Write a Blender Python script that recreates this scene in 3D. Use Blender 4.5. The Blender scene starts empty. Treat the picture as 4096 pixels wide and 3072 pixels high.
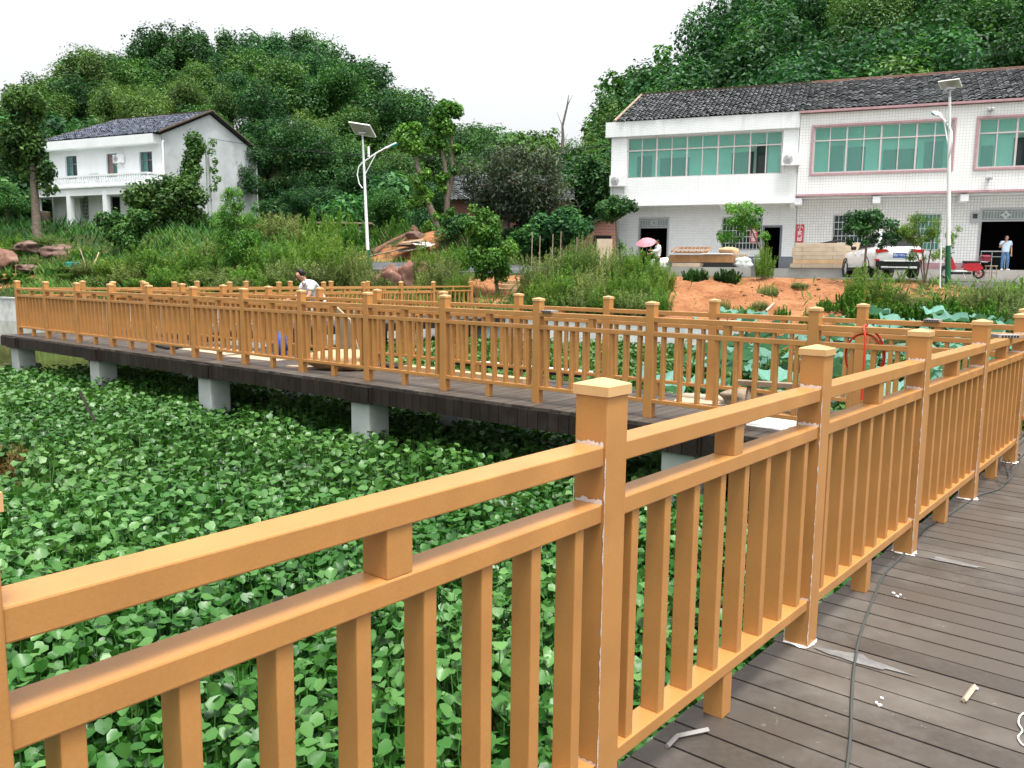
import bpy, bmesh, math, random
import numpy as np
from mathutils import Vector, Matrix
R = math.radians
SC = bpy.context.scene
COL = SC.collection
rnd = random.Random(7)

# ---------------------------------------------------------------- camera model
FPX, PITCH, ROLL, HC = 3330.4, 0.13089, -0.01135, 1.5
def _axes():
    f = Vector((0, math.cos(PITCH), -math.sin(PITCH)))
    u0 = Vector((0, math.sin(PITCH), math.cos(PITCH)))
    r0 = Vector((1, 0, 0))
    c, s = math.cos(ROLL), math.sin(ROLL)
    return r0 * c - u0 * s, r0 * s + u0 * c, f
AX_R, AX_U, AX_F = _axes()
KD = 4096 / 2212
def ray(xd, yd):
    x = (xd * KD - 2048) / FPX
    y = -(yd * KD - 1536) / FPX
    return AX_R * x + AX_U * y + AX_F
def at(xd, yd, Y):
    """world point seen at a measured photo position, at the distance Y it stands"""
    d = ray(xd, yd)
    return Vector((0, 0, HC)) + d * (Y / d.y)
def at_z(xd, yd, z):
    d = ray(xd, yd)
    return Vector((0, 0, HC)) + d * ((z - HC) / d.z)
def mpp(Y):            # metres per measured unit at distance Y
    return KD * Y / FPX

cam = bpy.data.cameras.new("camera")
cam.lens = 36 * FPX / 4096
cam.clip_end = 2000
camo = bpy.data.objects.new("camera", cam)
COL.objects.link(camo)
mw = Matrix.Identity(4)
for i in range(3):
    mw[i][0], mw[i][1], mw[i][2] = AX_R[i], AX_U[i], -AX_F[i]
mw[2][3] = HC
camo.matrix_world = mw
SC.camera = camo

# ---------------------------------------------------------------- objects
def tag(o, label=None, cat=None, group=None, kind=None):
    if label: o['label'] = label
    if cat: o['category'] = cat
    if group: o['group'] = group
    if kind: o['kind'] = kind
    return o
def empty(name, loc=(0, 0, 0), rz=0.0, label=None, cat=None, group=None):
    o = bpy.data.objects.new(name, None)
    COL.objects.link(o)
    o.location = loc
    o.rotation_euler = (0, 0, rz)
    o.empty_display_size = .1
    return tag(o, label, cat, group)
def link(name, me, mat=None, parent=None, loc=None, rot=None):
    o = bpy.data.objects.new(name, me)
    COL.objects.link(o)
    if mat is not None and len(me.materials) == 0:
        me.materials.append(mat)
    if parent is not None: o.parent = parent
    if loc is not None: o.location = loc
    if rot is not None: o.rotation_euler = rot
    return o
def copy_tree(o, parent=None):
    c = o.copy()
    COL.objects.link(c)
    if parent is not None: c.parent = parent
    for ch in list(o.children): copy_tree(ch, c)
    return c

def np_mesh(name, v, f, mat, tint=None, smooth=False):
    v = np.asarray(v, np.float32); f = np.asarray(f, np.int32)
    me = bpy.data.meshes.new(name)
    n, k = f.shape
    me.vertices.add(len(v)); me.vertices.foreach_set('co', v.ravel())
    me.loops.add(n * k); me.loops.foreach_set('vertex_index', f.ravel())
    me.polygons.add(n)
    me.polygons.foreach_set('loop_start', np.arange(0, n * k, k, dtype=np.int32))
    try: me.polygons.foreach_set('loop_total', np.full(n, k, np.int32))
    except Exception: pass
    me.update(calc_edges=True)
    me.validate()
    if smooth: me.polygons.foreach_set('use_smooth', np.ones(n, bool))
    if tint is not None:
        a = me.attributes.new('tint', 'FLOAT', 'FACE')
        a.data.foreach_set('value', np.asarray(tint, np.float32))
    if mat is not None: me.materials.append(mat)
    return me

class MB:
    def __init__(s): s.v = []; s.f = []; s.t = []; s.sm = []
    def add(s, vs, fs, tint=.5, smooth=False, M=None):
        b = len(s.v)
        for p in vs:
            p = Vector(p)
            s.v.append(tuple(M @ p if M else p))
        for q in fs:
            s.f.append(tuple(b + i for i in q)); s.t.append(tint); s.sm.append(smooth)
        return s
    def box(s, c, d, rz=0, M=None, tint=.5, bev=0, tilt=None):
        hx, hy, hz = d[0] / 2, d[1] / 2, d[2] / 2
        T = Matrix.Translation(c) @ Matrix.Rotation(rz, 4, 'Z')
        if tilt: T = T @ tilt
        if M: T = M @ T
        if bev <= 0:
            vs = [(x, y, z) for z in (-hz, hz) for y in (-hy, hy) for x in (-hx, hx)]
            fs = [(0, 2, 3, 1), (4, 5, 7, 6), (0, 1, 5, 4), (2, 6, 7, 3), (0, 4, 6, 2), (1, 3, 7, 5)]
            return s.add(vs, fs, tint, M=T)
        b = min(bev, hx * .9, hy * .9, hz * .9)
        bm = bmesh.new()
        bmesh.ops.create_cube(bm, size=1)
        for vv in bm.verts: vv.co = Vector((vv.co.x * d[0], vv.co.y * d[1], vv.co.z * d[2]))
        bmesh.ops.bevel(bm, geom=bm.edges[:], offset=b, segments=2, affect='EDGES', profile=.5)
        return s.bm(bm, T, tint)
    def bm(s, bm, T=None, tint=.5, smooth=False):
        bm.verts.index_update()
        s.add([v.co for v in bm.verts], [[v.index for v in f.verts] for f in bm.faces], tint, smooth, T)
        bm.free()
        return s
    def tube(s, pts, rad, n=8, tint=.5, cap=True, smooth=True, M=None):
        pts = [Vector(p) for p in pts]
        if not hasattr(rad, '__len__'): rad = [rad] * len(pts)
        vs = []; fs = []
        up = Vector((0, 0, 1))
        prev = None
        for i, p in enumerate(pts):
            t = (pts[min(i + 1, len(pts) - 1)] - pts[max(i - 1, 0)])
            if t.length < 1e-9: t = Vector((0, 0, 1))
            t.normalize()
            if prev is None:
                a = t.cross(up if abs(t.z) < .9 else Vector((1, 0, 0))).normalized()
            else:
                a = (prev - t * prev.dot(t))
                a = a.normalized() if a.length > 1e-6 else t.orthogonal().normalized()
            prev = a
            b = t.cross(a)
            for k in range(n):
                an = 2 * math.pi * k / n
                vs.append(p + (a * math.cos(an) + b * math.sin(an)) * rad[i])
        for i in range(len(pts) - 1):
            for k in range(n):
                k2 = (k + 1) % n
                fs.append((i * n + k, i * n + k2, (i + 1) * n + k2, (i + 1) * n + k))
        s.add(vs, fs, tint, smooth, M)
        if cap:
            s.add(vs[:n], [tuple(range(n))[::-1]], tint, False, M)
            s.add(vs[-n:], [tuple(range(n))], tint, False, M)
        return s
    def prism(s, poly, z0, z1, tint=.5, M=None):
        n = len(poly)
        vs = [(x, y, z0) for x, y in poly] + [(x, y, z1) for x, y in poly]
        fs = [tuple(range(n))[::-1], tuple(range(n, 2 * n))]
        fs += [(i, (i + 1) % n, n + (i + 1) % n, n + i) for i in range(n)]
        return s.add(vs, fs, tint, M=M)
    def lathe(s, prof, n=16, M=None, tint=.5, smooth=True, ax=Vector((0, 0, 0))):
        vs = []; fs = []
        for r, z in prof:
            for k in range(n):
                a = 2 * math.pi * k / n
                vs.append((r * math.cos(a), r * math.sin(a), z))
        m = len(prof)
        for i in range(m - 1):
            for k in range(n):
                k2 = (k + 1) % n
                fs.append((i * n + k, i * n + k2, (i + 1) * n + k2, (i + 1) * n + k))
        return s.add(vs, fs, tint, smooth, M)
    def quad(s, a, b, c, d, tint=.5): return s.add([a, b, c, d], [(0, 1, 2, 3)], tint)
    def mesh(s, name, mat=None):
        me = bpy.data.meshes.new(name)
        me.from_pydata(s.v, [], s.f)
        me.update()
        me.polygons.foreach_set('use_smooth', np.array(s.sm, bool))
        a = me.attributes.new('tint', 'FLOAT', 'FACE')
        a.data.foreach_set('value', np.array(s.t, np.float32))
        if mat is not None: me.materials.append(mat)
        return me
    def build(s, name, mat, parent=None, loc=None, rot=None):
        return link(name, s.mesh(name, mat), None, parent, loc, rot)

# ---------------------------------------------------------------- materials
def nodes(name):
    m = bpy.data.materials.new(name)
    m.use_nodes = True
    nt = m.node_tree
    nt.nodes.clear()
    out = nt.nodes.new('ShaderNodeOutputMaterial')
    return m, nt, out
def N(nt, t, **kw):
    n = nt.nodes.new(t)
    for k, v in kw.items():
        if k.startswith('i_'):
            key = k[2:]
            n.inputs[int(key) if key.isdigit() else key.replace('_', ' ')].default_value = v
        else: setattr(n, k, v)
    return n
def L(nt, a, b): nt.links.new(a, b)
def rgba(c): return (c[0], c[1], c[2], 1)
def mixc(nt, fac, a, b, blend='MIX'):
    n = nt.nodes.new('ShaderNodeMix'); n.data_type = 'RGBA'; n.blend_type = blend
    if isinstance(fac, (int, float)): n.inputs[0].default_value = fac
    else: L(nt, fac, n.inputs[0])
    for i, c in ((6, a), (7, b)):
        if isinstance(c, (tuple, list)): n.inputs[i].default_value = rgba(c)
        else: L(nt, c, n.inputs[i])
    return n.outputs[2]
def noise(nt, co, scale, detail=4, rough=.55, dist=0):
    n = N(nt, 'ShaderNodeTexNoise')
    n.inputs['Scale'].default_value = scale; n.inputs['Detail'].default_value = detail
    n.inputs['Roughness'].default_value = rough; n.inputs['Distortion'].default_value = dist
    if co is not None: L(nt, co, n.inputs['Vector'])
    return n.outputs['Fac']
def ramp(nt, fac, a, b, c0=0, c1=1):
    n = N(nt, 'ShaderNodeMapRange', clamp=True)
    n.inputs[1].default_value = a; n.inputs[2].default_value = b
    n.inputs[3].default_value = c0; n.inputs[4].default_value = c1
    L(nt, fac, n.inputs[0])
    return n.outputs[0]
def bumpn(nt, h, s=.3, d=.01):
    n = N(nt, 'ShaderNodeBump'); n.inputs['Strength'].default_value = s; n.inputs['Distance'].default_value = d
    L(nt, h, n.inputs['Height'])
    return n.outputs[0]
def mat(name, col, rough=.6, var=.12, scale=6, spec=.3, metal=0, bump=0, fine=60, tintvar=0, dirt=None, dirt_scale=1.5, dirt_lo=.52, dirt_hi=.75, world=False, coat=0):
    m, nt, out = nodes(name)
    co = N(nt, 'ShaderNodeNewGeometry').outputs['Position'] if world else N(nt, 'ShaderNodeTexCoord').outputs['Object']
    f = noise(nt, co, scale)
    lo = tuple(max(0, c * (1 - var)) for c in col); hi = tuple(min(1, c * (1 + var)) for c in col)
    c = mixc(nt, ramp(nt, f, .3, .7), lo, hi)
    f2 = noise(nt, co, fine, 3)
    c = mixc(nt, ramp(nt, f2, .35, .7, 0, var * 1.2), c, tuple(x * .55 for x in col))
    if tintvar:
        a = N(nt, 'ShaderNodeAttribute', attribute_name='tint').outputs['Fac']
        c = mixc(nt, ramp(nt, a, 0, 1, 0, 1), mixc(nt, 1.0, c, (1 - tintvar,) * 3, 'MULTIPLY'), mixc(nt, 1.0, c, (1 + tintvar,) * 3, 'MULTIPLY'))
    if dirt:
        d = noise(nt, co, dirt_scale, 6, .65)
        c = mixc(nt, ramp(nt, d, dirt_lo, dirt_hi), c, dirt)
    b = N(nt, 'ShaderNodeBsdfPrincipled')
    L(nt, c, b.inputs['Base Color'])
    b.inputs['Roughness'].default_value = rough
    b.inputs['Specular IOR Level'].default_value = spec
    b.inputs['Metallic'].default_value = metal
    if coat: b.inputs['Coat Weight'].default_value = coat
    if bump: L(nt, bumpn(nt, f2, bump), b.inputs['Normal'])
    L(nt, b.outputs[0], out.inputs[0])
    return m
def foliage(name, c0, c1, c2, trans=.3, rough=.5, spec=.25, objvar=.18):
    m, nt, out = nodes(name)
    a = N(nt, 'ShaderNodeAttribute', attribute_name='tint').outputs['Fac']
    cr = N(nt, 'ShaderNodeValToRGB')
    e = cr.color_ramp.elements
    e[0].position = .15; e[0].color = rgba(c0); e[1].position = .9; e[1].color = rgba(c2)
    k = e.new(.5); k.color = rgba(c1)
    L(nt, a, cr.inputs[0])
    oi = N(nt, 'ShaderNodeObjectInfo').outputs['Random']
    hs = N(nt, 'ShaderNodeHueSaturation')
    L(nt, ramp(nt, oi, 0, 1, 1 - objvar, 1 + objvar), hs.inputs['Value'])
    mt = N(nt, 'ShaderNodeMath', operation='MULTIPLY'); mt.inputs[1].default_value = 7.31
    L(nt, oi, mt.inputs[0])
    fr = N(nt, 'ShaderNodeMath', operation='FRACT'); L(nt, mt.outputs[0], fr.inputs[0])
    L(nt, ramp(nt, fr.outputs[0], 0, 1, .485, .515), hs.inputs['Hue'])
    L(nt, cr.outputs[0], hs.inputs['Color'])
    b = N(nt, 'ShaderNodeBsdfPrincipled')
    L(nt, hs.outputs[0], b.inputs['Base Color'])
    b.inputs['Roughness'].default_value = rough; b.inputs['Specular IOR Level'].default_value = spec
    t = N(nt, 'ShaderNodeBsdfTranslucent')
    L(nt, mixc(nt, 1.0, hs.outputs[0], (1.25, 1.3, .7), 'MULTIPLY'), t.inputs[0])
    mx = N(nt, 'ShaderNodeMixShader'); mx.inputs[0].default_value = trans
    L(nt, b.outputs[0], mx.inputs[1]); L(nt, t.outputs[0], mx.inputs[2])
    L(nt, mx.outputs[0], out.inputs[0])
    return m
def tiles(name, col, grout, w, h, offset=.5, mortar=.012, rough=.35, dirt=None, var=.04, gvis=1.0):
    """wall tiles laid out on the wall itself (object x / z)"""
    m, nt, out = nodes(name)
    tc = N(nt, 'ShaderNodeTexCoord').outputs['Object']
    sp = N(nt, 'ShaderNodeSeparateXYZ'); L(nt, tc, sp.inputs[0])
    cb = N(nt, 'ShaderNodeCombineXYZ'); 
    ad = N(nt, 'ShaderNodeMath', operation='ADD'); L(nt, sp.outputs[0], ad.inputs[0]); L(nt, sp.outputs[1], ad.inputs[1])
    L(nt, ad.outputs[0], cb.inputs[0]); L(nt, sp.outputs[2], cb.inputs[1])
    br = N(nt, 'ShaderNodeTexBrick', offset=offset)
    br.inputs['Scale'].default_value = 1; br.inputs['Mortar Size'].default_value = mortar
    br.inputs['Mortar Smooth'].default_value = .2; br.inputs['Bias'].default_value = 0
    br.inputs['Brick Width'].default_value = w; br.inputs['Row Height'].default_value = h
    br.inputs['Color1'].default_value = rgba(tuple(c * (1 - var) for c in col)); br.inputs['Color2'].default_value = rgba(tuple(min(1, c * (1 + var)) for c in col))
    br.inputs['Mortar'].default_value = rgba(grout)
    L(nt, cb.outputs[0], br.inputs['Vector'])
    c = br.outputs[0]
    n1 = noise(nt, tc, .5, 5, .6)
    c = mixc(nt, ramp(nt, n1, .35, .7, 0, .8 * (1 - gvis)), c, col)
    n2 = noise(nt, tc, .9, 7, .65)
    c = mixc(nt, ramp(nt, n2, .5, .8, 0, .35), c, dirt or tuple(x * .8 for x in col))
    mp = N(nt, 'ShaderNodeMapping'); mp.inputs['Scale'].default_value = (2.2, 2.2, .16); L(nt, tc, mp.inputs[0])
    c = mixc(nt, ramp(nt, noise(nt, mp.outputs[0], 1.6, 6, .7), .52, .78, 0, .38), c, tuple(x * .62 for x in col))
    b = N(nt, 'ShaderNodeBsdfPrincipled'); L(nt, c, b.inputs['Base Color'])
    b.inputs['Roughness'].default_value = rough; b.inputs['Specular IOR Level'].default_value = .35
    L(nt, b.outputs[0], out.inputs[0])
    return m

MT = {}
MT['paint'] = mat('ochre_paint', (.430, .205, .061), .34, .13, 3, .5, fine=140, bump=.05, dirt=(.32, .145, .046), dirt_scale=2.3, dirt_lo=.5, dirt_hi=.85)
MT['cap'] = mat('sky_pale_cap_paint', (.60, .36, .16), .24, .08, 6, .5, fine=90)  # paler than the posts: sky brightness on the caps put into the colour
MT['putty'] = mat('white_putty', (.78, .74, .72), .9, .15, 40, .1, fine=200, bump=.4)
MT['concrete'] = mat('pier_concrete', (.42, .45, .44), .85, .14, 3, .2, dirt=(.26, .28, .24), dirt_scale=2.2, bump=.15)
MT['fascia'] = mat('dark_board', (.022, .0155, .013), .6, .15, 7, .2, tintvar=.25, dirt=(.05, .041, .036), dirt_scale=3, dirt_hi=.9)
MT['black'] = mat('black_plastic', (.015, .015, .016), .5, .2, 9)
MT['white'] = mat('white_paint', (.80, .82, .82), .45, .04, 3, .35)
MT['steel'] = mat('grey_steel', (.45, .46, .47), .4, .1, 8, .5, metal=.6)
MT['red'] = mat('red_plastic', (.36, .014, .022), .3, .1, 5, .5, coat=.3)
MT['skin'] = mat('skin', (.45, .25, .16), .55, .06, 20)
MT['hair'] = mat('black_hair', (.012, .010, .010), .5, .2, 40)
MT['bark'] = mat('bark', (.16, .13, .10), .9, .35, 9, .1, bump=.5, fine=25, dirt=(.26, .24, .2), dirt_scale=5)
MT['darkbark'] = mat('dark_bark', (.075, .058, .043), .9, .35, 9, .1, bump=.5, fine=25)
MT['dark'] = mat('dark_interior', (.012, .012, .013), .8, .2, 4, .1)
MT['brick'] = tiles('red_brick', (.25, .080, .052), (.30, .25, .21), .24, .075, .5, .012, .9, (.22, .10, .07), .25)
MT['roof'] = mat('grey_roof_tile', (.085, .09, .095), .85, .3, 3, .2, tintvar=.75, fine=30, dirt=(.05, .055, .05), dirt_scale=.6)
MT['roofblue'] = mat('bluegrey_roof_tile', (.10, .115, .15), .85, .3, 3, .2, tintvar=.6, fine=30, dirt=(.055, .06, .07), dirt_scale=.6)
MT['glass_dark'] = mat('dark_glass', (.03, .05, .05), .12, .1, 2, .5)
MT['rock'] = mat('red_rock', (.20, .105, .078), .9, .3, 2, .15, bump=.6, fine=14, dirt=(.27, .19, .145), dirt_scale=2)
MT['wood'] = mat('weathered_wood', (.28, .22, .16), .8, .3, 5, .15, fine=30)
MT['tan'] = mat('tan_board', (.50, .33, .19), .6, .14, 4, .25, tintvar=.25)
MT['greenpaint'] = mat('green_paint', (.012, .115, .05), .4, .08, 4, .4)
def plain(name, col, rough=.5, **k):
    return mat(name, col, rough, .06, 5, **k)
# ================================================================ boardwalks
TH = -.68
QU = Vector((math.cos(TH), math.sin(TH), 0))           # along the middle boardwalk, towards the corner
QN = Vector((math.sin(.68), math.cos(.68), 0))         # away from the camera
QC = 7.77
W1 = 1.55
PU = Vector((math.cos(.8717), math.sin(.8717), 0))     # along the near boardwalk
PD = Vector((PU.y, -PU.x, 0))                          # towards its deck
VU = Vector((math.cos(.891), math.sin(.891), 0))       # along the far boardwalk
VD = Vector((VU.y, -VU.x, 0))
VO = Vector((-9.13, 19.11, 0)).dot(VD)

def strip_mat():
    m, nt, out = nodes('deck_board')
    co = N(nt, 'ShaderNodeNewGeometry').outputs['Position']
    a = N(nt, 'ShaderNodeAttribute', attribute_name='tint').outputs['Fac']
    c = mixc(nt, a, (.048, .039, .032), (.080, .066, .054))
    f = noise(nt, co, 40, 4)
    c = mixc(nt, ramp(nt, f, .35, .75, 0, .5), c, (.085, .071, .060))
    d = noise(nt, co, 1.1, 7, .68)
    c = mixc(nt, ramp(nt, d, .50, .78, 0, .55), c, (.21, .19, .165))
    d2 = noise(nt, co, 5.5, 6, .7, .6)
    c = mixc(nt, ramp(nt, d2, .66, .74, 0, .45), c, (.46, .42, .39))
    d3 = noise(nt, co, 26, 3, .6)
    c = mixc(nt, ramp(nt, d3, .72, .76, 0, .55), c, (.6, .57, .54))
    b = N(nt, 'ShaderNodeBsdfPrincipled'); L(nt, c, b.inputs['Base Color'])
    L(nt, ramp(nt, d, .4, .7, .42, .7), b.inputs['Roughness']); b.inputs['Specular IOR Level'].default_value = .4
    L(nt, bumpn(nt, f, .15, .003), b.inputs['Normal'])
    L(nt, b.outputs[0], out.inputs[0])
    return m
MT['deck'] = strip_mat()

def boards(origin, du, dn, length, width, pitch=.14, gap=.010, thick=.035, z=0.0, cut=None, r=rnd):
    """planks lying across du, stacked along du; origin at one corner"""
    mb = MB()
    n = int(length / pitch)
    for i in range(n):
        a = origin + du * (i * pitch + pitch / 2) + dn * (width / 2)
        M = Matrix.Translation((a.x, a.y, z - thick / 2 + r.uniform(-.0012, .0012))) @ Matrix.Rotation(math.atan2(dn.y, dn.x), 4, 'Z')
        mb.box((r.uniform(-.008, .008), 0, 0), (width, pitch - gap, thick), M=M, tint=r.random())
    return mb

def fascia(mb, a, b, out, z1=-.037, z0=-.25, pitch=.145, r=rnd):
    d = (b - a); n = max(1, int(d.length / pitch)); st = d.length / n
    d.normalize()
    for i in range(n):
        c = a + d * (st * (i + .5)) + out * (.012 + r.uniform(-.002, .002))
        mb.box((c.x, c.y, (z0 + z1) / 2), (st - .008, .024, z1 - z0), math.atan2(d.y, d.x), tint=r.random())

def pier(name, parent, p, half, rz, top, bot):
    mb = MB(); mb.box((0, 0, (top + bot) / 2), (half * 2, half * 2, top - bot), bev=.012)
    return mb.build(name, MT['concrete'], parent, (p.x, p.y, 0), (0, 0, rz))

WATER = -1.10
def deckset(name, label, origin, du, dn, length, width, sides, piers, cat='boardwalk', holes=True, drop=(-.25)):
    e = empty(name, (0, 0, 0), 0, label, cat)
    boards(origin, du, dn, length, width).build('deck_planks', MT['deck'], e)
    for (a, b, o) in sides:
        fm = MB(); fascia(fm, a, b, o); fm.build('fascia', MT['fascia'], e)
    mb = MB()
    for (a, b, o) in sides:
        d = (b - a); ln = d.length; d = d.normalized(); c = (a + b) / 2 - o * .03
        mb.box((c.x, c.y, -.135), (ln - .02, .05, .19), math.atan2(d.y, d.x))
    c = origin + du * (length / 2) + dn * (width / 2)
    for k in (-.25, .25):
        cc = c + dn * (width * k)
        mb.box((cc.x, cc.y, -.135), (length - .4, .08, .19), math.atan2(du.y, du.x))
    mb.build('joist', MT['black'], e)
    for (p, hf) in piers:
        pier('pier', e, p, hf, math.atan2(du.y, du.x), -.24, WATER - .6)
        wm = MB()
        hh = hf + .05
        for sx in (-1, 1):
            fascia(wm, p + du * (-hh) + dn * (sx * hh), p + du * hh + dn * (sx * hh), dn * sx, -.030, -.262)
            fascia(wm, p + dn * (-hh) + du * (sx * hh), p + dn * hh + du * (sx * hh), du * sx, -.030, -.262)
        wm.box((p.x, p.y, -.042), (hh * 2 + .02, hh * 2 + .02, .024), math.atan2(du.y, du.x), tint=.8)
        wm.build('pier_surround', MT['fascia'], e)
    return e

def qp(off, t): return QN * off + QU * t
q0 = Vector((-11.35, 19.17, 0)); tq0 = q0.dot(QU)
tqE = Vector((4.15, 6.75, 0)).dot(QU)
# middle boardwalk: from the far left corner to the corner beside the camera
o1 = qp(QC - .30, tq0 - .28)
LEN1 = tqE - tq0 + 2.2
prs = []
for px, y in ((1446, 11.34), (826, 13.81), (384, 16.3), (66, 18.73), (2713, 8.3)):
    x = {1446: -2.07, 826: -5.11, 384: -8.19, 66: -11.2, 2713: 1.7}[px]
    p = Vector((x, y, 0)); t = p.dot(QU) + .02
    prs.append((qp(QC - .12, t), .185))
    prs.append((qp(QC + W1 - .02, t + .1), .185))
deckset('boardwalk', 'long middle boardwalk on concrete piers crossing the hyacinth pond from left to right',
        o1, QU, QN, LEN1, W1 + .6,
        [(qp(QC - .30, tq0 - .28), qp(QC - .30, tqE + 1.9), -QN), (qp(QC + W1 + .30, tq0 + 2.0), qp(QC + W1 + .30, tqE + 1.9), QN),
         (qp(QC + W1 + .3, tq0 - .28), qp(QC - .3, tq0 - .28), -QU)], prs)
# hollow plank ends along the near edge of the middle boardwalk
hm = MB()
t = tq0 + 4
while t < tqE + .4:
    for k in range(6):
        c = qp(QC - .3015, t + .02 + k * .021)
        hm.box((c.x, c.y, -.018), (.012, .004, .013), TH)
    t += .14
he = hm.build('plank_end_holes', MT['black'], bpy.data.objects['boardwalk'])
# near boardwalk
PE = PD.dot(Vector((.24, 2.07, 0)))                   # post corner line
o2 = PU * -3.2 + PD * (PE - .13)
tP5 = Vector((4.15, 6.7, 0)).dot(PU)
prs2 = [(PU * t + PD * (PE + .2), .185) for t in (-2.5, 1.0, 4.4)] + [(PU * t + PD * (PE + 1.9), .185) for t in (-2.5, 1.0, 4.4)]
deckset('boardwalk', 'near boardwalk of grey brown planks with a black cable lying along it',
        o2, PU, PD, tP5 - .35 + 3.2, 2.35,
        [(PU * -3.2 + PD * (PE - .13), PU * (tP5 - .4) + PD * (PE - .13), -PD)], prs2)
# far boardwalk
v0 = Vector((-9.13, 19.11, 0)); tv0 = v0.dot(VU); tvE = Vector((-1.3, 30.6, 0)).dot(VU)
prs3 = []
for k in range(4):
    t = tv0 + 2.2 + k * 3.6
    prs3 += [(VU * t + VD * (VO - .1), .17), (VU * t + VD * (VO - W1 + .1), .17)]
deckset('boardwalk', 'farthest boardwalk leading away to the bank beyond the two middle railings',
        VU * (tv0 + .7) + VD * (VO - W1 - .25), VU, VD, tvE - tv0 - .6, W1 + .5,
        [(VU * (tv0 + .7) + VD * (VO + .25), VU * tvE + VD * (VO + .25), VD),
         (VU * (tv0 + .7) + VD * (VO - W1 - .25), VU * tvE + VD * (VO - W1 - .25), -VD)], prs3)

# ---------------------------------------------------------------- railings
PW = .098
def post_mesh():
    mb = MB(); mb.box((0, 0, .6), (PW, PW, 1.2), bev=.003)
    return mb.mesh('post', MT['paint'])
def cap_mesh():
    bm = bmesh.new()
    h = .055
    prof = [(h, 1.197), (h, 1.222), (h - .004, 1.225), (.006, 1.238)]
    rings = []
    for r_, z in prof:
        rings.append([bm.verts.new((sx * r_, sy * r_, z)) for sx, sy in ((-1, -1), (1, -1), (1, 1), (-1, 1))])
    for a, b in zip(rings, rings[1:]):
        for i in range(4): bm.faces.new((a[i], a[(i + 1) % 4], b[(i + 1) % 4], b[i]))
    bm.faces.new(rings[0][::-1]); bm.faces.new(rings[-1])
    mb = MB(); mb.bm(bm); return mb.mesh('cap', MT['cap'])
POSTM, CAPM = post_mesh(), cap_mesh()
_railc = {}
def rail_mesh(kind, ln):
    k = (kind, round(ln, 2))
    if k not in _railc:
        d = {'top_rail': (.084, .052), 'middle_rail': (.080, .050), 'bottom_rail': (.078, .042)}[kind]
        mb = MB(); mb.box((0, 0, -d[1] / 2), (k[1], d[0], d[1]), bev=.004)
        _railc[k] = mb.mesh(kind, MT['paint'])
    return _railc[k]
def blk(name, d):
    mb = MB(); mb.box((0, 0, d[2] / 2), d, bev=.003); return mb.mesh(name, MT['paint'])
BALM = blk('baluster', (.036, .062, .870 - .199)); SPACM = blk('spacer_block', (.066, .074, 1.017 - .917)); FOOTM = blk('foot_block', (.066, .072, .160))
def seam_mesh(r, w, h):
    """ragged run of dried putty, lying in local x (width w) and z"""
    mb = MB(); n = 14; vs = []
    for i in range(n + 1):
        x = -w / 2 + w * i / n
        hh = h * r.uniform(.35, 1.2)
        vs += [(x, 0, -.002), (x, r.uniform(-.0025, -.001), hh)]
    fs = [(2 * i, 2 * i + 2, 2 * i + 3, 2 * i + 1) for i in range(n)]
    mb.add(vs, fs)
    return mb
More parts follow.
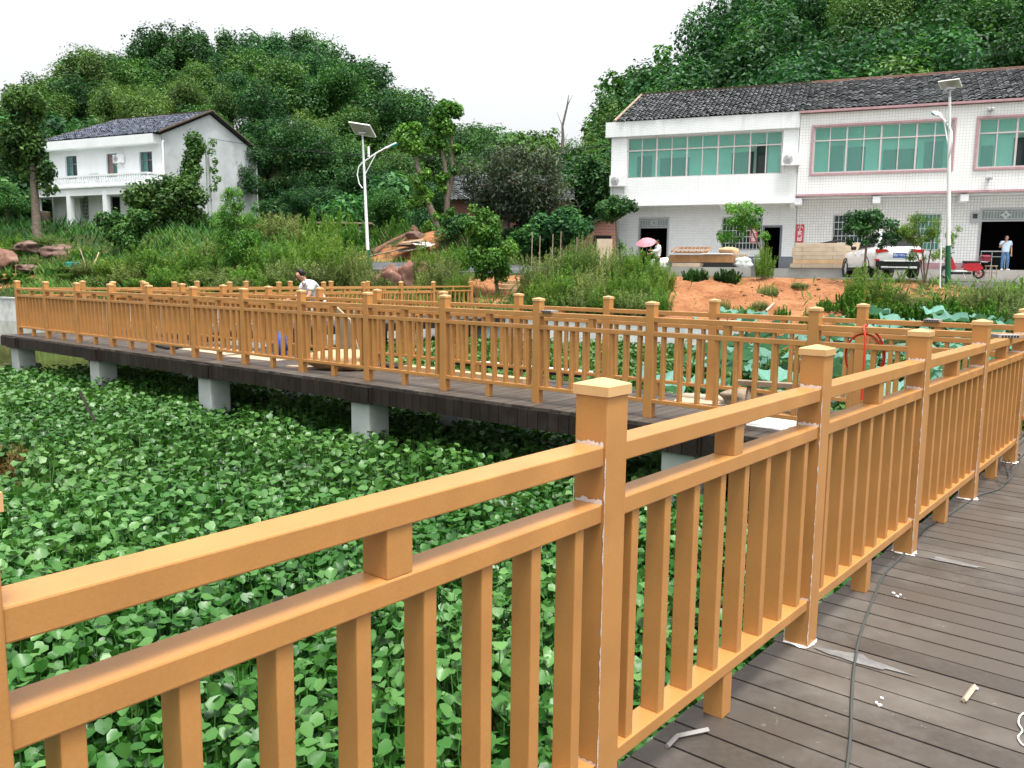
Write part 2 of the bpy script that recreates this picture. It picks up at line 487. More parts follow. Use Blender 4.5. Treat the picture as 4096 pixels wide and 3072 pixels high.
def railing(posts, label, mid=8, group=None, putty=False, maxbal=100, skip=False):
    """posts: ground points in order; one railing thing with its posts, rails, blocks and balusters as parts"""
    e = empty('railing', posts[0], 0, label, 'railing', group)
    base = posts[0]
    ang0 = None
    nb = 0; rest = MB()
    for i, p in enumerate(posts):
        if i < len(posts) - 1: d = posts[i + 1] - p
        ang = math.atan2(d.y, d.x)
        l = p - base
        po = None if (skip and i == 0) else link('post', POSTM, None, e, (l.x, l.y, 0), (0, 0, ang))
        if po: link('cap', CAPM, None, po)
        if putty:
            for (z, h) in ((1.0695, .012), (.9185, .012), (.2005, .008)):
                for sx in (-1,):
                    seam_mesh(rnd, .084, h).build('putty_seam', MT['putty'], po, (sx * (PW / 2 + .0015), 0, z), (0, 0, R(-90)))
            for sx, sy in ((-1, -1), (-1, 1)):
                mb = MB(); vs = []; n = 60
                for k in range(n + 1):
                    z = .01 + 1.03 * k / n
                    ww = rnd.choice((.0008, .0015, .003, .0045)) * rnd.uniform(.6, 1.3)
                    vs += [(sx * (PW / 2 + .0012), sy * (PW / 2 + .0012), z), (sx * (PW / 2 + .0012), sy * (PW / 2 + .0012 - ww), z)]
                mb.add(vs, [(2 * k, 2 * k + 1, 2 * k + 3, 2 * k + 2) for k in range(n)])
                mb.build('putty_seam', MT['putty'], po)
            mb = MB(); vs = []; n = 28
            for k in range(n):
                a = 6.2832 * k / n; c_ = max(abs(math.cos(a)), abs(math.sin(a)))
                r1 = (PW / 2 - .004) / c_; r2 = (PW / 2 + rnd.uniform(.002, .022)) / c_
                vs += [(math.cos(a) * r1, math.sin(a) * r1, .006), (math.cos(a) * r2, math.sin(a) * r2, .0025)]
            mb.add(vs, [(2 * k, 2 * k + 1, (2 * k + 3) % (2 * n), (2 * k + 2) % (2 * n)) for k in range(n)])
            mb.build('putty_seam', MT['putty'], po)
        if i == len(posts) - 1: break
        ln = d.length - PW
        mid_ = l + d / 2
        for kind, z in (('top_rail', 1.069), ('middle_rail', .9175), ('bottom_rail', .200)):
            link(kind, rail_mesh(kind, ln), None, e, (mid_.x, mid_.y, z), (0, 0, ang))
        link('spacer_block', SPACM, None, e, (mid_.x, mid_.y, .917), (0, 0, ang))
        link('foot_block', FOOTM, None, e, (mid_.x, mid_.y, 0), (0, 0, ang))
        for k in range(mid):
            q = l + d * ((k + .5 + .25) / (mid + .5))
            if nb < maxbal:
                link('baluster', BALM, None, e, (q.x, q.y, .199), (0, 0, ang)); nb += 1
            else:
                rest.box((q.x, q.y, .199 + .335), (.036, .062, .671), ang)
    if rest.v:
        o = rest.build('baluster', MT['paint'], e); o['kind'] = 'stuff'
    return e
V3 = lambda *a: Vector((a[0], a[1], 0))
# near railing; measured on the deck-side corner of each post, moved to its centre
Pc = [Vector((1.2189, 3.2316, 0)) + PU * (1.52 * (i - 2)) - PD * .05 + PU * .05 for i in range(-1, 6)]
Pc[1] += PU * .045
NEAR = railing(Pc, 'near ochre railing with white putty seams running from lower left to the right edge', putty=True)
Qc = [V3(*a) for a in [(2.80, 7.72), (1.47, 8.81), (.3, 9.75), (-.87, 10.7), (-2.02, 11.63), (-3.18, 12.57), (-4.35, 13.51), (-5.53, 14.47), (-6.71, 15.42), (-7.87, 16.36), (-9.0, 17.27), (-10.17, 18.22), (-11.35, 19.17)]]
Qc = [Pc[-1] - QU * .0] + Qc
railing(Qc, 'pond-side ochre railing of the middle boardwalk, standing above the row of concrete piers', skip=True)
# far railing of the middle boardwalk: same line shifted, post positions from the photo columns
def on_line(xs, off, du, dn, z=1.21):
    out = []
    for px in xs:
        d = ray(px / KD, 1150 / KD)
        a, b = d.x, d.y                               # ground direction
        # dn . (s*(a,b)) = off
        # iterate: the column leans slightly with height
        yy = 1150 / KD
        for _ in range(4):
            d = ray(px / KD, yy)
            s = off / (dn.x * d.x + dn.y * d.y)
            g = Vector((d.x * s, d.y * s, 0))
            v = Vector((g.x, g.y, z - HC))
            yy = (1536 - FPX * v.dot(AX_U) / v.dot(AX_F)) / KD
        out.append(g)
    return out
Rc = on_line([3453.5, 2860, 2434, 2075, 1773, 1509, 1277, 1074, 892, 728, 582, 451], QC + W1, QU, QN)
Rc = [Rc[0] + QU * 3.0, Rc[0] + QU * 1.5] + Rc
railing(Rc, 'lotus-side ochre railing along the far edge of the middle boardwalk')
Vc = on_line([451, 698, 918, 1115, 1294, 1454, 1604, 1733], VO, VU, VD)
railing(Vc, 'right-hand ochre railing of the farthest boardwalk, ending short of the bank', maxbal=100)
Uc = [Qc[-1].copy()] + on_line([330, 571, 788, 984, 1161, 1324, 1471, 1604, 1733, 1885], VO - W1 + .03, VU, VD)
railing(Uc, 'left-hand ochre railing of the farthest boardwalk, running all the way to the bank', skip=True)
# ================================================================ terrain
def sstep(a, b, x): 
    t = np.clip((x - a) / (b - a), 0, 1); return t * t * (3 - 2 * t)
EDX = [-200, -60, -26, -12, -3, 3, 10, 20, 45, 200]
EDY = [70, 52, 42.5, 34.5, 30.8, 28.8, 26.8, 25.0, 22, 15]
LT = ([-50, -.4, .3, 1, 3, 7, 10, 16, 22, 80], [-1.9, -1.8, .15, .4, 1.0, 2.0, 3.4, 4.55, 4.9, 6])
CT = ([-50, -.4, .3, 1, 3, 5.2, 6.5, 8, 14, 25, 80], [-1.9, -1.8, .1, .3, .75, 1.2, 1.42, 1.48, 1.55, 2.0, 3])
_ang = math.atan2(-.378, .926)
HX = Vector((.926, -.378, 0)).normalized(); HY = Vector((.378, .926, 0)).normalized(); HO = Vector((22.7, 38, 0))
def vnoise(x, y, s=1.0, seed=0):
    x = x / s; y = y / s
    xi = np.floor(x).astype(int); yi = np.floor(y).astype(int)
    fx = x - xi; fy = y - yi; fx = fx * fx * (3 - 2 * fx); fy = fy * fy * (3 - 2 * fy)
    def h(i, j):
        n = (i * 374761393 + j * 668265263 + seed * 974711) & 0x7fffffff
        n = ((n ^ (n >> 13)) * 1274126177) & 0x7fffffff
        return ((n ^ (n >> 16)) & 0xffff) / 65535.0
    return (h(xi, yi) * (1 - fx) + h(xi + 1, yi) * fx) * (1 - fy) + (h(xi, yi + 1) * (1 - fx) + h(xi + 1, yi + 1) * fx) * fy
def soil_mask(x, y):
    t = y - np.interp(x, EDX, EDY)
    e = lambda cx, cy, rx, ry: np.exp(-((x - cx) / rx) ** 2 - ((y - cy) / ry) ** 2)
    s = 1.15 * e(6.6, 31.5, 2.6, 5) + 1.1 * e(9.2, 30.6, 2.6, 4.6) + .9 * e(12, 31, 2.2, 3)
    s = s + 1.1 * e(-.7, 34.2, 1.8, 2.2) + 1.0 * e(-5.5, 36, 2.2, 2.2) + .75 * e(-6, 43.3, 3.5, 1.2)
    s = s + .9 * e(-27, 45.2, 2.0, 1.6) + .3 * e(-25.5, 50, 5, 2) + .5 * e(16, 30.5, 2.5, 2)
    return s
def ground(x, y, rough=True):
    x = np.asarray(x, float); y = np.asarray(y, float)
    t = y - np.interp(x, EDX, EDY)
    w = sstep(-20, -9, x)
    h = np.interp(t, *LT) * (1 - w) + np.interp(t, *CT) * w
    v = (x - 22.7) * HY.x + (y - 38) * HY.y
    h = h + 10.5 * np.exp(-((x + 33) / 26) ** 2) * sstep(64, 92, y) * (1 - .8 * sstep(104, 150, y))
    h = h + 1.55 * sstep(41.0, 43.6, y + .15 * x) * np.exp(-((x + 3.5) / 6) ** 2) * (1 - sstep(52, 60, y))
    h = h + .5 * sstep(37, 43.5, y) * np.exp(-((x + 3.5) / 5.5) ** 2)
    h = h + 15 * np.exp(-((x - 38) / 23) ** 2) * sstep(9.5, 24, v) * (1 - .8 * sstep(45, 90, v))
    if rough:
        k = sstep(.1, 1.5, t) * (1 - sstep(-9, -7.5, v) * (1 - sstep(8.5, 10, v)) * sstep(2, 4, x))
        h = h + k * np.clip(soil_mask(x, y), 0, 1) * (vnoise(x * 1.0 + .3 * y, y * .22, .55, 7) - .5) * .32
        h = h + k * ((vnoise(x, y, 1.7, 1) - .5) * .28 + (vnoise(x, y, .6, 2) - .5) * .14)
    return h
def gz(x, y): return float(ground(np.array([x]), np.array([y]))[0])

def terrain_mat():
    m, nt, out = nodes('ground_soil')
    co = N(nt, 'ShaderNodeNewGeometry').outputs['Position']
    msk = N(nt, 'ShaderNodeAttribute', attribute_name='soil').outputs['Fac']
    n1 = noise(nt, co, .9, 6, .65); n2 = noise(nt, co, 5, 5, .6); n3 = noise(nt, co, .35, 4)
    org = mixc(nt, ramp(nt, n1, .3, .7), (.24, .095, .038), (.45, .215, .105))
    org = mixc(nt, ramp(nt, n2, .48, .72, 0, .75), org, (.15, .065, .035))
    grn = mixc(nt, ramp(nt, n1, .35, .7), (.022, .042, .012), (.060, .078, .026))
    grn = mixc(nt, ramp(nt, n2, .55, .75, 0, .7), grn, (.13, .085, .045))
    a = N(nt, 'ShaderNodeMath', operation='ADD'); L(nt, msk, a.inputs[0]); L(nt, ramp(nt, n1, .3, .7, -.35, .35), a.inputs[1])
    c = mixc(nt, ramp(nt, a.outputs[0], .4, .6), grn, org)
    b = N(nt, 'ShaderNodeBsdfPrincipled'); L(nt, c, b.inputs['Base Color']); b.inputs['Roughness'].default_value = .95
    b.inputs['Specular IOR Level'].default_value = .1
    L(nt, bumpn(nt, noise(nt, co, 7, 8, .7), 1.0, .12), b.inputs['Normal'])
    L(nt, b.outputs[0], out.inputs[0])
    return m
def grid(name, xs, ys, mat):
    X, Y = np.meshgrid(xs, ys)
    Z = ground(X, Y)
    v = np.c_[X.ravel(), Y.ravel(), Z.ravel()]
    nx, ny = len(xs), len(ys)
    i = (np.arange(ny - 1)[:, None] * nx + np.arange(nx - 1)[None]).ravel()
    f = np.c_[i, i + 1, i + nx + 1, i + nx]
    me = np_mesh(name, v, f, mat, smooth=True)
    a = me.attributes.new('soil', 'FLOAT', 'POINT'); a.data.foreach_set('value', soil_mask(X, Y).ravel().astype(np.float32))
    return link(name, me)
xs = np.unique(np.r_[np.linspace(-600, -60, 30), np.arange(-60, -32, 1.0), np.arange(-32, 28, .3), np.arange(28, 70, 1.0), np.linspace(70, 600, 30)])
ys = np.unique(np.r_[np.linspace(-200, 0, 12), np.arange(0, 20, 2.0), np.arange(20, 48, .3), np.arange(48, 70, .8), np.arange(70, 130, 2.0), np.linspace(130, 900, 25)])
tag(grid('ground', xs, ys, terrain_mat()), kind='structure')

def water_mat():
    m, nt, out = nodes('pond_water')
    co = N(nt, 'ShaderNodeNewGeometry').outputs['Position']
    n1 = noise(nt, co, .5, 4)
    c = mixc(nt, ramp(nt, n1, .35, .65), (.035, .040, .016), (.075, .072, .024))
    b = N(nt, 'ShaderNodeBsdfPrincipled'); L(nt, c, b.inputs['Base Color']); b.inputs['Roughness'].default_value = .06
    b.inputs['Specular IOR Level'].default_value = .5
    L(nt, bumpn(nt, noise(nt, co, 3, 3), .06, .02), b.inputs['Normal'])
    L(nt, b.outputs[0], out.inputs[0])
    return m
mb = MB(); mb.quad((-120, -60, WATER), (90, -60, WATER), (90, 80, WATER), (-120, 80, WATER))
tag(mb.build('water', water_mat()), kind='structure')

# pale embankment wall round the far side of the pond
MT['bankwall'] = mat('whitish_render', (.60, .62, .62), .8, .1, 2, .2, dirt=(.33, .34, .31), dirt_scale=1.6, dirt_lo=.5, dirt_hi=.8)
mb = MB(); cp = MB()
pts = [(-60, 52), (-26, 42.5), (-12, 34.5), (-3, 30.8), (3, 28.8), (7.5, 27.4)]
for a, b in zip(pts, pts[1:]):
    a = Vector((*a, 0)); b = Vector((*b, 0)); d = b - a; c = (a + b) / 2 + Vector((0, -.12, 0))
    mb.box((c.x, c.y, -.75), (d.length + .05, .25, 1.5), math.atan2(d.y, d.x))
    cp.box((c.x, c.y, .04), (d.length + .08, .36, .08), math.atan2(d.y, d.x))
wl = tag(mb.build('embankment_wall', MT['bankwall']), 'long low whitish concrete embankment wall edging the far side of the pond', 'wall')
cp.build('coping', MT['concrete'], wl)

# ---------------------------------------------------------------- road, yard, apron
def hw(x, y, z=0): 
    p = HO + HX * x + HY * y; return Vector((p.x, p.y, z))
def sheet(name, poly, z, m, thick=.3):
    mb = MB(); n = len(poly)
    vs = [(p[0], p[1], z if not callable(z) else z(p[0], p[1])) for p in poly]
    mb.add(vs + [(a, b, c - thick) for a, b, c in vs], [tuple(range(n))] + [(i, n + i, n + (i + 1) % n, (i + 1) % n) for i in range(n)])
    return mb.build(name, m)
MT['asphalt'] = mat('asphalt', (.062, .066, .072), .85, .2, 1.2, .3, fine=40, bump=.2, dirt=(.14, .14, .14), dirt_scale=.8)
MT['yard'] = mat('yard_concrete', (.33, .32, .30), .9, .12, 1.5, .15, fine=30, dirt=(.20, .185, .16), dirt_scale=.7, bump=.2)
MT['gravel'] = mat('gravel', (.26, .26, .25), .95, .35, 12, .1, fine=45, bump=.8)
rz = lambda x, y: 1.60 + (y - 37.3) * .092
road = [(-9.3, 38.4), (-3.2, 37.2), (1.5, 36.6), (6.5, 36.2), (6.5, 40.0), (2, 40.6), (-3, 41.6), (-9.3, 42.6)]
tag(sheet('road', road, rz, MT['asphalt'], 1.1), kind='structure')
yard = [hw(-20.5, -7.2), hw(8, -7.2), hw(8, 1.5), hw(-20.5, 1.5)]
tag(sheet('yard_pavement', [(p.x, p.y) for p in yard], 1.53, MT['yard'], .25), kind='structure')
g = [hw(-14, -8.4), hw(8, -8.4), hw(8, -7.21), hw(-14, -7.21)]
tag(sheet('gravel_verge', [(p.x, p.y) for p in g], 1.40, MT['gravel'], .5), kind='structure')
mb = MB(); mb.box((-7.4, -.7, 1.72), (24, 3.2, .42))
mb.box((-15.3, -1.2, 1.74), (8.0, 4.2, .416))
tag(mb.build('apron_pavement', MT['yard'], None, HO, (0, 0, _ang)), kind='structure')

# ================================================================ right-hand buildings
WT = tiles('white_brick_tile', (.80, .83, .83), (.56, .59, .60), .22, .08, .5, .009, .3, (.62, .66, .66), .03, .35)
WT2 = tiles('white_brick_tile_lower', (.75, .78, .79), (.52, .55, .57), .22, .085, .5, .009, .35, (.52, .56, .57), .05, .8)
MZ = tiles('white_square_mosaic', (.80, .82, .81), (.50, .49, .47), .13, .13, 0, .010, .3, (.66, .66, .64), .03, .4)
MZ2 = tiles('white_square_mosaic_lower', (.80, .82, .82), (.50, .50, .49), .13, .13, 0, .012, .35, (.58, .6, .59), .05, .9)
MT['pink'] = mat('pink_tile', (.43, .265, .285), .5, .14, 6, .3, fine=50)
MT['greybase'] = mat('blue_grey_plinth', (.17, .19, .22), .7, .15, 4, .2)
MT['frame'] = mat('alloy_frame', (.55, .48, .48), .4, .08, 8, .5)
MT['galv'] = mat('galvanised_bar', (.62, .66, .66), .4, .08, 8, .5, metal=.3)
MT['inner'] = mat('inner_wall', (.80, .84, .80), .8, .06, 2)
MT['render'] = mat('grey_render', (.50, .53, .54), .85, .12, .7, .15, fine=18, dirt=(.33, .36, .37), dirt_scale=.8, dirt_lo=.5, dirt_hi=.8)
MT['wash'] = mat('whitewash', (.78, .81, .82), .7, .05, .8, .2, fine=20, dirt=(.62, .66, .68), dirt_scale=.9, dirt_lo=.55, dirt_hi=.9)
def tealglass():
    m, nt, out = nodes('teal_glass')
    co = N(nt, 'ShaderNodeTexCoord').outputs['Object']
    c = mixc(nt, noise(nt, co, .8, 3), (.24, .60, .51), (.32, .68, .60))
    b = N(nt, 'ShaderNodeBsdfPrincipled'); L(nt, c, b.inputs['Base Color']); b.inputs['Roughness'].default_value = .12
    t = N(nt, 'ShaderNodeBsdfTransparent'); t.inputs[0].default_value = (.55, .95, .86, 1)
    mx = N(nt, 'ShaderNodeMixShader'); mx.inputs[0].default_value = .30
    L(nt, t.outputs[0], mx.inputs[1]); L(nt, b.outputs[0], mx.inputs[2]); L(nt, mx.outputs[0], out.inputs[0])
    return m
MT['teal'] = tealglass()

def wall_with_holes(x0, x1, z0, z1, y, th, holes):
    """vertical slab in the local x/z plane with rectangular openings [(xa,xb,za,zb)]"""
    mb = MB()
    xs = sorted({x0, x1} | {h[0] for h in holes} | {h[1] for h in holes})
    zs = sorted({z0, z1} | {h[2] for h in holes} | {h[3] for h in holes})
    for xa, xb in zip(xs, xs[1:]):
        # merge vertical runs
        run = None
        for za, zb in list(zip(zs, zs[1:])) + [(None, None)]:
            solid = za is not None and not any(h[0] - 1e-6 <= xa and xb <= h[1] + 1e-6 and h[2] - 1e-6 <= za and zb <= h[3] + 1e-6 for h in holes)
            if solid: run = (run[0], zb) if run else (za, zb)
            elif run:
                mb.box(((xa + xb) / 2, y + th / 2, (run[0] + run[1]) / 2), (xb - xa, th, run[1] - run[0])); run = None
    return mb
def window_band(parent, x0, x1, z0, z1, zt, y, nx, trim=None, open_pane=None, name='window', inner=1.6, doors=()):
    """a long sliding window: frame, panes, and the enclosed balcony behind it"""
    fr = MB(); s = .03
    fr.box(((x0 + x1) / 2, y, z0 + s), (x1 - x0, .07, .06)); fr.box(((x0 + x1) / 2, y, z1 - s), (x1 - x0, .07, .06))
    fr.box(((x0 + x1) / 2, y, zt), (x1 - x0 - .1, .066, .06))
    w = (x1 - x0) / nx
    for i in range(nx + 1):
        xx = x0 + w * i
        wd = .08 if i % 2 == 0 else .05
        xx = min(max(xx, x0 + wd / 2), x1 - wd / 2)
        for za, zb in ((z0 + .06, zt - .03), (zt + .03, z1 - .06)):
            fr.box((xx, y, (za + zb) / 2), (wd, .062, zb - za))
    f = fr.build(name, MT['frame'], parent)
    pm = MB()
    for i in range(nx):
        for za, zb in ((z0 + .06, zt - .03), (zt + .03, z1 - .06)):
            if open_pane is not None and i == open_pane and za < zt - .5: continue
            pm.quad((x0 + w * i + .03, y + .006 * (i % 2), za), (x0 + w * (i + 1) - .03, y + .006 * (i % 2), za), (x0 + w * (i + 1) - .03, y + .006 * (i % 2), zb), (x0 + w * i + .03, y + .006 * (i % 2), zb))
    pm.build('pane', MT['teal'], f)
    if trim:
        tm = MB(); k = .09
        tm.box(((x0 + x1) / 2, y - .10, z1 + k / 2), (x1 - x0 + 2 * k, .06, k)); tm.box(((x0 + x1) / 2, y - .10, z0 - k / 2), (x1 - x0 + 2 * k, .06, k))
        for xx in (x0 - k / 2, x1 + k / 2): tm.box((xx, y - .10, (z0 + z1) / 2), (k, .06, z1 - z0))
        tm.build('window_trim', MT['pink'], parent)
    # balcony interior
    im = MB()
    yb = y + inner
    im.box(((x0 + x1) / 2, yb + .1, (z0 + z1) / 2), (x1 - x0 + .6, .15, z1 - z0 + 1.6))
    im.box(((x0 + x1) / 2, y + inner / 2 + .1, z0 - .72), (x1 - x0 + .6, inner, .1))
    im.box(((x0 + x1) / 2, y + inner / 2 + .1, z1 + .5), (x1 - x0 + .6, inner, .1))
    for xx in (x0 - .3, x1 + .3): im.box((xx, y + inner / 2 + .1, (z0 + z1) / 2), (.1, inner, z1 - z0 + 1.2))
    im.build('inner_wall', MT['inner'], parent)
    for (a, b, za, zb) in doors:
        dm = MB(); dm.box(((a + b) / 2, yb - .02, (za + zb) / 2), (b - a, .06, zb - za))
        dm.build('inner_door', MT['glass_dark'], parent)
def tile_roof(x0, x1, ye, ze, yr, zr, m, seed=0, row=.24, course=.26, ragged=.0, x0r=None, x1r=None):
    """front slope of a barrel-tiled roof, eave (ye,ze) to ridge (yr,zr)"""
    r = np.random.default_rng(seed)
    nrow = int(round((x1 - x0) / row)); row = (x1 - x0) / nrow; ln = math.hypot(yr - ye, zr - ze); nc = int(ln / course)
    sub = 6
    px = np.arange(nrow * sub + 1) / sub                    # in rows
    hv = np.abs(np.sin(np.pi * px)) ** .8 * .075
    vs = []; fs = []; tint = []
    uy, uz = (yr - ye) / ln, (zr - ze) / ln
    ny_, nz_ = -uz, uy
    nx = len(px)
    jx = r.normal(0, .012, (nc, nrow)); jt = r.random((nc, nrow)); jl = r.normal(0, .012, (nc, nrow))
    mott = r.random(nrow)
    for c in range(nc):
        for e in (0, 1):
            s = (c + e * 1.0) * course + (-.05 if e == 0 else 0)
            lift = .045 * (1 - e) + .008
            xx = x0 + px * row
            if x0r is not None:
                f = min(1, max(0, s / ln)); xx = (x0 + (x0r - x0) * f) + (xx - x0) * ((x1 + ((x1r if x1r is not None else x1) - x1) * f) - (x0 + (x0r - x0) * f)) / (x1 - x0)
            row_i = np.minimum((px).astype(int), nrow - 1)
            hh = hv + lift + jl[c][row_i]
            ss = s + jx[c][row_i] * (1 if e == 0 else 0)
            vs.append(np.c_[xx, ye + uy * ss + ny_ * hh * 1.0, ze + uz * ss + nz_ * hh])
        base = c * 2 * nx
        i = np.arange(nx - 1)
        fs.append(np.c_[base + i, base + i + 1, base + nx + i + 1, base + nx + i])
        tint.append(np.clip(jt[c][np.minimum((px[:-1]).astype(int), nrow - 1)] ** 1.3 * .8 + .1 * np.sin(c * .9 + mott[np.minimum(px[:-1].astype(int), nrow - 1)] * 5), 0, 1))
    return np_mesh('roof', np.concatenate(vs), np.concatenate(fs), m, np.concatenate(tint))
def bars(parent, x0, x1, z0, z1, y, nv=10, nh=4):
    mb = MB()
    for i in range(nv + 1):
        xx = x0 + (x1 - x0) * i / nv
        mb.box((xx, y, (z0 + z1) / 2), (.022, .022, z1 - z0))
    for j in range(nh + 1):
        zz = z0 + (z1 - z0) * j / nh
        mb.box(((x0 + x1) / 2, y - .018, zz), (x1 - x0 + .04, .012, .03))
    return mb.build('window_grille', MT['galv'], parent)
def ac_unit(loc, rz, label):
    e = empty('air_conditioner', loc, rz, label, 'air conditioner', None)
    mb = MB(); mb.box((0, 0, .30), (.85, .30, .56), bev=.02); mb.build('casing', MT['white'], e)
    mb = MB()
    Mx = Matrix.Translation((-.12, -.152, .30)) @ Matrix.Rotation(R(90), 4, 'X')
    for rr in (.06, .11, .16, .21): 
        mb.lathe([(rr, 0), (rr + .012, 0), (rr + .012, .012), (rr, .012)], 20, Mx)
    for k in range(8):
        a = k * math.pi / 8
        mb.box((-.12, -.158, .30), (.42, .006, .008), tilt=Matrix.Rotation(a, 4, 'Y'))
    mb.build('fan_grille', MT['steel'], e)
    mb = MB()
    for sx in (-.3, .3):
        mb.box((sx, .08, -.01), (.04, .5, .04)); mb.box((sx, .27, -.2), (.04, .04, .36))
        mb.tube([(sx, -.12, -.02), (sx, .26, -.34)], .014, 6)
    mb.build('bracket', MT['steel'], e)
    return e

# ---- two-storey house with white brick tiles (left one of the pair)
e1 = empty('house', HO, _ang, 'long white brick-tiled house with a wide teal window band above a grey plinth', 'house')
GY = 1.0
holesU = [(-18.15, -10.35, 6.55, 8.62)]
wall_with_holes(-19.0, -9.62, 5.25, 8.7, 0, .24, holesU).build('upper_wall', WT, e1)
mb = MB(); mb.box((-14.46, .08, 9.08), (9.70, .40, .76)); mb.build('parapet', WT, e1)
mb = MB(); mb.box((-14.31, .06, 5.2), (9.40, .40, .14)); mb.build('upper_wall_band', MT['white'], e1)
holesG = [(-17.66, -16.0, 1.95, 4.62), (-13.25, -11.25, 2.88, 4.55), (-11.22, -10.25, 1.95, 4.12)]
wall_with_holes(-18.75, -9.62, 2.55, 5.2, GY, .24, [(a, b, max(c, 2.55), d) for a, b, c, d in holesG]).build('ground_wall', WT2, e1)
mb = MB()
for a, b in ((-18.78, -17.66), (-16.0, -11.22), (-10.25, -9.60)): mb.box(((a + b) / 2, GY + .105, 2.25), (b - a, .25, .60))
mb.build('plinth', MT['greybase'], e1)
mb = MB(); mb.box((-14.25, .62, 5.26), (9.2, .76, .1)); mb.build('soffit', MT['wash'], e1)
for xx in (-18.2, -13.2, -11.85, -9.8):
    mb = MB(); mb.prism([(0, 0), (0, .28), (-1.0, .28), (-1.0, .18)], -.11, .11, M=Matrix.Translation((xx, 1.0, 4.92)) @ Matrix.Rotation(R(90), 4, 'Z') @ Matrix.Rotation(R(90), 4, 'X'))
    mb.build('bracket', MT['wash'], e1)
mb = MB(); mb.box((-18.86, 4.5, 5.4), (.24, 7.0, 7.9)); mb.box((-14.3, 8.2, 5.4), (9.3, .24, 8)); mb.build('side_wall', MT['render'], e1)
window_band(e1, -18.15, -10.35, 6.55, 8.62, 7.97, .09, 10, None, 8, doors=[(-16.75, -15.2, 5.9, 7.75), (-18.0, -17.2, 6.1, 7.9), (-13.0, -11.9, 6.0, 7.9), (-11.75, -11.2, 6.0, 8.3)])
link('roof', tile_roof(-18.75, -9.45, -.10, 9.45, 4.2, 11.62, MT['roof'], 3, x0r=-18.45, x1r=-9.45), None, e1)
mb = MB(); mb.box((-14.0, 4.25, 11.66), (8.9, .30, .12)); mb.build('ridge', MT['darkbark'], e1)
mb = MB(); mb.add([(-18.85, .12, 9.4), (-18.5, 4.2, 11.56), (-18.5, 8.3, 9.4)], [(0, 1, 2)]); mb.add([(-18.8, 8.4, 9.4), (-9.4, 8.4, 9.4), (-9.4, 4.2, 11.58), (-18.5, 4.2, 11.58)], [(0, 1, 2, 3)])
mb.build('gable', MT['render'], e1)
mb = MB(); mb.tube([(-18.85, -.1, 9.5), (-18.5, 4.2, 11.64)], .09, 6); mb.build('verge', MT['wood'], e1)
# doors and lower windows of the first house
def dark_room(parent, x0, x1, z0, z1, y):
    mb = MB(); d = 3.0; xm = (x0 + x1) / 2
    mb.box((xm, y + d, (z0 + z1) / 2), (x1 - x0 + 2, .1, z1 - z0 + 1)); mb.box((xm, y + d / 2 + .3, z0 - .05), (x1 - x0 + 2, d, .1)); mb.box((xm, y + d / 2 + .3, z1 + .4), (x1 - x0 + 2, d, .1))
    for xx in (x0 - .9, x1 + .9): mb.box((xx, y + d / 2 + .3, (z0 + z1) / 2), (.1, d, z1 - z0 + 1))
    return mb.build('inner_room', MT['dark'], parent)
def door_frame(parent, x0, x1, z0, z1, y, transom=None, m='frame', name='door_frame'):
    mb = MB(); w = .10
    for xx in (x0 + w / 2, x1 - w / 2): mb.box((xx, y, (z0 + z1) / 2), (w, .16, z1 - z0))
    mb.box(((x0 + x1) / 2, y, z1 - w / 2), (x1 - x0 - 2 * w, .15, w))
    if transom: mb.box(((x0 + x1) / 2, y, transom), (x1 - x0 - 2 * w, .15, .08))
    return mb.build(name, MT[m], parent)
MT['transom'] = mat('transom_glass', (.22, .27, .27), .2, .15, 8, .5)
def transom_panel(parent, x0, x1, z0, z1, y, diamond):
    mb = MB(); mb.box(((x0 + x1) / 2, y, (z0 + z1) / 2), (x1 - x0, .04, z1 - z0)); p = mb.build('transom', MT['transom'], parent)
    mb = MB(); n = 16
    for i in range(1, n):
        xx = x0 + (x1 - x0) * i / n
        if abs(i - n / 2) > 1.6: mb.box((xx, y - .03, (z0 + z1) / 2), (.014, .02, (z1 - z0) * .8))
    for zz in (.12, .88): mb.box(((x0 + x1) / 2, y - .032, z0 + (z1 - z0) * zz), ((x1 - x0) * .94, .02, .02))
    if diamond:
        for s_ in (.16, .09): 
            T = Matrix.Rotation(R(45), 4, 'Y')
            for q in range(4):
                a = R(45 + 90 * q); mb.box(((x0 + x1) / 2 + math.cos(a) * s_ * .7, y - .036, (z0 + z1) / 2 + math.sin(a) * s_ * .7), (s_ * 2, .02, .035), tilt=Matrix.Rotation(-(a + R(90)), 4, 'Y'))
    else:
        Mx = Matrix.Translation(((x0 + x1) / 2, y - .03, (z0 + z1) / 2)) @ Matrix.Rotation(R(90), 4, 'X')
        for rr in (.07, .14): mb.lathe([(rr, 0), (rr + .03, 0), (rr + .03, .015), (rr, .015), (rr, 0)], 18, Mx)
    mb.build('transom_pattern', MT['galv'], p)
dark_room(e1, -17.5, -16.1, 1.96, 4.5, GY + .2); door_frame(e1, -17.66, -16.0, 1.95, 4.62, GY + .06, 4.08, 'steel')
transom_panel(e1, -17.56, -16.1, 4.12, 4.52, GY + .06, False)
dark_room(e1, -11.1, -10.35, 1.96, 4.0, GY + .2); door_frame(e1, -11.22, -10.25, 1.95, 4.12, GY + .06, None, 'greybase')
mb = MB(); mb.box((-12.25, GY + .22, 3.71), (2.0, .03, 1.66)); mb.build('window', MT['glass_dark'], e1)
bars(e1, -13.2, -11.3, 2.92, 4.5, GY - .03, 11, 5)
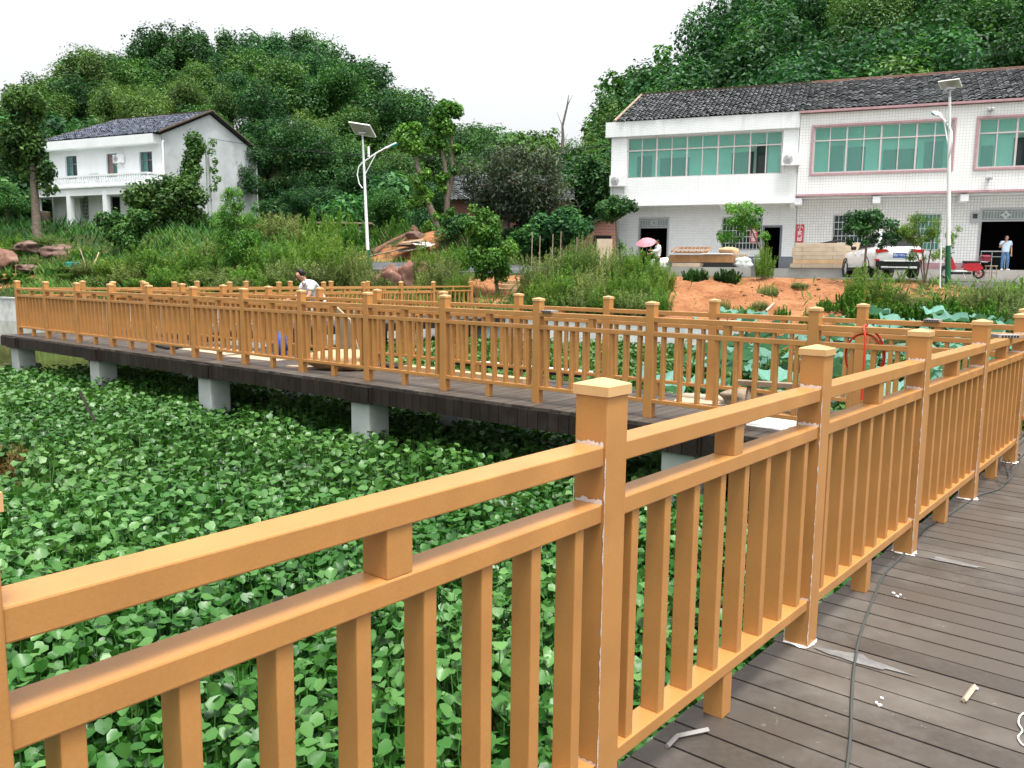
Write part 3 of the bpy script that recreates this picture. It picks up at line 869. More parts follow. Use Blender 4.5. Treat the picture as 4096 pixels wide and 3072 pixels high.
# ---- second house, square mosaic tiles with pink bands
e2 = empty('house', HO, _ang, 'white mosaic-tiled house with pink bands and pink-trimmed teal windows, at the right edge', 'house')
X1 = 6.5
holesU = [(-8.95, -2.95, 6.50, 8.68), (-1.95, 3.4, 6.50, 8.68)]
wall_with_holes(-9.60, X1, 5.52, 9.32, -.04, .28, holesU).build('upper_wall', MZ, e2)
mb = MB(); mb.box(((X1 - 9.62) / 2, -.06, 9.40), (X1 + 9.66, .36, .10)); mb.box(((X1 - 9.62) / 2, -.05, 5.47), (X1 + 9.64, .34, .10)); mb.build('pink_band', MT['pink'], e2)
holesG = [(-7.85, -5.9, 2.86, 4.6), (-4.3, -3.1, 2.86, 4.58), (-1.50, .62, 1.95, 4.80)]
wall_with_holes(-9.60, X1, 2.28, 5.36, GY, .24, [(a, b, max(c, 2.28), d) for a, b, c, d in holesG]).build('ground_wall', MZ2, e2)
mb = MB()
for a, b in ((-9.6, -1.5), (.62, X1)): mb.box(((a + b) / 2, GY + .105, 2.11), (b - a, .25, .34))
mb.build('pink_band', MT['pink'], e2)
mb = MB(); mb.box(((X1 - 9.6) / 2, .62, 5.42), (X1 + 9.5, .75, .1)); mb.build('soffit', MT['wash'], e2)
for xx in (-9.5, -5.98, -2.3, 1.9):
    mb = MB(); mb.box((xx, .40, 5.20), (.34, 1.1, .32), bev=.01); mb.build('bracket', MT['wash'], e2)
window_band(e2, -8.95, -2.95, 6.50, 8.68, 8.03, .02, 8, True, None, doors=[(-5.8, -4.3, 5.8, 7.7), (-8.2, -7.6, 6.3, 8.0), (-7.4, -6.6, 6.0, 7.9), (-4.0, -3.2, 6.2, 8.0)])
window_band(e2, -1.95, 3.4, 6.50, 8.68, 8.03, .02, 7, True, 2, doors=[(-1.6, -1.1, 6.3, 7.7), (-.3, .6, 5.8, 8.0)])
link('roof', tile_roof(-9.45, X1, -.10, 9.45, 4.2, 11.62, MT['roof'], 5, row=.26, course=.26), None, e2)
mb = MB(); mb.box(((X1 - 9.5) / 2, 4.25, 11.66), (X1 + 9.4, .30, .12)); mb.build('ridge', MT['brick'], e2)
mb = MB(); mb.add([(-9.4, 8.4, 9.4), (X1, 8.4, 9.4), (X1, 4.2, 11.58), (-9.4, 4.2, 11.58)], [(0, 1, 2, 3)]); mb.box((X1, 4.5, 5.5), (.2, 7.2, 7.6)); mb.box(((X1 - 9.5) / 2, 8.2, 5.4), (X1 + 9.4, .24, 8)); mb.build('back_wall', MT['render'], e2)
dark_room(e2, -1.4, .5, 1.96, 4.2, GY + .2); door_frame(e2, -1.50, .62, 1.95, 4.80, GY + .06, 4.22, 'steel'); transom_panel(e2, -1.40, .52, 4.26, 4.70, GY + .06, True)
mb = MB(); mb.box((-6.88, GY + .22, 3.73), (1.9, .03, 1.7)); mb.build('window', MT['glass_dark'], e2); bars(e2, -7.8, -5.95, 2.9, 4.56, GY - .03, 10, 5)
mb = MB(); mb.box((-3.7, GY + .22, 3.72), (1.2, .03, 1.7)); mb.build('window', MT['teal'], e2); bars(e2, -4.26, -3.14, 2.9, 4.54, GY - .03, 7, 5)
# counter inside the shop door
ct = empty('shop_counter', hw(-.75, 1.7, 1.96), _ang, 'low counter with a pale steel edge inside the right-hand shop doorway', 'counter')
mb = MB(); mb.box((0, 0, .42), (1.0, .4, .84)); mb.build('body', MT['dark'], ct); mb = MB(); mb.box((0, -.02, .87), (1.05, .5, .05)); mb.box((0, -.215, .62), (1.0, .02, .03))
for xx in (-.5, -.05, .5): mb.box((xx, -.218, .43), (.03, .022, .84))
mb.build('rail', MT['galv'], ct)
# small fittings
def hbox(name, x, y, z, d, m, label, cat, group=None):
    mb = MB(); mb.box((0, 0, 0), d, bev=.01); return tag(mb.build(name, m, None, hw(x, y, z), (0, 0, _ang)), label, cat, group)
o = hbox('meter_box', -1.70, .93, 4.38, (.34, .12, .5), MT['steel'], 'grey electricity meter box on the wall beside the shop doorway', 'meter box')
mb = MB(); mb.box((0, -.065, .05), (.2, .012, .22)); mb.build('meter_window', MT['glass_dark'], o)
ac_unit(hw(-18.55, -.22, 6.12), _ang, 'white air conditioner at the left end of the white brick-tiled house')
ac_unit(hw(-9.93, -.22, 6.88), _ang, 'white air conditioner between the two teal window bands of the paired houses')
for (x, z, lab) in ((-1.55, 9.0, 'small grey camera fixed above the right-most pink-trimmed window'), (-1.4, 6.0, 'small twin floodlight fixed below the right-most pink-trimmed window')):
    e = empty('wall_fitting', hw(x, -.08, z), _ang, lab, 'wall fitting')
    mb = MB(); mb.box((0, 0, 0), (.1, .06, .1)); mb.tube([(0, 0, 0), (0, -.2, .03)], .02, 6); mb.build('bracket', MT['steel'], e)
    mb = MB(); mb.box((-.08, -.2, .02), (.12, .18, .12), bev=.02); mb.box((.08, -.2, .02), (.12, .18, .12), bev=.02); mb.build('lamp_head', MT['steel'], e)
# ---- red shop sign
def text_mesh(body, size, m, name, parent, loc, rot, depth=.004, align='CENTER', spacing=1.0, offset=0):
    cu = bpy.data.curves.new(name, 'FONT'); cu.body = body; cu.size = size; cu.extrude = depth; cu.align_x = align; cu.align_y = 'CENTER'; cu.space_line = spacing; cu.offset = offset
    o = bpy.data.objects.new(name, cu); COL.objects.link(o)
    bpy.context.view_layer.update()
    dg = bpy.context.evaluated_depsgraph_get()
    me = bpy.data.meshes.new_from_object(o.evaluated_get(dg))
    bpy.data.objects.remove(o); bpy.data.curves.remove(cu)
    me.materials.clear(); me.materials.append(m)
    k = link(name, me, None, parent, loc, rot)
    return k
MT['signred'] = mat('sign_red', (.55, .035, .06), .5, .06, 4)
MT['signwhite'] = mat('sign_white', (.85, .82, .82), .5, .04, 4)
def shop_sign(x, label):
    e = empty('shop_sign', hw(x, .965, 3.27), _ang, label, 'sign')
    mb = MB(); mb.box((0, 0, .43), (.36, .03, .88)); mb.build('board', MT['signred'], e)
    for k, ch in enumerate('小卖部'):
        text_mesh(ch, .27, MT['signwhite'], 'character', e, (0, -.018, .72 - k * .285), (R(90), 0, 0), offset=.004)
shop_sign(-9.40, 'red vertical shop sign with white characters on the seam of the two white houses')
shop_sign(-11.62, 'red vertical shop sign half hidden by the feathery young tree beside the open doorway')

# ================================================================ left house
LO = Vector((-24.8, 60, 0)); la = math.atan2(-.42, .907)
e3 = empty('house', LO, la, 'white two-storey house with balustraded balcony and blue-grey tiled roof on the slope at left', 'house')
FW = -11.6
hl = [(-9.9, -8.62, 8.2, 9.92), (-5.52, -4.4, 8.2, 9.88), (-2.17, -.9, 8.2, 9.85), (-7.2, -6.5, 7.4, 8.4), (-8.5, -7.6, 5.2, 6.9), (-5.3, -4.3, 4.6, 6.8), (-3.0, -2.0, 5.2, 6.9)]
wall_with_holes(FW, 0, 3.4, 10.9, 0, .26, hl).build('front_wall', MT['wash'], e3)
gab = [(0.0, 3.2), (9.3, 3.2), (9.3, 10.95), (4.6, 13.05), (0, 10.95)]
mb = MB(); mb.prism(gab, -.13, .13, M=Matrix(((0, 0, 1, -.02), (1, 0, 0, .02), (0, 1, 0, 0), (0, 0, 0, 1))))
mb.build('gable_wall', MT['render'], e3)
mb = MB(); mb.box((FW + .12, 4.6, 7.2), (.24, 9, 7.6)); mb.box((FW / 2, 9.2, 7.2), (-FW, .24, 7.6)); mb.build('back_wall', MT['render'], e3)
mb = MB(); mb.box(((FW - .4) / 2 - .1, -.30, 10.62), (-FW + .3, .66, .62)); mb.build('eave_parapet', MT['wash'], e3)
link('roof', tile_roof(FW - .4, .35, -.45, 10.98, 4.6, 13.25, MT['roofblue'], 11, x0r=FW + 2.2, x1r=.35, course=.3, row=.26), None, e3)
mb = MB()
mb.add([(FW - .4, 9.8, 10.9), (.35, 9.8, 10.9), (.35, 4.6, 13.22), (FW + 2.2, 4.6, 13.22)], [(0, 1, 2, 3)])
mb.add([(FW - .4, -.4, 10.95), (FW + 2.2, 4.6, 13.2), (FW - .4, 9.8, 10.9)], [(0, 1, 2)])
mb.build('roof', MT['roofblue'], e3)
mb = MB(); mb.box((FW / 2 + 1.2, 4.6, 13.28), (-FW - 1.8, .3, .14)); mb.tube([(.32, -.5, 11.0), (.32, 4.6, 13.3)], .1, 6); mb.tube([(.32, 9.9, 10.9), (.32, 4.6, 13.3)], .1, 6)
mb.tube([(FW - .4, -.5, 11.0), (FW + 2.2, 4.6, 13.3)], .1, 6)
mb.build('verge', MT['darkbark'], e3)
def lwin(x0, x1, z0, z1, red=False):
    mb = MB(); y = .16; w = .07
    for xx in (x0 + w / 2, (x0 + x1) / 2, x1 - w / 2): mb.box((xx, y, (z0 + z1) / 2), (w, .06, z1 - z0))
    for zz in (z0 + w / 2, z0 + (z1 - z0) * .65, z1 - w / 2): mb.box(((x0 + x1) / 2, y + .002, zz), (x1 - x0, .055, w))
    f = mb.build('window', MT['greybase'], e3)
    mb = MB(); mb.quad((x0, y + .04, z0), (x0 + (x1 - x0) * .5, y + .04, z0), (x0 + (x1 - x0) * .5, y + .04, z1), (x0, y + .04, z1)); mb.build('pane', MT['teal'] if not red else MT['curtain'], f)
    mb = MB(); mb.quad((x0 + (x1 - x0) * .5, y + .05, z0), (x1, y + .05, z0), (x1, y + .05, z1), (x0 + (x1 - x0) * .5, y + .05, z1)); mb.build('pane', MT['teal'] if red else MT['glass_dark'], f)
    mb = MB(); mb.box(((x0 + x1) / 2, .6, (z0 + z1) / 2), (x1 - x0 + .3, .05, z1 - z0 + .3)); mb.build('curtain', MT['tealcloth'], f)
MT['curtain'] = mat('red_check_curtain', (.30, .19, .16), .8, .4, 8)
MT['tealcloth'] = mat('teal_curtain', (.10, .36, .30), .8, .15, 5)
lwin(-9.9, -8.62, 8.2, 9.92); lwin(-5.52, -4.4, 8.2, 9.88, True); lwin(-2.17, -.9, 8.2, 9.85)
mb = MB(); mb.box((-6.85, .1, 7.9), (.7, .05, 1.0)); mb.build('door', MT['white'], e3)
mb = MB(); mb.box((-6.85, -.03, 8.47), (.95, .06, .08)); 
for xx in (-7.25, -6.45): mb.box((xx, -.03, 7.95), (.08, .06, .9))
mb.build('door_frame', MT['render'], e3)
for x0, x1, z0, z1 in ((-8.5, -7.6, 5.2, 6.9), (-3.0, -2.0, 5.2, 6.9)):
    mb = MB(); mb.box(((x0 + x1) / 2, .2, (z0 + z1) / 2), (x1 - x0, .04, z1 - z0)); mb.build('window', MT['glass_dark'], e3)
    bars(e3, x0 + .03, x1 - .03, z0 + .03, z1 - .03, -.02, 6, 6)
mb = MB(); mb.box((-4.8, .2, 5.7), (1.0, .05, 2.2)); mb.build('door', MT['dark'], e3)
# balcony and porch
mb = MB(); mb.box((FW / 2 + .2, -.75, 7.22), (-FW + .2, 1.5, .30)); mb.build('balcony_slab', MT['wash'], e3)
mb = MB(); mb.box((FW / 2 + .2, -1.52, 7.38), (-FW + .24, .14, .12)); mb.box((.36, -.75, 7.38), (.14, 1.5, .12)); mb.box((FW / 2 + .2, -1.52, 8.14), (-FW + .26, .2, .12)); mb.box((.36, -.76, 8.14), (.2, 1.36, .116))
bl = mb.build('balcony_rail', MT['wash'], e3)
bm_ = MB(); prof = [(.05, 0), (.05, .06), (.03, .1), (.075, .26), (.05, .42), (.03, .5), (.05, .56), (.05, .64)]
n = 52
for i in range(n):
    bm_.lathe(prof, 8, Matrix.Translation((FW + .3 + (-FW) * i / (n - 1), -1.52, 7.44)))
for i in range(6): bm_.lathe(prof, 8, Matrix.Translation((.36, -.2 - i * .22, 7.44)))
bo = bm_.build('balustrade', MT['wash'], e3)
for xx in (FW + .25, -7.8, -4.05, -.3):
    mb = MB(); mb.box((xx, -1.35, 5.35), (.36, .36, 3.45)); mb.box((xx, -.76, 6.9), (.3, .9, .34)); mb.build('porch_column', MT['wash'], e3)
mb = MB(); mb.box((FW / 2 + .2, -1.36, 6.93), (-FW, .28, .29)); mb.build('porch_beam', MT['wash'], e3)
mb = MB(); mb.box((FW / 2, -.9, 4.2), (-FW + .8, 2.4, .7)); mb.build('porch_floor', MT['concrete'], e3)
for x, y, z0, z1 in ((.18, -.02, 3.4, 10.4), (.2, 9.36, 4.4, 10.2)):
    mb = MB(); mb.tube([(x, y, z0), (x, y, z1), (x - .02, y + .1, z1 + .12)], .07, 8); mb.build('downpipe', MT['white'], e3)
ac_unit(LO + HX * 0 + Matrix.Rotation(la, 4, 'Z') @ Vector((-3.98, -.22, 9.12)), la, 'white air conditioner beside the middle window of the house with a balcony')
p = Matrix.Rotation(la, 4, 'Z') @ Vector((-10.6, -1.9, 0)) + LO
for dx, m_, lab in ((0, plain('blue_drum', (.03, .05, .10)), 'dark blue drum on the porch edge of the balconied house'), (.75, MT['darkbark'], 'brown bundle beside the blue drum on the porch edge')):
    mb = MB(); mb.lathe([(.0, 0), (.32, 0), (.34, .3), (.33, .6), (.34, .9), (.30, 1.0), (0, 1.02)], 14); q = p + Vector((dx * .9, -dx * .4, 0))
    tag(mb.build('barrel', m_, None, (q.x, q.y, gz(q.x, q.y) + .1)), lab, 'barrel')

# ================================================================ sheds in the middle
def pq(xd, yd, Y): return at(xd, yd, Y)
sx0 = at(975, 470, 49); sx1 = at(1225, 470, 49)
se = empty('brick_shed', (sx0.x, 49, 0), R(-4), 'old red brick shed with a sagging tiled roof behind the dark fruit tree', 'shed')
wS = sx1.x - sx0.x; zb = gz(0, 49) - .4; zt = at(975, 432, 49).z
mb = wall_with_holes(0, wS, zb, zt, 0, .3, [(wS * .62, wS * .8, zb + 1.6, zb + 2.7)]); mb.box((.15, 2.5, (zb + zt) / 2), (.3, 4.4, zt - zb)); mb.box((wS - .15, 2.5, (zb + zt) / 2), (.3, 4.4, zt - zb)); mb.build('wall', MT['brick'], se)
link('roof', tile_roof(-.4, wS + .4, -.5, zt - .05, 2.8, zt + 1.75, MT['roof'], 21, row=.26, course=.3), None, se)
mb = MB(); mb.add([(-.4, 5.8, zt), (wS + .4, 5.8, zt), (wS + .4, 2.8, zt + 1.72), (-.4, 2.8, zt + 1.72)], [(0, 1, 2, 3)]); mb.build('roof', MT['roof'], se)
mb = MB(); mb.box((wS * .71, .2, zb + 2.15), (wS * .18, .05, 1.1)); mb.build('window', MT['dark'], se)
a = at(1228, 520, 43); b = at(1330, 520, 43)
le = empty('brick_shed', (a.x, 43, 0), R(-8), 'low red brick lean-to with a mono-pitch roof against the white brick-tiled house', 'shed')
w2 = b.x - a.x; z0 = gz(a.x, 43) - .4; zl = at(1228, 507, 43).z; zr = at(1330, 466, 43).z
mb = MB(); mb.prism([(0, z0), (w2, z0), (w2, zr), (0, zl)], -.15, .15, M=Matrix(((1, 0, 0, 0), (0, 0, 1, 0), (0, 1, 0, 0), (0, 0, 0, 1)))); mb.box((.12, 1.6, (z0 + zl) / 2), (.24, 3, zl - z0)); mb.build('wall', MT['brick'], le)
mb = MB(); d = Vector((w2 + .5, 0, (zr - zl) * 1.15)); ang = -math.atan2(d.z, d.x)
mb.box((w2 / 2, 1.3, (zl + zr) / 2 + .1), (d.length, 3.4, .08), tilt=Matrix.Rotation(ang, 4, 'Y')); mb.build('roof', MT['darkbark'], le)
mb = MB(); mb.box((w2 * .72, -.17, z0 + 1.25), (.9, .06, .8)); mb.build('window', MT['dark'], le)
# small vine-covered shelter
a = at(690, 470, 50)
ve = empty('garden_shelter', (a.x, 50, gz(a.x, 50)), R(5), 'low shelter of pale slats with a flat roof smothered in creeper', 'shelter')
mb = MB()
for i in range(7): mb.box((1.4, 0, .5 + i * .22), (2.8, .05, .16))
for xx in (0, 2.8): mb.box((xx, .1, 1.0), (.12, .12, 2.0))
mb.build('slat_wall', MT['render'], ve)
mb = MB(); mb.box((1.4, .8, 2.06), (3.4, 2.4, .1)); mb.build('roof', MT['wood'], ve)
# stone steps up from the boardwalk end
st = empty('stone_steps', (0, 0, 0), 0, 'flight of tan stone steps climbing the red earth bank beyond the farthest boardwalk', 'steps')
pa = at(1082, 676, 31.4); pb = at(1112, 628, 34.6)
for i in range(8):
    f = i / 7
    x = pa.x + (pb.x - pa.x) * f; y = 31.4 + (34.9 - 31.4) * f; z = .05 + 1.15 * f
    mb = MB(); mb.box((x, y, z - .3), (1.5 - .4 * f, .52, .7), R(-14), bev=.01, tint=rnd.random()); mb.build('step', MT['step'] if 'step' in MT else MT.setdefault('step', mat('tan_stone', (.40, .27, .16), .85, .2, 3, .2, dirt=(.25, .2, .14), dirt_scale=2)), st)
# ================================================================ plants
F = {}
F['dark'] = foliage('leaf_dark', (.011, .047, .013), (.031, .110, .029), (.095, .225, .060))
F['mid'] = foliage('leaf_mid', (.017, .060, .013), (.044, .130, .026), (.115, .235, .050))
F['yellow'] = foliage('leaf_yellowish', (.026, .068, .014), (.062, .145, .030), (.15, .245, .060))
F['bright'] = foliage('leaf_bright', (.035, .110, .014), (.085, .215, .028), (.19, .34, .06), trans=.35)
F['grey'] = foliage('leaf_grey', (.030, .046, .026), (.070, .094, .056), (.135, .165, .10))
F['weed'] = foliage('weed_green', (.045, .115, .014), (.115, .235, .032), (.25, .36, .085), trans=.35)
F['weedpale'] = foliage('weed_pale', (.075, .125, .035), (.17, .235, .075), (.33, .37, .16), trans=.35)
F['hyacinth'] = foliage('hyacinth_leaf', (.012, .052, .006), (.038, .122, .017), (.125, .25, .064), trans=.22, rough=.40, spec=.42, objvar=0)
F['lotus'] = foliage('lotus_leaf', (.05, .165, .115), (.105, .25, .195), (.18, .34, .28), trans=.22, rough=.55, spec=.3, objvar=.2)
F['redweed'] = foliage('dry_red_weed', (.07, .045, .012), (.15, .10, .03), (.22, .17, .05))

def unit(a): return a / np.maximum(np.linalg.norm(a, axis=1, keepdims=True), 1e-9)
def leafcloud(pos, nrm, axis, length, width, fold=.18):
    """one folded leaf (two triangles) at each position"""
    nrm = unit(nrm); axis = unit(axis - nrm * np.sum(axis * nrm, 1, keepdims=True)); side = np.cross(nrm, axis)
    l = length[:, None]; w = width[:, None]
    b = pos - axis * l * .5; t = pos + axis * l * .5
    m = pos - axis * l * .05
    r = m + side * w * .5 + nrm * w * fold; q = m - side * w * .5 + nrm * w * fold
    n = len(pos)
    v = np.stack([b, r, t, q], 1).reshape(-1, 3)
    i = np.arange(n) * 4
    f = np.concatenate([np.c_[i, i + 1, i + 2], np.c_[i, i + 2, i + 3]])
    return v, f
def crown_mesh(name, r, blobs, n, size, m, up=.45, droop=.15, aspect=.55, shell=.55, flat=1.0, spike=0):
    b = np.array(blobs, float)
    wgt = b[:, 3] ** 2; wgt /= wgt.sum()
    k = r.choice(len(b), n, p=wgt)
    d = unit(r.normal(size=(n, 3)))
    rr = b[k, 3] * (shell + (1.08 - shell) * r.random(n) ** .6)
    rr *= np.where(r.random(n) < .14, 1.05 + .28 * r.random(n), 1)
    rr *= 1 + .22 * np.sin(d[:, 0] * 5 + k) * np.sin(d[:, 2] * 6 + k * 1.7)
    off = d * rr[:, None]; off[:, 2] *= flat
    pos = b[k, :3] + off
    nrm = d * .7 + np.array([0, 0, up]) + r.normal(size=(n, 3)) * .45
    ax = r.normal(size=(n, 3)) + d * .5; ax[:, 2] -= droop * 2
    if spike: ax = ax * .4 + np.array([0, 0, spike])
    ln = size * (.65 + .7 * r.random(n)); v, f = leafcloud(pos, nrm, ax, ln, ln * aspect)
    tb = r.random(len(b)) * .55
    t = np.clip(tb[k] + .22 + r.normal(size=n) * .17, 0, 1)
    return np_mesh(name, v, f, m, np.r_[t, t])
def blobs_ellipsoid(r, n, rx, rz, cz, rb=(.28, .45), taper=0, cx=0, cy=0):
    """clumps gathered into a few uneven lobes, so that no crown reads as one ball"""
    out = []; lobes = []
    for i in range(6):
        a = i * 2.4 + r.uniform(-.6, .6); q = r.uniform(.30, .62); z = r.uniform(-.55, .72)
        lobes.append((math.cos(a) * rx * q, math.sin(a) * rx * q, z * rz, r.uniform(.34, .62)))
    lobes.append((r.normal() * .15 * rx, r.normal() * .15 * rx, rz * r.uniform(.45, .62), r.uniform(.4, .55)))
    for i in range(n):
        lx, ly, lz, lr = lobes[i % len(lobes)]
        d = r.normal(size=3); d /= np.linalg.norm(d); q = r.random() ** .4 * lr
        x, y, z = lx + d[0] * rx * q, ly + d[1] * rx * q, lz + d[2] * rz * q * .75
        k = 1 - taper * (z / rz)
        out.append((cx + x * k, cy + y * k, cz + z, rx * r.uniform(*rb) * (k * .6 + .4)))
    return out
def trunk_mesh(r, h, rad, limbs, m, lean=(0, 0), n=8, wob=.04):
    mb = MB()
    pts = []
    for i in range(7):
        f = i / 6
        pts.append((lean[0] * f + r.normal() * wob * h * .3 * (f > 0), lean[1] * f + r.normal() * wob * h * .3 * (f > 0), h * f))
    mb.tube(pts, [rad * (1.25 if i == 0 else 1 - .55 * i / 6) for i in range(7)], n)
    for (x, y, z, _) in limbs:
        f0 = r.uniform(.45, .9); s = Vector(pts[min(6, int(f0 * 6))]); e = Vector((x, y, z))
        mid = (s + e) / 2 + Vector((r.normal() * .1 * h * .3, r.normal() * .1 * h * .3, -.04 * h))
        mb.tube([s, mid, e], [rad * .4, rad * .28, rad * .1], 5)
    return mb.mesh('trunk', m)
class TreeKind:
    def __init__(s, seed, n, rx, rz, cz, leaves, size, m, bark='darkbark', h=None, rad=.16, **kw):
        r = np.random.default_rng(seed)
        tp = kw.pop('taper', 0); rb = kw.pop('rb', (.28, .45))
        b = blobs_ellipsoid(r, n, rx, rz, cz, rb, tp)
        s.crown = crown_mesh('crown', r, b, leaves, size, F[m], **kw)
        s.trunk = trunk_mesh(r, h or cz, rad, b[:7], MT[bark])
        s.top = max(v.co.z for v in s.crown.vertices) * .97; s.rx = rx
    def put(s, loc, sc, rz, name, label, cat, group=None, sxy=None):
        e = empty(name, loc, rz, label, cat, group)
        k = sxy or sc
        e.scale = (k, k, sc)
        if sc > .8: e.rotation_euler = (rnd.gauss(0, .07), rnd.gauss(0, .07), rz)
        link('trunk', s.trunk, None, e); link('crown', s.crown, None, e)
        return e
K = {
 'broad': TreeKind(1, 44, 3.5, 3.9, 5.8, 14000, .27, 'dark', h=6, rb=(.2, .36), shell=.68),
 'broad2': TreeKind(2, 44, 3.7, 3.8, 6.0, 14000, .27, 'mid', h=6, rb=(.2, .36), shell=.68),
 'tall': TreeKind(3, 50, 2.8, 5.6, 6.6, 14000, .26, 'dark', h=8, rb=(.24, .4), shell=.68, taper=.35),
 'feather': TreeKind(4, 44, 3.4, 3.7, 5.2, 13000, .31, 'yellow', h=5.5, aspect=.32, up=.7),
 'airy': TreeKind(5, 26, 2.6, 4.0, 7.2, 1700, .40, 'mid', h=8, rb=(.16, .3)),
 'bush': TreeKind(6, 22, 2.2, 1.7, 1.8, 3600, .34, 'mid', h=1.8, rad=.07),
 'dbush': TreeKind(7, 22, 2.2, 1.9, 1.9, 3600, .34, 'dark', h=1.8, rad=.07),
}
TL = {'broad': 'dense dark green round-headed tree in the wood on the {}', 'broad2': 'fresh green broad-headed tree in the wood on the {}', 'tall': 'tall dark narrow tree in the wood on the {}',
      'feather': 'yellowish green feathery tree in the wood on the {}', 'airy': 'thin airy tree with sky showing through on the {}', 'bush': 'fresh green rounded bush at the foot of the wood on the {}', 'dbush': 'dark rounded bush at the foot of the wood on the {}'}
def hilltree(x, y, kind, top=None, sc=None, where='left hill', rng=rnd):
    k = K[kind]; z = gz(x, y)
    if sc is None:
        sc = max(.35, min(2.0, ((top - z) if top else 9) / k.top))
    k.put((x, y, z - .2), sc, rng.uniform(0, 6.28), 'tree' if 'bush' not in kind else 'bush', TL[kind].format(where), 'tree' if 'bush' not in kind else 'bush',
          ('trees' if 'bush' not in kind else 'bushes') + ' on the ' + where + ', ' + kind.replace('dbush', 'dark').replace('broad2', 'fresh green'), sxy=sc * rng.uniform(.85, 1.25))
SKY = [(-160, 300), (0, 222), (60, 205), (100, 185), (135, 168), (200, 112), (280, 82), (350, 62), (430, 50), (480, 62), (520, 62), (600, 66), (680, 58), (745, 84), (800, 112), (840, 138), (865, 170), (885, 215), (925, 245), (975, 262), (1040, 252), (1085, 252), (1130, 285), (1180, 285),
       (1215, 245), (1300, 192), (1360, 155), (1415, 135), (1440, 95), (1480, 55), (1520, 18), (1560, -10), (1700, -60), (1900, -110), (2212, -160), (2500, -200)]
def sky1(xd): return float(np.interp(xd, [a for a, b in SKY], [b for a, b in SKY]))
def skyline(xd): return max(sky1(xd), .6 * sky1(xd) + .4 * max(sky1(xd - 48), sky1(xd + 48)))
def xd_of(x, y): return 1106 + x / y * FPX / KD
rt = random.Random(31)
# left hill: rows climbing to the skyline
for (Y, frac, step) in ((100, 1.0, 4.0), (97, .99, 4.4), (93, .93, 4.6), (87, .80, 4.8), (81, .66, 4.6), (76, .52, 4.6), (70, .36, 4.4)):
    x = -66.0 if Y > 80 else -56.0
    while x < 9:
        xx = x + rt.uniform(-1.2, 1.2); yy = Y + rt.uniform(-2, 2)
        xd = xd_of(xx, yy)
        if xd < 1200 and xd > -160:
            low = np.interp(xd, [-100, 100, 300, 560, 700, 900, 1100, 1200], [470, 430, 430, 430, 440, 430, 400, 400])
            ty = low + (skyline(xd) - low) * frac
            if frac > .98: ty += rt.uniform(-10, 12)
            else: ty += rt.uniform(-25, 25)
            top = at(xd, ty, yy).z
            if xd < 330: kk = rt.choice(['feather', 'broad2', 'airy', 'feather', 'broad'] if frac > .7 else ['feather', 'feather', 'broad2', 'dbush'])
            elif xd < 900: kk = rt.choice(['broad', 'broad', 'tall', 'broad2'] if frac > .7 else ['feather', 'broad', 'broad2', 'feather'])
            else: kk = rt.choice(['tall', 'broad', 'airy', 'broad2'])
            if frac < .5: kk = rt.choice(['broad', 'dbush', 'broad', 'tall', 'feather'])
            if top - gz(xx, yy) < 6: top = gz(xx, yy) + rt.uniform(5.5, 8.5)
            if frac < .99 or True: hilltree(xx, yy, kk, top=top, where='left hill', rng=rt)
        x += step * rt.uniform(.8, 1.15)
# right hill behind the paired houses
for (v, frac, step) in ((33, 1.12, 4.6), (27, 1.0, 4.4), (22, .80, 4.4), (18, .6, 4.2), (14.5, .40, 4.2), (11.5, .20, 4.2)):
    u = -27.0
    while u < 16:
        p = hw(u + rt.uniform(-1, 1), v + rt.uniform(-1.2, 1.2)); xd = xd_of(p.x, p.y)
        if 1190 < xd < 2500:
            low = np.interp(xd, [1150, 1330, 1400, 2212, 2500], [420, 330, 205, 150, 120])
            ty = low + (max(skyline(xd), -190) - low) * frac + rt.uniform(-12, 12)
            top = at(xd, ty, p.y).z
            kk = rt.choice(['broad', 'broad', 'tall', 'broad', 'feather'] if frac < .9 else ['broad', 'airy', 'tall', 'broad2'])
            if xd < 1450 and frac > .7: kk = rt.choice(['airy', 'broad2', 'tall'])
            if top - gz(p.x, p.y) > 2: hilltree(p.x, p.y, kk, top=top, where='right hill', rng=rt)
        u += step * rt.uniform(.8, 1.15)
# dark thicket filling the ground between the houses
for (xd, ty, Y) in ((585, 420, 66), (640, 400, 64), (700, 395, 66), (755, 405, 63), (600, 380, 72), (660, 360, 70), (720, 350, 72), (790, 360, 70), (835, 400, 62), (860, 360, 68), (930, 380, 60), (1010, 330, 66), (1060, 345, 64),
                    (1150, 320, 62), (1200, 300, 64), (1255, 290, 60), (1290, 330, 55), (1240, 350, 54), (20, 330, 66), (-30, 380, 62), (15, 420, 60), (75, 400, 66), (40, 360, 72)):
    p = at(xd, ty, Y); hilltree(p.x, Y, rt.choice(['broad', 'dbush', 'broad', 'broad2']), top=p.z, where='valley floor', rng=rt)

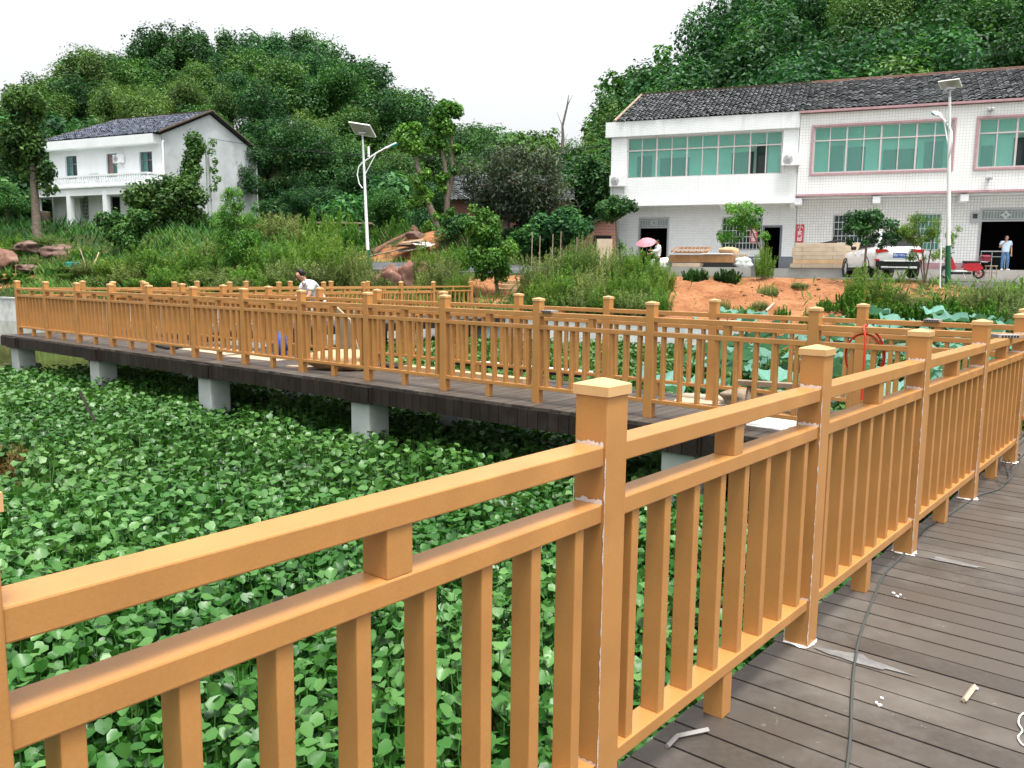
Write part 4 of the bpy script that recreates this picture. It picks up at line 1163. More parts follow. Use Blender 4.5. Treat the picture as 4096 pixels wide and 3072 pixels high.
# ---------------------------------------------------------------- named trees near the pond
def special(name, label, cat, base, blobs, leaves, size, m, trunk_pts, bark='bark', seed=1, limbs=True, **kw):
    """blobs and trunk points in world space; base is the foot of the trunk"""
    r = np.random.default_rng(seed)
    e = empty(name, base, 0, label, cat)
    bl = [(b[0] - base[0], b[1] - base[1], b[2] - base[2], b[3]) for b in blobs]
    bl = [(b[0], b[1], b[2], b[3] * 1.22) for b in bl]
    link('crown', crown_mesh('crown', r, bl, int(leaves * 1.7), size * .74, F[m], **kw), None, e)
    mb = MB()
    for pts, rad in trunk_pts:
        g_ = gz(pts[0][0], pts[0][1]) - .12
        if pts[0][2] > g_ + .05: pts = [(pts[0][0], pts[0][1], g_)] + list(pts)
        q = [Vector(p) - Vector(base) for p in pts]
        mb.tube(q, [rad * (1.2 - .75 * i / (len(q) - 1)) for i in range(len(q))], 8)
    if limbs:
        tp = Vector(trunk_pts[0][0][-1]) - Vector(base); r0 = trunk_pts[0][1] * .3
        for b in bl[:10]:
            e1_ = Vector(b[:3]); mb.tube([tp * .9, (tp * .9 + e1_) / 2 + Vector((0, 0, -.05)), e1_], [r0, r0 * .7, r0 * .3], 5)
    mb.build('trunk', MT[bark], e)
    return e
def B(xd, yd, Y, rpx): p = at(xd, yd, Y); return (p.x, p.y + rnd.uniform(-.5, .5) * rpx * mpp(Y), p.z, rpx * mpp(Y))
def blobpatch(r, xd, yd, Y, rx, ry, n, rb): 
    out = []
    for i in range(n):
        a = r.uniform(0, 6.28); q = math.sqrt(r.random())
        bx = B(xd + math.cos(a) * rx * q, yd + math.sin(a) * ry * q, Y, r.uniform(*rb))
        out.append((bx[0], Y + r.uniform(-1, 1) * rx * .7 * mpp(Y) * math.sqrt(max(0, 1 - q * q)), bx[2], bx[3]))
    return out
def T(*pts): return [tuple(at(*p)) for p in pts]
ry_ = random.Random(5)
# pollarded tree by the left house
Y = 54
special('pollarded_tree', 'pollarded tree with shaggy tufts on a bare trunk beside the balconied house', 'tree', tuple(at(80, 505, Y)),
        blobpatch(ry_, 52, 222, Y, 42, 22, 9, (14, 22)) + blobpatch(ry_, 45, 300, Y, 40, 42, 8, (13, 20)) + blobpatch(ry_, 40, 325, Y, 42, 30, 12, (14, 22)) + blobpatch(ry_, 78, 370, Y, 26, 35, 6, (9, 15)) + blobpatch(ry_, 105, 400, Y, 10, 18, 3, (6, 9)),
        5200, .36, 'mid', [(T((80, 505, Y), (76, 430, Y), (70, 360, Y), (66, 300, Y), (60, 240, Y)), .27)], 'bark', 21, limbs=False)
# leaning pollard, and the twin-stemmed one
Y = 45
special('pollarded_tree', 'leaning pollarded tree with one tufted head, nearest the solar street lamp', 'tree', tuple(at(948, 522, Y)),
        blobpatch(ry_, 884, 280, Y, 13, 16, 7, (9, 13)) + blobpatch(ry_, 886, 308, Y, 22, 14, 9, (10, 14)) + blobpatch(ry_, 905, 390, Y, 16, 12, 5, (6, 10)) + blobpatch(ry_, 900, 435, Y, 22, 14, 6, (7, 11)) + blobpatch(ry_, 925, 378, Y, 6, 10, 2, (5, 8)) + blobpatch(ry_, 912, 420, Y, 20, 26, 6, (6, 9)) + blobpatch(ry_, 940, 480, Y, 12, 20, 4, (5, 8)),
        4200, .27, 'bright', [(T((948, 522, Y), (938, 470, Y), (915, 415, Y), (902, 360, Y), (890, 310, Y)), .19)], 'bark', 22, limbs=False)
special('pollarded_tree', 'twin-stemmed pollarded tree, the taller of the two tufted ones in the middle', 'tree', tuple(at(966, 515, 45.5)),
        blobpatch(ry_, 962, 240, 45.5, 24, 14, 10, (9, 13)) + blobpatch(ry_, 955, 272, 45.5, 22, 18, 8, (9, 13)) + blobpatch(ry_, 946, 305, 45.5, 14, 14, 5, (8, 11)) + blobpatch(ry_, 990, 322, 45.5, 9, 7, 3, (6, 8)) + blobpatch(ry_, 958, 395, 45.5, 12, 24, 6, (5, 8)) + blobpatch(ry_, 968, 470, 45.5, 10, 24, 4, (5, 8)) + blobpatch(ry_, 985, 360, 45.5, 8, 18, 3, (5, 7)),
        4200, .27, 'bright', [(T((966, 515, 45.5), (965, 460, 45.5), (966, 400, 45.5), (960, 350, 45.5), (951, 312, 45.5)), .16), (T((967, 430, 45.5), (978, 380, 45.5), (977, 320, 45.5), (972, 270, 45.5)), .13)], 'bark', 23, limbs=False)
# dark fruit tree in front of the old shed
Y = 44
special('fruit_tree', 'large dull grey-green fruit tree with sparse leaves in front of the old brick shed', 'tree', tuple(at(1090, 520, Y)),
        blobpatch(ry_, 1118, 390, Y, 108, 74, 46, (15, 27)) + blobpatch(ry_, 1145, 462, Y, 92, 34, 22, (15, 24)), 7500, .30, 'grey',
        [(T((1090, 520, Y), (1095, 470, Y), (1105, 420, Y), (1115, 370, Y)), .22)], 'bark', 24, limbs=True, shell=.2, aspect=.4, droop=.4)
special('tree', 'bright green upper sprays of a broadleaf tree rising behind the fruit tree', 'tree', tuple(at(1090, 500, 52)),
        blobpatch(ry_, 1130, 330, 52, 62, 22, 14, (12, 20)), 2600, .34, 'yellow', [(T((1090, 500, 52), (1110, 400, 52), (1125, 345, 52)), .18)], 'darkbark', 25)
special('tree', 'dark spreading tree in the corner between the fruit tree and the white house', 'tree', tuple(at(1275, 480, 50)),
        blobpatch(ry_, 1265, 400, 50, 38, 50, 20, (15, 24)), 4200, .32, 'dark', [(T((1275, 480, 50), (1268, 430, 50), (1262, 370, 50)), .16)], 'darkbark', 26)
special('tree', 'low dark tree shading the rubble under the fruit tree', 'tree', tuple(at(1215, 545, 41)),
        blobpatch(ry_, 1210, 488, 41, 62, 24, 18, (12, 20)), 3600, .28, 'dark', [(T((1215, 545, 41), (1212, 500, 41)), .10)], 'darkbark', 27)
# round-headed young tree by the house corner
Y = 37
special('young_tree', 'young tree clipped to a dark ball on a thin stem by the white house corner', 'tree', tuple(at(1333, 545, Y)),
        blobpatch(ry_, 1330, 452, Y, 38, 20, 18, (8, 13)), 3600, .17, 'dark', [(T((1333, 545, Y), (1332, 510, Y), (1330, 470, Y)), .055)], 'bark', 28)
Y = 34.5
special('young_tree', 'leafy light green young tree in front of the barred window and open doorway', 'tree', tuple(at(1652, 585, Y)),
        blobpatch(ry_, 1604, 468, Y, 56, 28, 22, (6, 12)) + blobpatch(ry_, 1585, 508, Y, 44, 18, 10, (5, 9)) + blobpatch(ry_, 1645, 500, Y, 16, 20, 6, (5, 8)), 2200, .17, 'bright',
        [(T((1652, 585, Y), (1645, 545, Y), (1628, 505, Y), (1608, 475, Y)), .05)], 'bark', 29, aspect=.35, shell=.25)
Y = 31.5
special('young_tree', 'young tree with a dark rounded crown right in front of the white car', 'tree', tuple(at(1868, 605, Y)),
        blobpatch(ry_, 1872, 484, Y, 54, 24, 24, (6, 12)) + blobpatch(ry_, 1888, 518, Y, 54, 16, 12, (5, 9)), 2300, .17, 'dark', [(T((1868, 605, Y), (1869, 560, Y), (1872, 520, Y), (1874, 490, Y)), .055)], 'bark', 31, aspect=.45, shell=.3)
special('young_tree', 'feathery young tree with several thin stems between the car and the green-based lamp', 'tree', tuple(at(1998, 612, Y)),
        blobpatch(ry_, 1980, 492, Y, 50, 30, 22, (6, 12)) + blobpatch(ry_, 2000, 538, Y, 46, 26, 14, (5, 9)) + blobpatch(ry_, 2045, 505, Y, 30, 24, 9, (4, 7)), 2600, .19, 'weed',
        [(T((1998, 612, Y), (1995, 560, Y), (1985, 500, Y)), .04), (T((1998, 612, Y), (2008, 555, Y), (2018, 505, Y)), .035), (T((1996, 612, Y), (1988, 570, Y), (1970, 520, Y)), .03)], 'bark', 32, aspect=.18, droop=.5, shell=.2)
Y = 33
special('young_tree', 'bright green bushy young tree above the red earth, left of the stone steps', 'tree', tuple(at(1075, 632, Y)),
        blobpatch(ry_, 1042, 500, Y, 40, 30, 18, (8, 14)) + blobpatch(ry_, 1062, 545, Y, 48, 34, 24, (10, 15)) + blobpatch(ry_, 1038, 458, Y, 18, 20, 8, (5, 9)) + blobpatch(ry_, 1070, 585, Y, 32, 24, 10, (8, 12)), 5200, .19, 'bright', [(T((1075, 632, Y), (1068, 580, Y), (1055, 520, Y), (1045, 465, Y)), .07)], 'bark', 33)
Y = 39
special('young_tree', 'pale green conifer-like young tree in front of the gable of the left house', 'tree', tuple(at(508, 585, Y)),
        blobpatch(ry_, 505, 530, Y, 50, 36, 26, (9, 15)) + blobpatch(ry_, 505, 475, Y, 42, 36, 24, (8, 13)) + blobpatch(ry_, 508, 430, Y, 22, 22, 12, (5, 9)), 6500, .22, 'bright', [(T((508, 585, Y), (507, 520, Y), (507, 440, Y)), .07)], 'bark', 34, aspect=.22, spike=1.0)
# big dark bush and creeper pole beside the left house
Y = 52
special('bush', 'large dark green bush hiding the right end of the balcony', 'bush', tuple(at(365, 525, Y)),
        blobpatch(ry_, 360, 430, Y, 78, 36, 30, (13, 21)) + blobpatch(ry_, 385, 485, Y, 62, 36, 20, (13, 20)), 6200, .34, 'mid', [(T((365, 525, Y), (363, 480, Y), (360, 430, Y)), .12)], 'darkbark', 35)
special('bush', 'lighter green bush in front of the porch columns of the left house', 'bush', tuple(at(262, 535, 48)),
        blobpatch(ry_, 255, 492, 48, 46, 24, 16, (10, 16)) + blobpatch(ry_, 300, 495, 47, 26, 36, 10, (9, 14)), 4600, .28, 'mid', [(T((262, 535, 48), (260, 500, 48)), .08)], 'darkbark', 36)
pv = at(455, 480, 58.5)
pe = empty('utility_pole', (pv.x, 58.5, gz(pv.x, 58.5) - .3), 0, 'grey concrete pole wrapped in creeper in front of the gable wall', 'pole')
ph = at(446, 300, 58.5).z - pe.location.z; tx = at(446, 300, 58.5).x - pv.x
mb = MB(); mb.tube([(0, 0, 0), (tx, 0, ph)], [.16, .12], 10); mb.build('pole_shaft', MT['concrete'], pe)
r_ = np.random.default_rng(8); bl = []
for i in range(30):
    f = 1 - i / 30; zz = ph * (.42 + .56 * f) if i < 24 else ph * .4
    ww = .55 + .5 * math.sin(f * 2.6)
    p0 = at(446 - 16 + 22 * (f - .7) * 0, 300, 58.5)
    bl.append((tx * f - .45 - (1 - f) * 1.0 + r_.normal() * .18, -.3, zz, r_.uniform(.35, .55)))
for i in range(6): bl.append((tx + .5 + r_.normal() * .1, -.2, ph * (.95 - .1 * i), .25))
link('creeper', crown_mesh('creeper', r_, bl, 5200, .22, F['mid'], up=.2), None, pe)
for (xd, yt, Y, k_) in ((995, 478, 46.2, 1.0), (1030, 490, 45.5, .9), (1120, 500, 43, 1.0), (1175, 495, 42.6, 1.0), (1240, 505, 44, .8), (985, 505, 43.5, .8), (1310, 500, 44.2, .7)):
    p = at(xd, yt, Y); z = gz(p.x, Y); kk = K['dbush']
    kk.put((p.x, Y, z - .1), max(.3, (p.z - z) / kk.top), rnd.uniform(0, 6), 'bush', 'dark bush crowding the foot of the old brick walls', 'bush', 'dark bushes round the brick sheds', sxy=k_ * .55)
# bare dead trunk on the skyline
p = at(1213, 295, 61)
dt = empty('dead_tree', (p.x, 61, p.z - 2.5), 0, 'bare dead trunk sticking up into the white sky left of the paired houses', 'tree')
mb = MB(); top = at(1220, 205, 61).z - dt.location.z
mb.tube([(0, 0, 0), (.1, 0, 2.5), (.05, 0, top * .6), (.35, 0, top * .85), (.45, 0, top)], [.13, .11, .085, .065, .02], 7)
for a, b, c in (((.2, 0, top * .78), (.6, 0, top * .95), .03), ((.05, 0, top * .6), (-.35, .1, top * .78), .03), ((.05, 0, top * .5), (-.4, -.1, top * .58), .03), ((.3, 0, top * .85), (.75, 0, top * 1.0), .03), ((.1, 0, top * .4), (.45, 0, top * .5), .025)):
    mb.tube([a, b], [c, .01], 5)
mb.build('trunk', MT['bark'], dt)

# ---------------------------------------------------------------- weed thickets: many stems with narrow leaves
def weed_mesh(seed, h, rad, stems, per, leaf, m, aspect=.16, plume=False):
    r = np.random.default_rng(seed)
    P = []; A = []; Nn = []; Ln = []; Tn = []
    stem = MB()
    for s in range(stems):
        a = r.uniform(0, 6.28); q = math.sqrt(r.random()) * rad
        hh = h * r.uniform(.55, 1.0) * (1 - .35 * (q / rad) ** 2)
        bx, by = math.cos(a) * q, math.sin(a) * q
        lx, ly = math.cos(a) * .25 * hh * (q / rad) + r.normal() * .08 * hh, math.sin(a) * .25 * hh * (q / rad) + r.normal() * .08 * hh
        if s % 3 == 0: stem.tube([(0, 0, -.12), (bx, by, -.02), (bx + lx * .4, by + ly * .4, hh * .5), (bx + lx, by + ly, hh * .96)], [.008, .012, .009, .003], 4)
        f = r.random(per) ** .8
        f = .12 + .88 * f
        az = r.uniform(0, 6.28, per)
        spread = hh * .20 * (1.15 - f)
        P.append(np.c_[bx + lx * f ** 1.5 + np.cos(az) * spread * r.random(per), by + ly * f ** 1.5 + np.sin(az) * spread * r.random(per), hh * f])
        A.append(np.c_[np.cos(az), np.sin(az), np.full(per, .95)] + r.normal(size=(per, 3)) * .25)
        Nn.append(np.c_[np.cos(az) * -.5, np.sin(az) * -.5, np.full(per, .9)] + r.normal(size=(per, 3)) * .4)
        Ln.append(leaf * (.6 + .7 * r.random(per)) * (1.25 - .6 * f))
        Tn.append(np.clip(r.uniform(.2, .55) + .25 * (f - .3) + r.normal(size=per) * .12, 0, 1))
    P = np.concatenate(P); A = np.concatenate(A); Nn = np.concatenate(Nn); Ln = np.concatenate(Ln); Tn = np.concatenate(Tn)
    v, f = leafcloud(P, Nn, A, Ln, Ln * aspect, .1)
    return np_mesh('foliage', v, f, F[m], np.r_[Tn, Tn]), stem.mesh('stems', MT['wood'])
WK = {'a': weed_mesh(41, 2.0, 1.15, 80, 75, .26, 'weed'), 'b': weed_mesh(42, 2.0, 1.2, 75, 75, .24, 'weedpale', .2), 'c': weed_mesh(43, 2.0, .85, 70, 70, .26, 'weed', .14), 'd': weed_mesh(44, 1.2, .9, 60, 70, .22, 'bright', .32), 'f': weed_mesh(46, .8, 1.0, 55, 55, .19, 'bright', .75), 'e': weed_mesh(45, 1.0, .8, 60, 60, .2, 'dark', .5)}
WL = {'a': 'tall feathery bright green weed clump', 'b': 'pale grey-green seeding weed clump', 'c': 'slender upright green weed clump', 'd': 'low leafy yellow-green weed clump', 'e': 'low dark leafy shrub', 'f': 'sprawling broad-leaved light green creeper'}
def weed(xd, ty, by, Y, w, kind, where, uniq=None):
    p = at(xd, ty, Y); z = gz(p.x, Y); h = p.z - z
    if h < .25: h = .25
    fm, sm_ = WK[kind]
    if kind in 'abc': h *= 1.12
    hh = .8 if kind == 'f' else 1.2 if kind == 'd' else 1.0 if kind == 'e' else 2.0; rr = {'a': 1.4, 'b': 1.4, 'c': 1.05, 'd': 1.1, 'e': .95, 'f': 1.15}[kind]
    e = empty('weed_clump' if kind != 'e' else 'shrub', (p.x, Y, z - .03), rnd.uniform(0, 6.28), uniq or (WL[kind] + ' ' + where), 'weed' if kind != 'e' else 'shrub', 'weed clumps ' + where + ', ' + kind.translate(str.maketrans({'a': 'feathery', 'b': 'pale', 'c': 'slender', 'd': 'low', 'e': 'dark', 'f': 'creeping'})))
    k = w * mpp(Y) / 2 / rr
    e.scale = (k, k, h / hh)
    link('stems', sm_, None, e); link('foliage', fm, None, e)
rw = random.Random(77)
lft = 'on the bank left of the solar lamp'
for (xd, ty, Y, w, k) in ((205, 560, 44, 110, 'b'), (260, 545, 43, 120, 'a'), (330, 520, 41.5, 120, 'a'), (395, 530, 40.5, 100, 'c'), (440, 530, 40, 120, 'a'), (570, 515, 39, 110, 'a'), (610, 500, 38.5, 110, 'c'), (665, 505, 37.5, 110, 'a'), (705, 475, 39, 120, 'a'),
                          (740, 510, 37, 120, 'a'), (775, 535, 36.3, 80, 'b'), (300, 560, 41, 110, 'b'), (380, 560, 39, 120, 'a'), (470, 575, 38, 130, 'b'), (540, 570, 37.5, 110, 'a'), (620, 555, 36.5, 120, 'b'), (690, 560, 36, 120, 'b'), (145, 575, 46, 100, 'b'), (150, 520, 50, 90, 'b'), (40, 500, 52, 90, 'd'), (110, 505, 52, 80, 'b'),
                          (20, 585, 45.5, 80, 'd'), (10, 600, 45, 60, 'e'), (75, 548, 47.5, 60, 'b'), (100, 570, 46.5, 60, 'a'), (135, 545, 47.5, 50, 'b'), (60, 595, 45, 60, 'c'), (155, 560, 46.5, 50, 'd'), (30, 512, 51, 70, 'a'), (175, 530, 49, 60, 'a'), (240, 590, 41.5, 120, 'b'), (330, 595, 39.5, 120, 'a'), (425, 590, 38, 120, 'c'), (520, 590, 36.5, 120, 'b'), (600, 590, 36, 120, 'a'), (800, 580, 35, 70, 'b'), (170, 595, 44, 100, 'a'), (455, 520, 45, 110, 'b'), (580, 455, 52, 110, 'b'), (640, 460, 52, 120, 'b'), (690, 440, 49, 90, 'd'), (730, 440, 48, 80, 'd'), (770, 470, 46, 80, 'd')):
    weed(xd, ty, 0, Y, w, k, lft)
mid = 'on the bank between lamp and steps'
for (xd, ty, Y, w, k) in ((925, 520, 35, 90, 'a'), (960, 545, 33.5, 80, 'b'), (990, 575, 32.5, 70, 'a'), (935, 575, 34, 80, 'b'), (830, 480, 46, 70, 'd'), (860, 460, 47, 70, 'd'), (920, 490, 46, 60, 'b'), (985, 520, 38, 70, 'd'), (860, 595, 35, 60, 'b'), (985, 600, 33, 50, 'd')):
    weed(xd, ty, 0, Y, w, k, mid)
rgt = 'on the bank in front of the white tiled house'
for (xd, ty, Y, w, k) in ((1160, 545, 32, 90, 'b'), (1205, 530, 33, 100, 'b'), (1250, 520, 33, 110, 'a'), (1300, 525, 33, 100, 'b'), (1350, 530, 33.2, 110, 'a'), (1400, 540, 33, 100, 'a'), (1430, 570, 32, 70, 'c'), (1175, 590, 30.5, 90, 'a'), (1230, 575, 30.6, 110, 'a'), (1290, 570, 30, 110, 'b'), (1345, 575, 30, 110, 'a'), (1400, 585, 30, 100, 'a'), (1190, 620, 29.8, 90, 'a'), (1250, 615, 29.5, 110, 'b'), (1310, 615, 29.2, 110, 'a'), (1370, 620, 29, 110, 'b'), (1420, 620, 29, 80, 'a'), (1265, 500, 34, 60, 'b')):
    weed(xd, ty, 0, Y, w, k, rgt)
rg2 = 'on the bank below the car and the scooter'
for (xd, ty, Y, w, k) in ((1880, 570, 28.6, 120, 'a'), (1845, 610, 28, 80, 'f'), (1930, 608, 28.5, 70, 'b'), (1980, 628, 28, 70, 'b'), (2040, 632, 27.5, 80, 'f'), (2090, 618, 27.5, 80, 'b'), (2140, 606, 27.5, 90, 'b'), (2185, 604, 27, 80, 'b'), (2215, 596, 27, 80, 'f'), (2060, 648, 26.5, 90, 'f'), (2130, 642, 26.2, 90, 'f'), (2195, 636, 26, 90, 'b'), (1990, 645, 26.8, 100, 'f'), (1925, 642, 27, 90, 'f'), (1860, 645, 27, 80, 'f'), (1790, 640, 27.8, 50, 'f'), (1660, 612, 30.5, 50, 'b'), (1640, 645, 28.6, 40, 'b'), (1560, 640, 28.5, 50, 'b'), (1610, 655, 28, 60, 'd'), (1655, 527, 33, 44, 'c'), (1690, 655, 27.5, 40, 'f'), (1750, 655, 27, 50, 'd'), (1730, 606, 31.5, 40, 'b')):
    weed(xd, ty, 0, Y, w, k, rg2)
weed(1505, 572, 0, 33.6, 60, 'e', rgt, 'low dark leafy shrub left of its twin below the stack of railing panels')
weed(1572, 572, 0, 33.6, 60, 'e', rgt, 'low dark leafy shrub right of its twin below the stack of railing panels')

# ---------------------------------------------------------------- rough grass and creepers over the banks (uncountable)
def grass(name, n, seed, xr, yr, hr, m, keep, wid=.05):
    r = np.random.default_rng(seed)
    x = r.uniform(*xr, n); y = r.uniform(*yr, n)
    k = keep(x, y, r.random(n)); x, y = x[k], y[k]; n = len(x)
    z = ground(x, y)
    az = r.uniform(0, 6.28, n); h = r.uniform(*hr, n) * (.6 + .8 * vnoise(x, y, 1.3, 9))
    ax = np.c_[np.cos(az) * .5, np.sin(az) * .5, np.ones(n)]
    nr = np.c_[np.cos(az + 1.57), np.sin(az + 1.57), np.full(n, .35)]
    v, f = leafcloud(np.c_[x, y, z + h * .42], nr, ax, h, wid * (.6 + .9 * r.random(n)), .1)
    t = np.clip(.2 + .5 * vnoise(x, y, 2.2, 4) + r.normal(size=n) * .15, 0, 1)
    return tag(link(name, np_mesh(name, v, f, F[m], np.r_[t, t])), 'rough grass and low weeds covering the banks', 'grass', kind='stuff')
def keepbank(x, y, u):
    t = y - np.interp(x, EDX, EDY); v = (x - 22.7) * HX.y * 0 + (x - 22.7) * HY.x + (y - 38) * HY.y; uu = (x - 22.7) * HX.x + (y - 38) * HX.y
    ok = (t > .15) & ~((v > -8.3) & (uu > -20.5) & (v < 9)) & ~((v > -8.3) & (uu > -14))
    lx = (x + 24.8) * .907 + (y - 60) * -.42; ly = (x + 24.8) * .42 + (y - 60) * .907
    ok &= ~((lx > -12.3) & (lx < .2) & (ly > -2.2) & (ly < 9.5))
    ok &= ~((x > -9.5) & (x < 6.6) & (y > 37.3 - .13 * x - 1.0) & (y < 41.2 - .13 * x - .8 + .4))
    s = soil_mask(x, y)
    ok &= ((x + 5.2) / 2.3) ** 2 + ((y - 43.6) / 1.3) ** 2 > 1
    return ok & (u > np.clip(s * 1.25, 0, .985))
grass('grass', 60000, 51, (-34, 24), (24, 50), (.18, .6), 'weed', keepbank, .05)
grass('grass', 30000, 52, (-60, 20), (44, 72), (.3, .9), 'mid', keepbank, .1)
grass('grass', 16000, 53, (-34, 24), (24, 48), (.25, .6), 'weedpale', keepbank, .05)
grass('grass', 5000, 54, (-34, 24), (24, 48), (.12, .3), 'redweed', keepbank, .05)

# clods and stones lying on the bare soil
r = np.random.default_rng(88); n = 5200
x = r.uniform(-30, 18, n); y = r.uniform(26, 50, n); t_ = y - np.interp(x, EDX, EDY); vv_ = (x - 22.7) * HX.y * 0 + (x - 22.7) * HY.x + (y - 38) * HY.y
k = (t_ > .4) & (soil_mask(x, y) > r.random(n) * .9 + .12) & (vv_ < -8.6) ; x, y = x[k], y[k]; n = len(x)
sz_ = .018 + .07 * r.random(n) ** 3.5
oct_ = np.array([(1, 0, 0), (-1, 0, 0), (0, 1, 0), (0, -1, 0), (0, 0, .75), (0, 0, -.6)], float)
of = np.array([(0, 2, 4), (2, 1, 4), (1, 3, 4), (3, 0, 4), (2, 0, 5), (1, 2, 5), (3, 1, 5), (0, 3, 5)])
vs_ = (oct_[None] * (.7 + .6 * r.random((n, 6, 1)))) * sz_[:, None, None] + np.c_[x, y, ground(x, y) + sz_ * .3][:, None]
fs_ = (of[None] + (np.arange(n) * 6)[:, None, None]).reshape(-1, 3)
MT['clod'] = mat('soil_clod', (.27, .125, .06), .95, .3, 3, .1, world=True, dirt=(.36, .27, .19), dirt_scale=1.2)
tag(link('soil_clods', np_mesh('soil_clods', vs_.reshape(-1, 3), fs_, MT['clod'])), 'loose clods and small stones scattered over the bare orange soil', 'clods', kind='stuff')

# ---------------------------------------------------------------- water hyacinth: one dense floating mat (uncountable)
def hyacinth(name, x, y, seed, lod, hscale=1.0, sz=1.0):
    r = np.random.default_rng(seed)
    n = len(x)
    # each leaf: a petiole leaning out of its rosette and a cupped round blade
    az = r.uniform(0, 6.28, n); lean = r.uniform(.05, .75, n)
    hgt = (.20 + .26 * r.random(n) ** .8) * hscale * (.8 + .4 * vnoise(x, y, .9, 3)) * (1.12 - .55 * lean)
    R_ = (.042 + .022 * r.random(n)) * sz * (1.1 - .3 * (lean > .6))
    base = np.c_[x, y, np.full(n, WATER - .01)]
    out = np.c_[np.cos(az), np.sin(az), np.zeros(n)]
    tip = base + out * (hgt * lean * .8)[:, None]; tip[:, 2] += hgt
    tilt = np.clip(lean + r.normal(size=n) * .5 + .12, -.5, 1.75)          # blade pitch
    nrm = unit(np.c_[-np.cos(az) * np.sin(tilt) * -1, -np.sin(az) * np.sin(tilt) * -1, np.cos(tilt)] + r.normal(size=(n, 3)) * .22)
    # blade axis continues outward from the petiole, curling up
    ax = out * np.cos(tilt)[:, None] + np.array([0, 0, 1]) * (.35 - np.sin(tilt))[:, None]
    nrm = unit(nrm); ax = unit(ax - nrm * np.sum(ax * nrm, 1, keepdims=True)); sd = np.cross(nrm, ax)
    if lod == 0: ang = np.radians([180, 215, 255, 300, 335, 0, 25, 60, 105, 145]); rad = np.array([.55, .88, 1.04, 1.0, .98, 1.16, .98, 1.0, 1.04, .88])
    else: ang = np.radians([180, 240, 300, 0, 60, 120]); rad = np.array([.7, 1.0, 1.02, 1.05, 1.02, 1.0])
    m = len(ang); cup = r.uniform(-.1, .6, n)
    c = tip + ax * (R_ * .62)[:, None]
    vs = [c - nrm * (R_ * .12)[:, None]]
    for a, q in zip(ang, rad):
        edge = c + ax * (math.cos(a) * q * R_)[:, None] + sd * (math.sin(a) * q * R_)[:, None]
        edge = edge + nrm * (R_ * (cup * abs(math.sin(a)) ** 1.5 + r.normal(size=n) * .05 + .02))[:, None] - nrm * (R_ * .18 * max(0, math.cos(a)) ** 2)[:, None]
        vs.append(edge)
    V = np.stack(vs, 1)
    i0 = np.arange(n) * (m + 1)
    Fc = np.concatenate([np.c_[i0, i0 + 1 + k, i0 + 1 + (k + 1) % m] for k in range(m)])
    rowt = np.clip(.30 + .38 * (hgt / hscale - .28) / .2 * .5 + .22 * vnoise(x, y, 1.6, 6) + r.normal(size=n) * .13, 0, 1)
    tl = np.tile(rowt, m)
    V = V.reshape(-1, 3)
    # petioles as two crossed slivers
    w = .007 * sz
    pv = np.stack([base + sd * w, base - sd * w, tip - sd * w * .7 + ax * (R_ * .15)[:, None], tip + sd * w * .7 + ax * (R_ * .15)[:, None]], 1).reshape(-1, 3)
    j0 = len(V) + np.arange(n) * 4
    Fp = np.concatenate([np.c_[j0, j0 + 1, j0 + 2], np.c_[j0, j0 + 2, j0 + 3]])
    tp_ = np.clip(np.tile(rowt * .5 + .35, 2), 0, 1)
    me = np_mesh(name, np.concatenate([V, pv]), np.concatenate([Fc, Fp]), F['hyacinth'], np.r_[tl, tp_], smooth=False)
    sm = np.zeros(len(me.polygons), bool); sm[:len(Fc)] = True
    me.polygons.foreach_set('use_smooth', sm)
    return tag(link(name, me), 'dense mat of glossy round-leaved water hyacinth floating on the pond', 'water hyacinth', kind='stuff')
def pondmask(x, y):
    t = y - np.interp(x, EDX, EDY)
    q = x * QN.x + y * QN.y; pdist = x * PD.x + y * PD.y; vv = x * VD.x + y * VD.y
    ok = (t < -.35)
    opn = (x < -11.9 - .25 * (y - 17) * 0 + .6 * (vnoise(x, y, .8, 12) - .5)) & (y > 16.4 + .5 * vnoise(x, y, 1.2, 14))
    opn |= (q > QC - .1 + .6 * vnoise(x, y, .7, 13)) & (vv < VO - 1.0) & (x < -7.6)
    gap = vnoise(x, y, 1.5, 18) * .6 + vnoise(x, y, .6, 19) * .4
    opn |= (gap > .80)
    leftgap = (x < -4.6) & (vnoise(x, y, .9, 23) > .62) & (y < 10.5) & (x < -.52 * y - .3)
    return ok & ~opn & ~leftgap & (pdist < PE + 1.2)
def scatter(n, seed, xr, yr, keep):
    r = np.random.default_rng(seed)
    # rosettes first, then the leaves around each
    cx = r.uniform(*xr, n // 6); cy = r.uniform(*yr, n // 6)
    x = np.repeat(cx, 6) + r.normal(size=len(cx) * 6) * .055; y = np.repeat(cy, 6) + r.normal(size=len(cx) * 6) * .055
    k = keep(x, y); return x[k], y[k]
x, y = scatter(76000, 61, (-9, 3), (.2, 8.5), lambda x, y: pondmask(x, y) & (x > -.8 * y - 2.2) & (y < 8.2))
hyacinth('water_hyacinth', x, y, 62, 0, sz=.72)
x, y = scatter(105000, 63, (-15, 6), (6, 20), lambda x, y: pondmask(x, y) & (x > -.74 * y - 1.5) & (y >= 8.2) & (x * QN.x + y * QN.y < QC + 2.4))
hyacinth('water_hyacinth', x, y, 64, 1, sz=.80)
x, y = scatter(70000, 65, (-10, 14), (10, 32), lambda x, y: pondmask(x, y) & (x * QN.x + y * QN.y >= QC + 2.2) & (x * VD.x + y * VD.y > VO - 1.5))
hyacinth('water_hyacinth', x, y, 66, 1, sz=1.15)

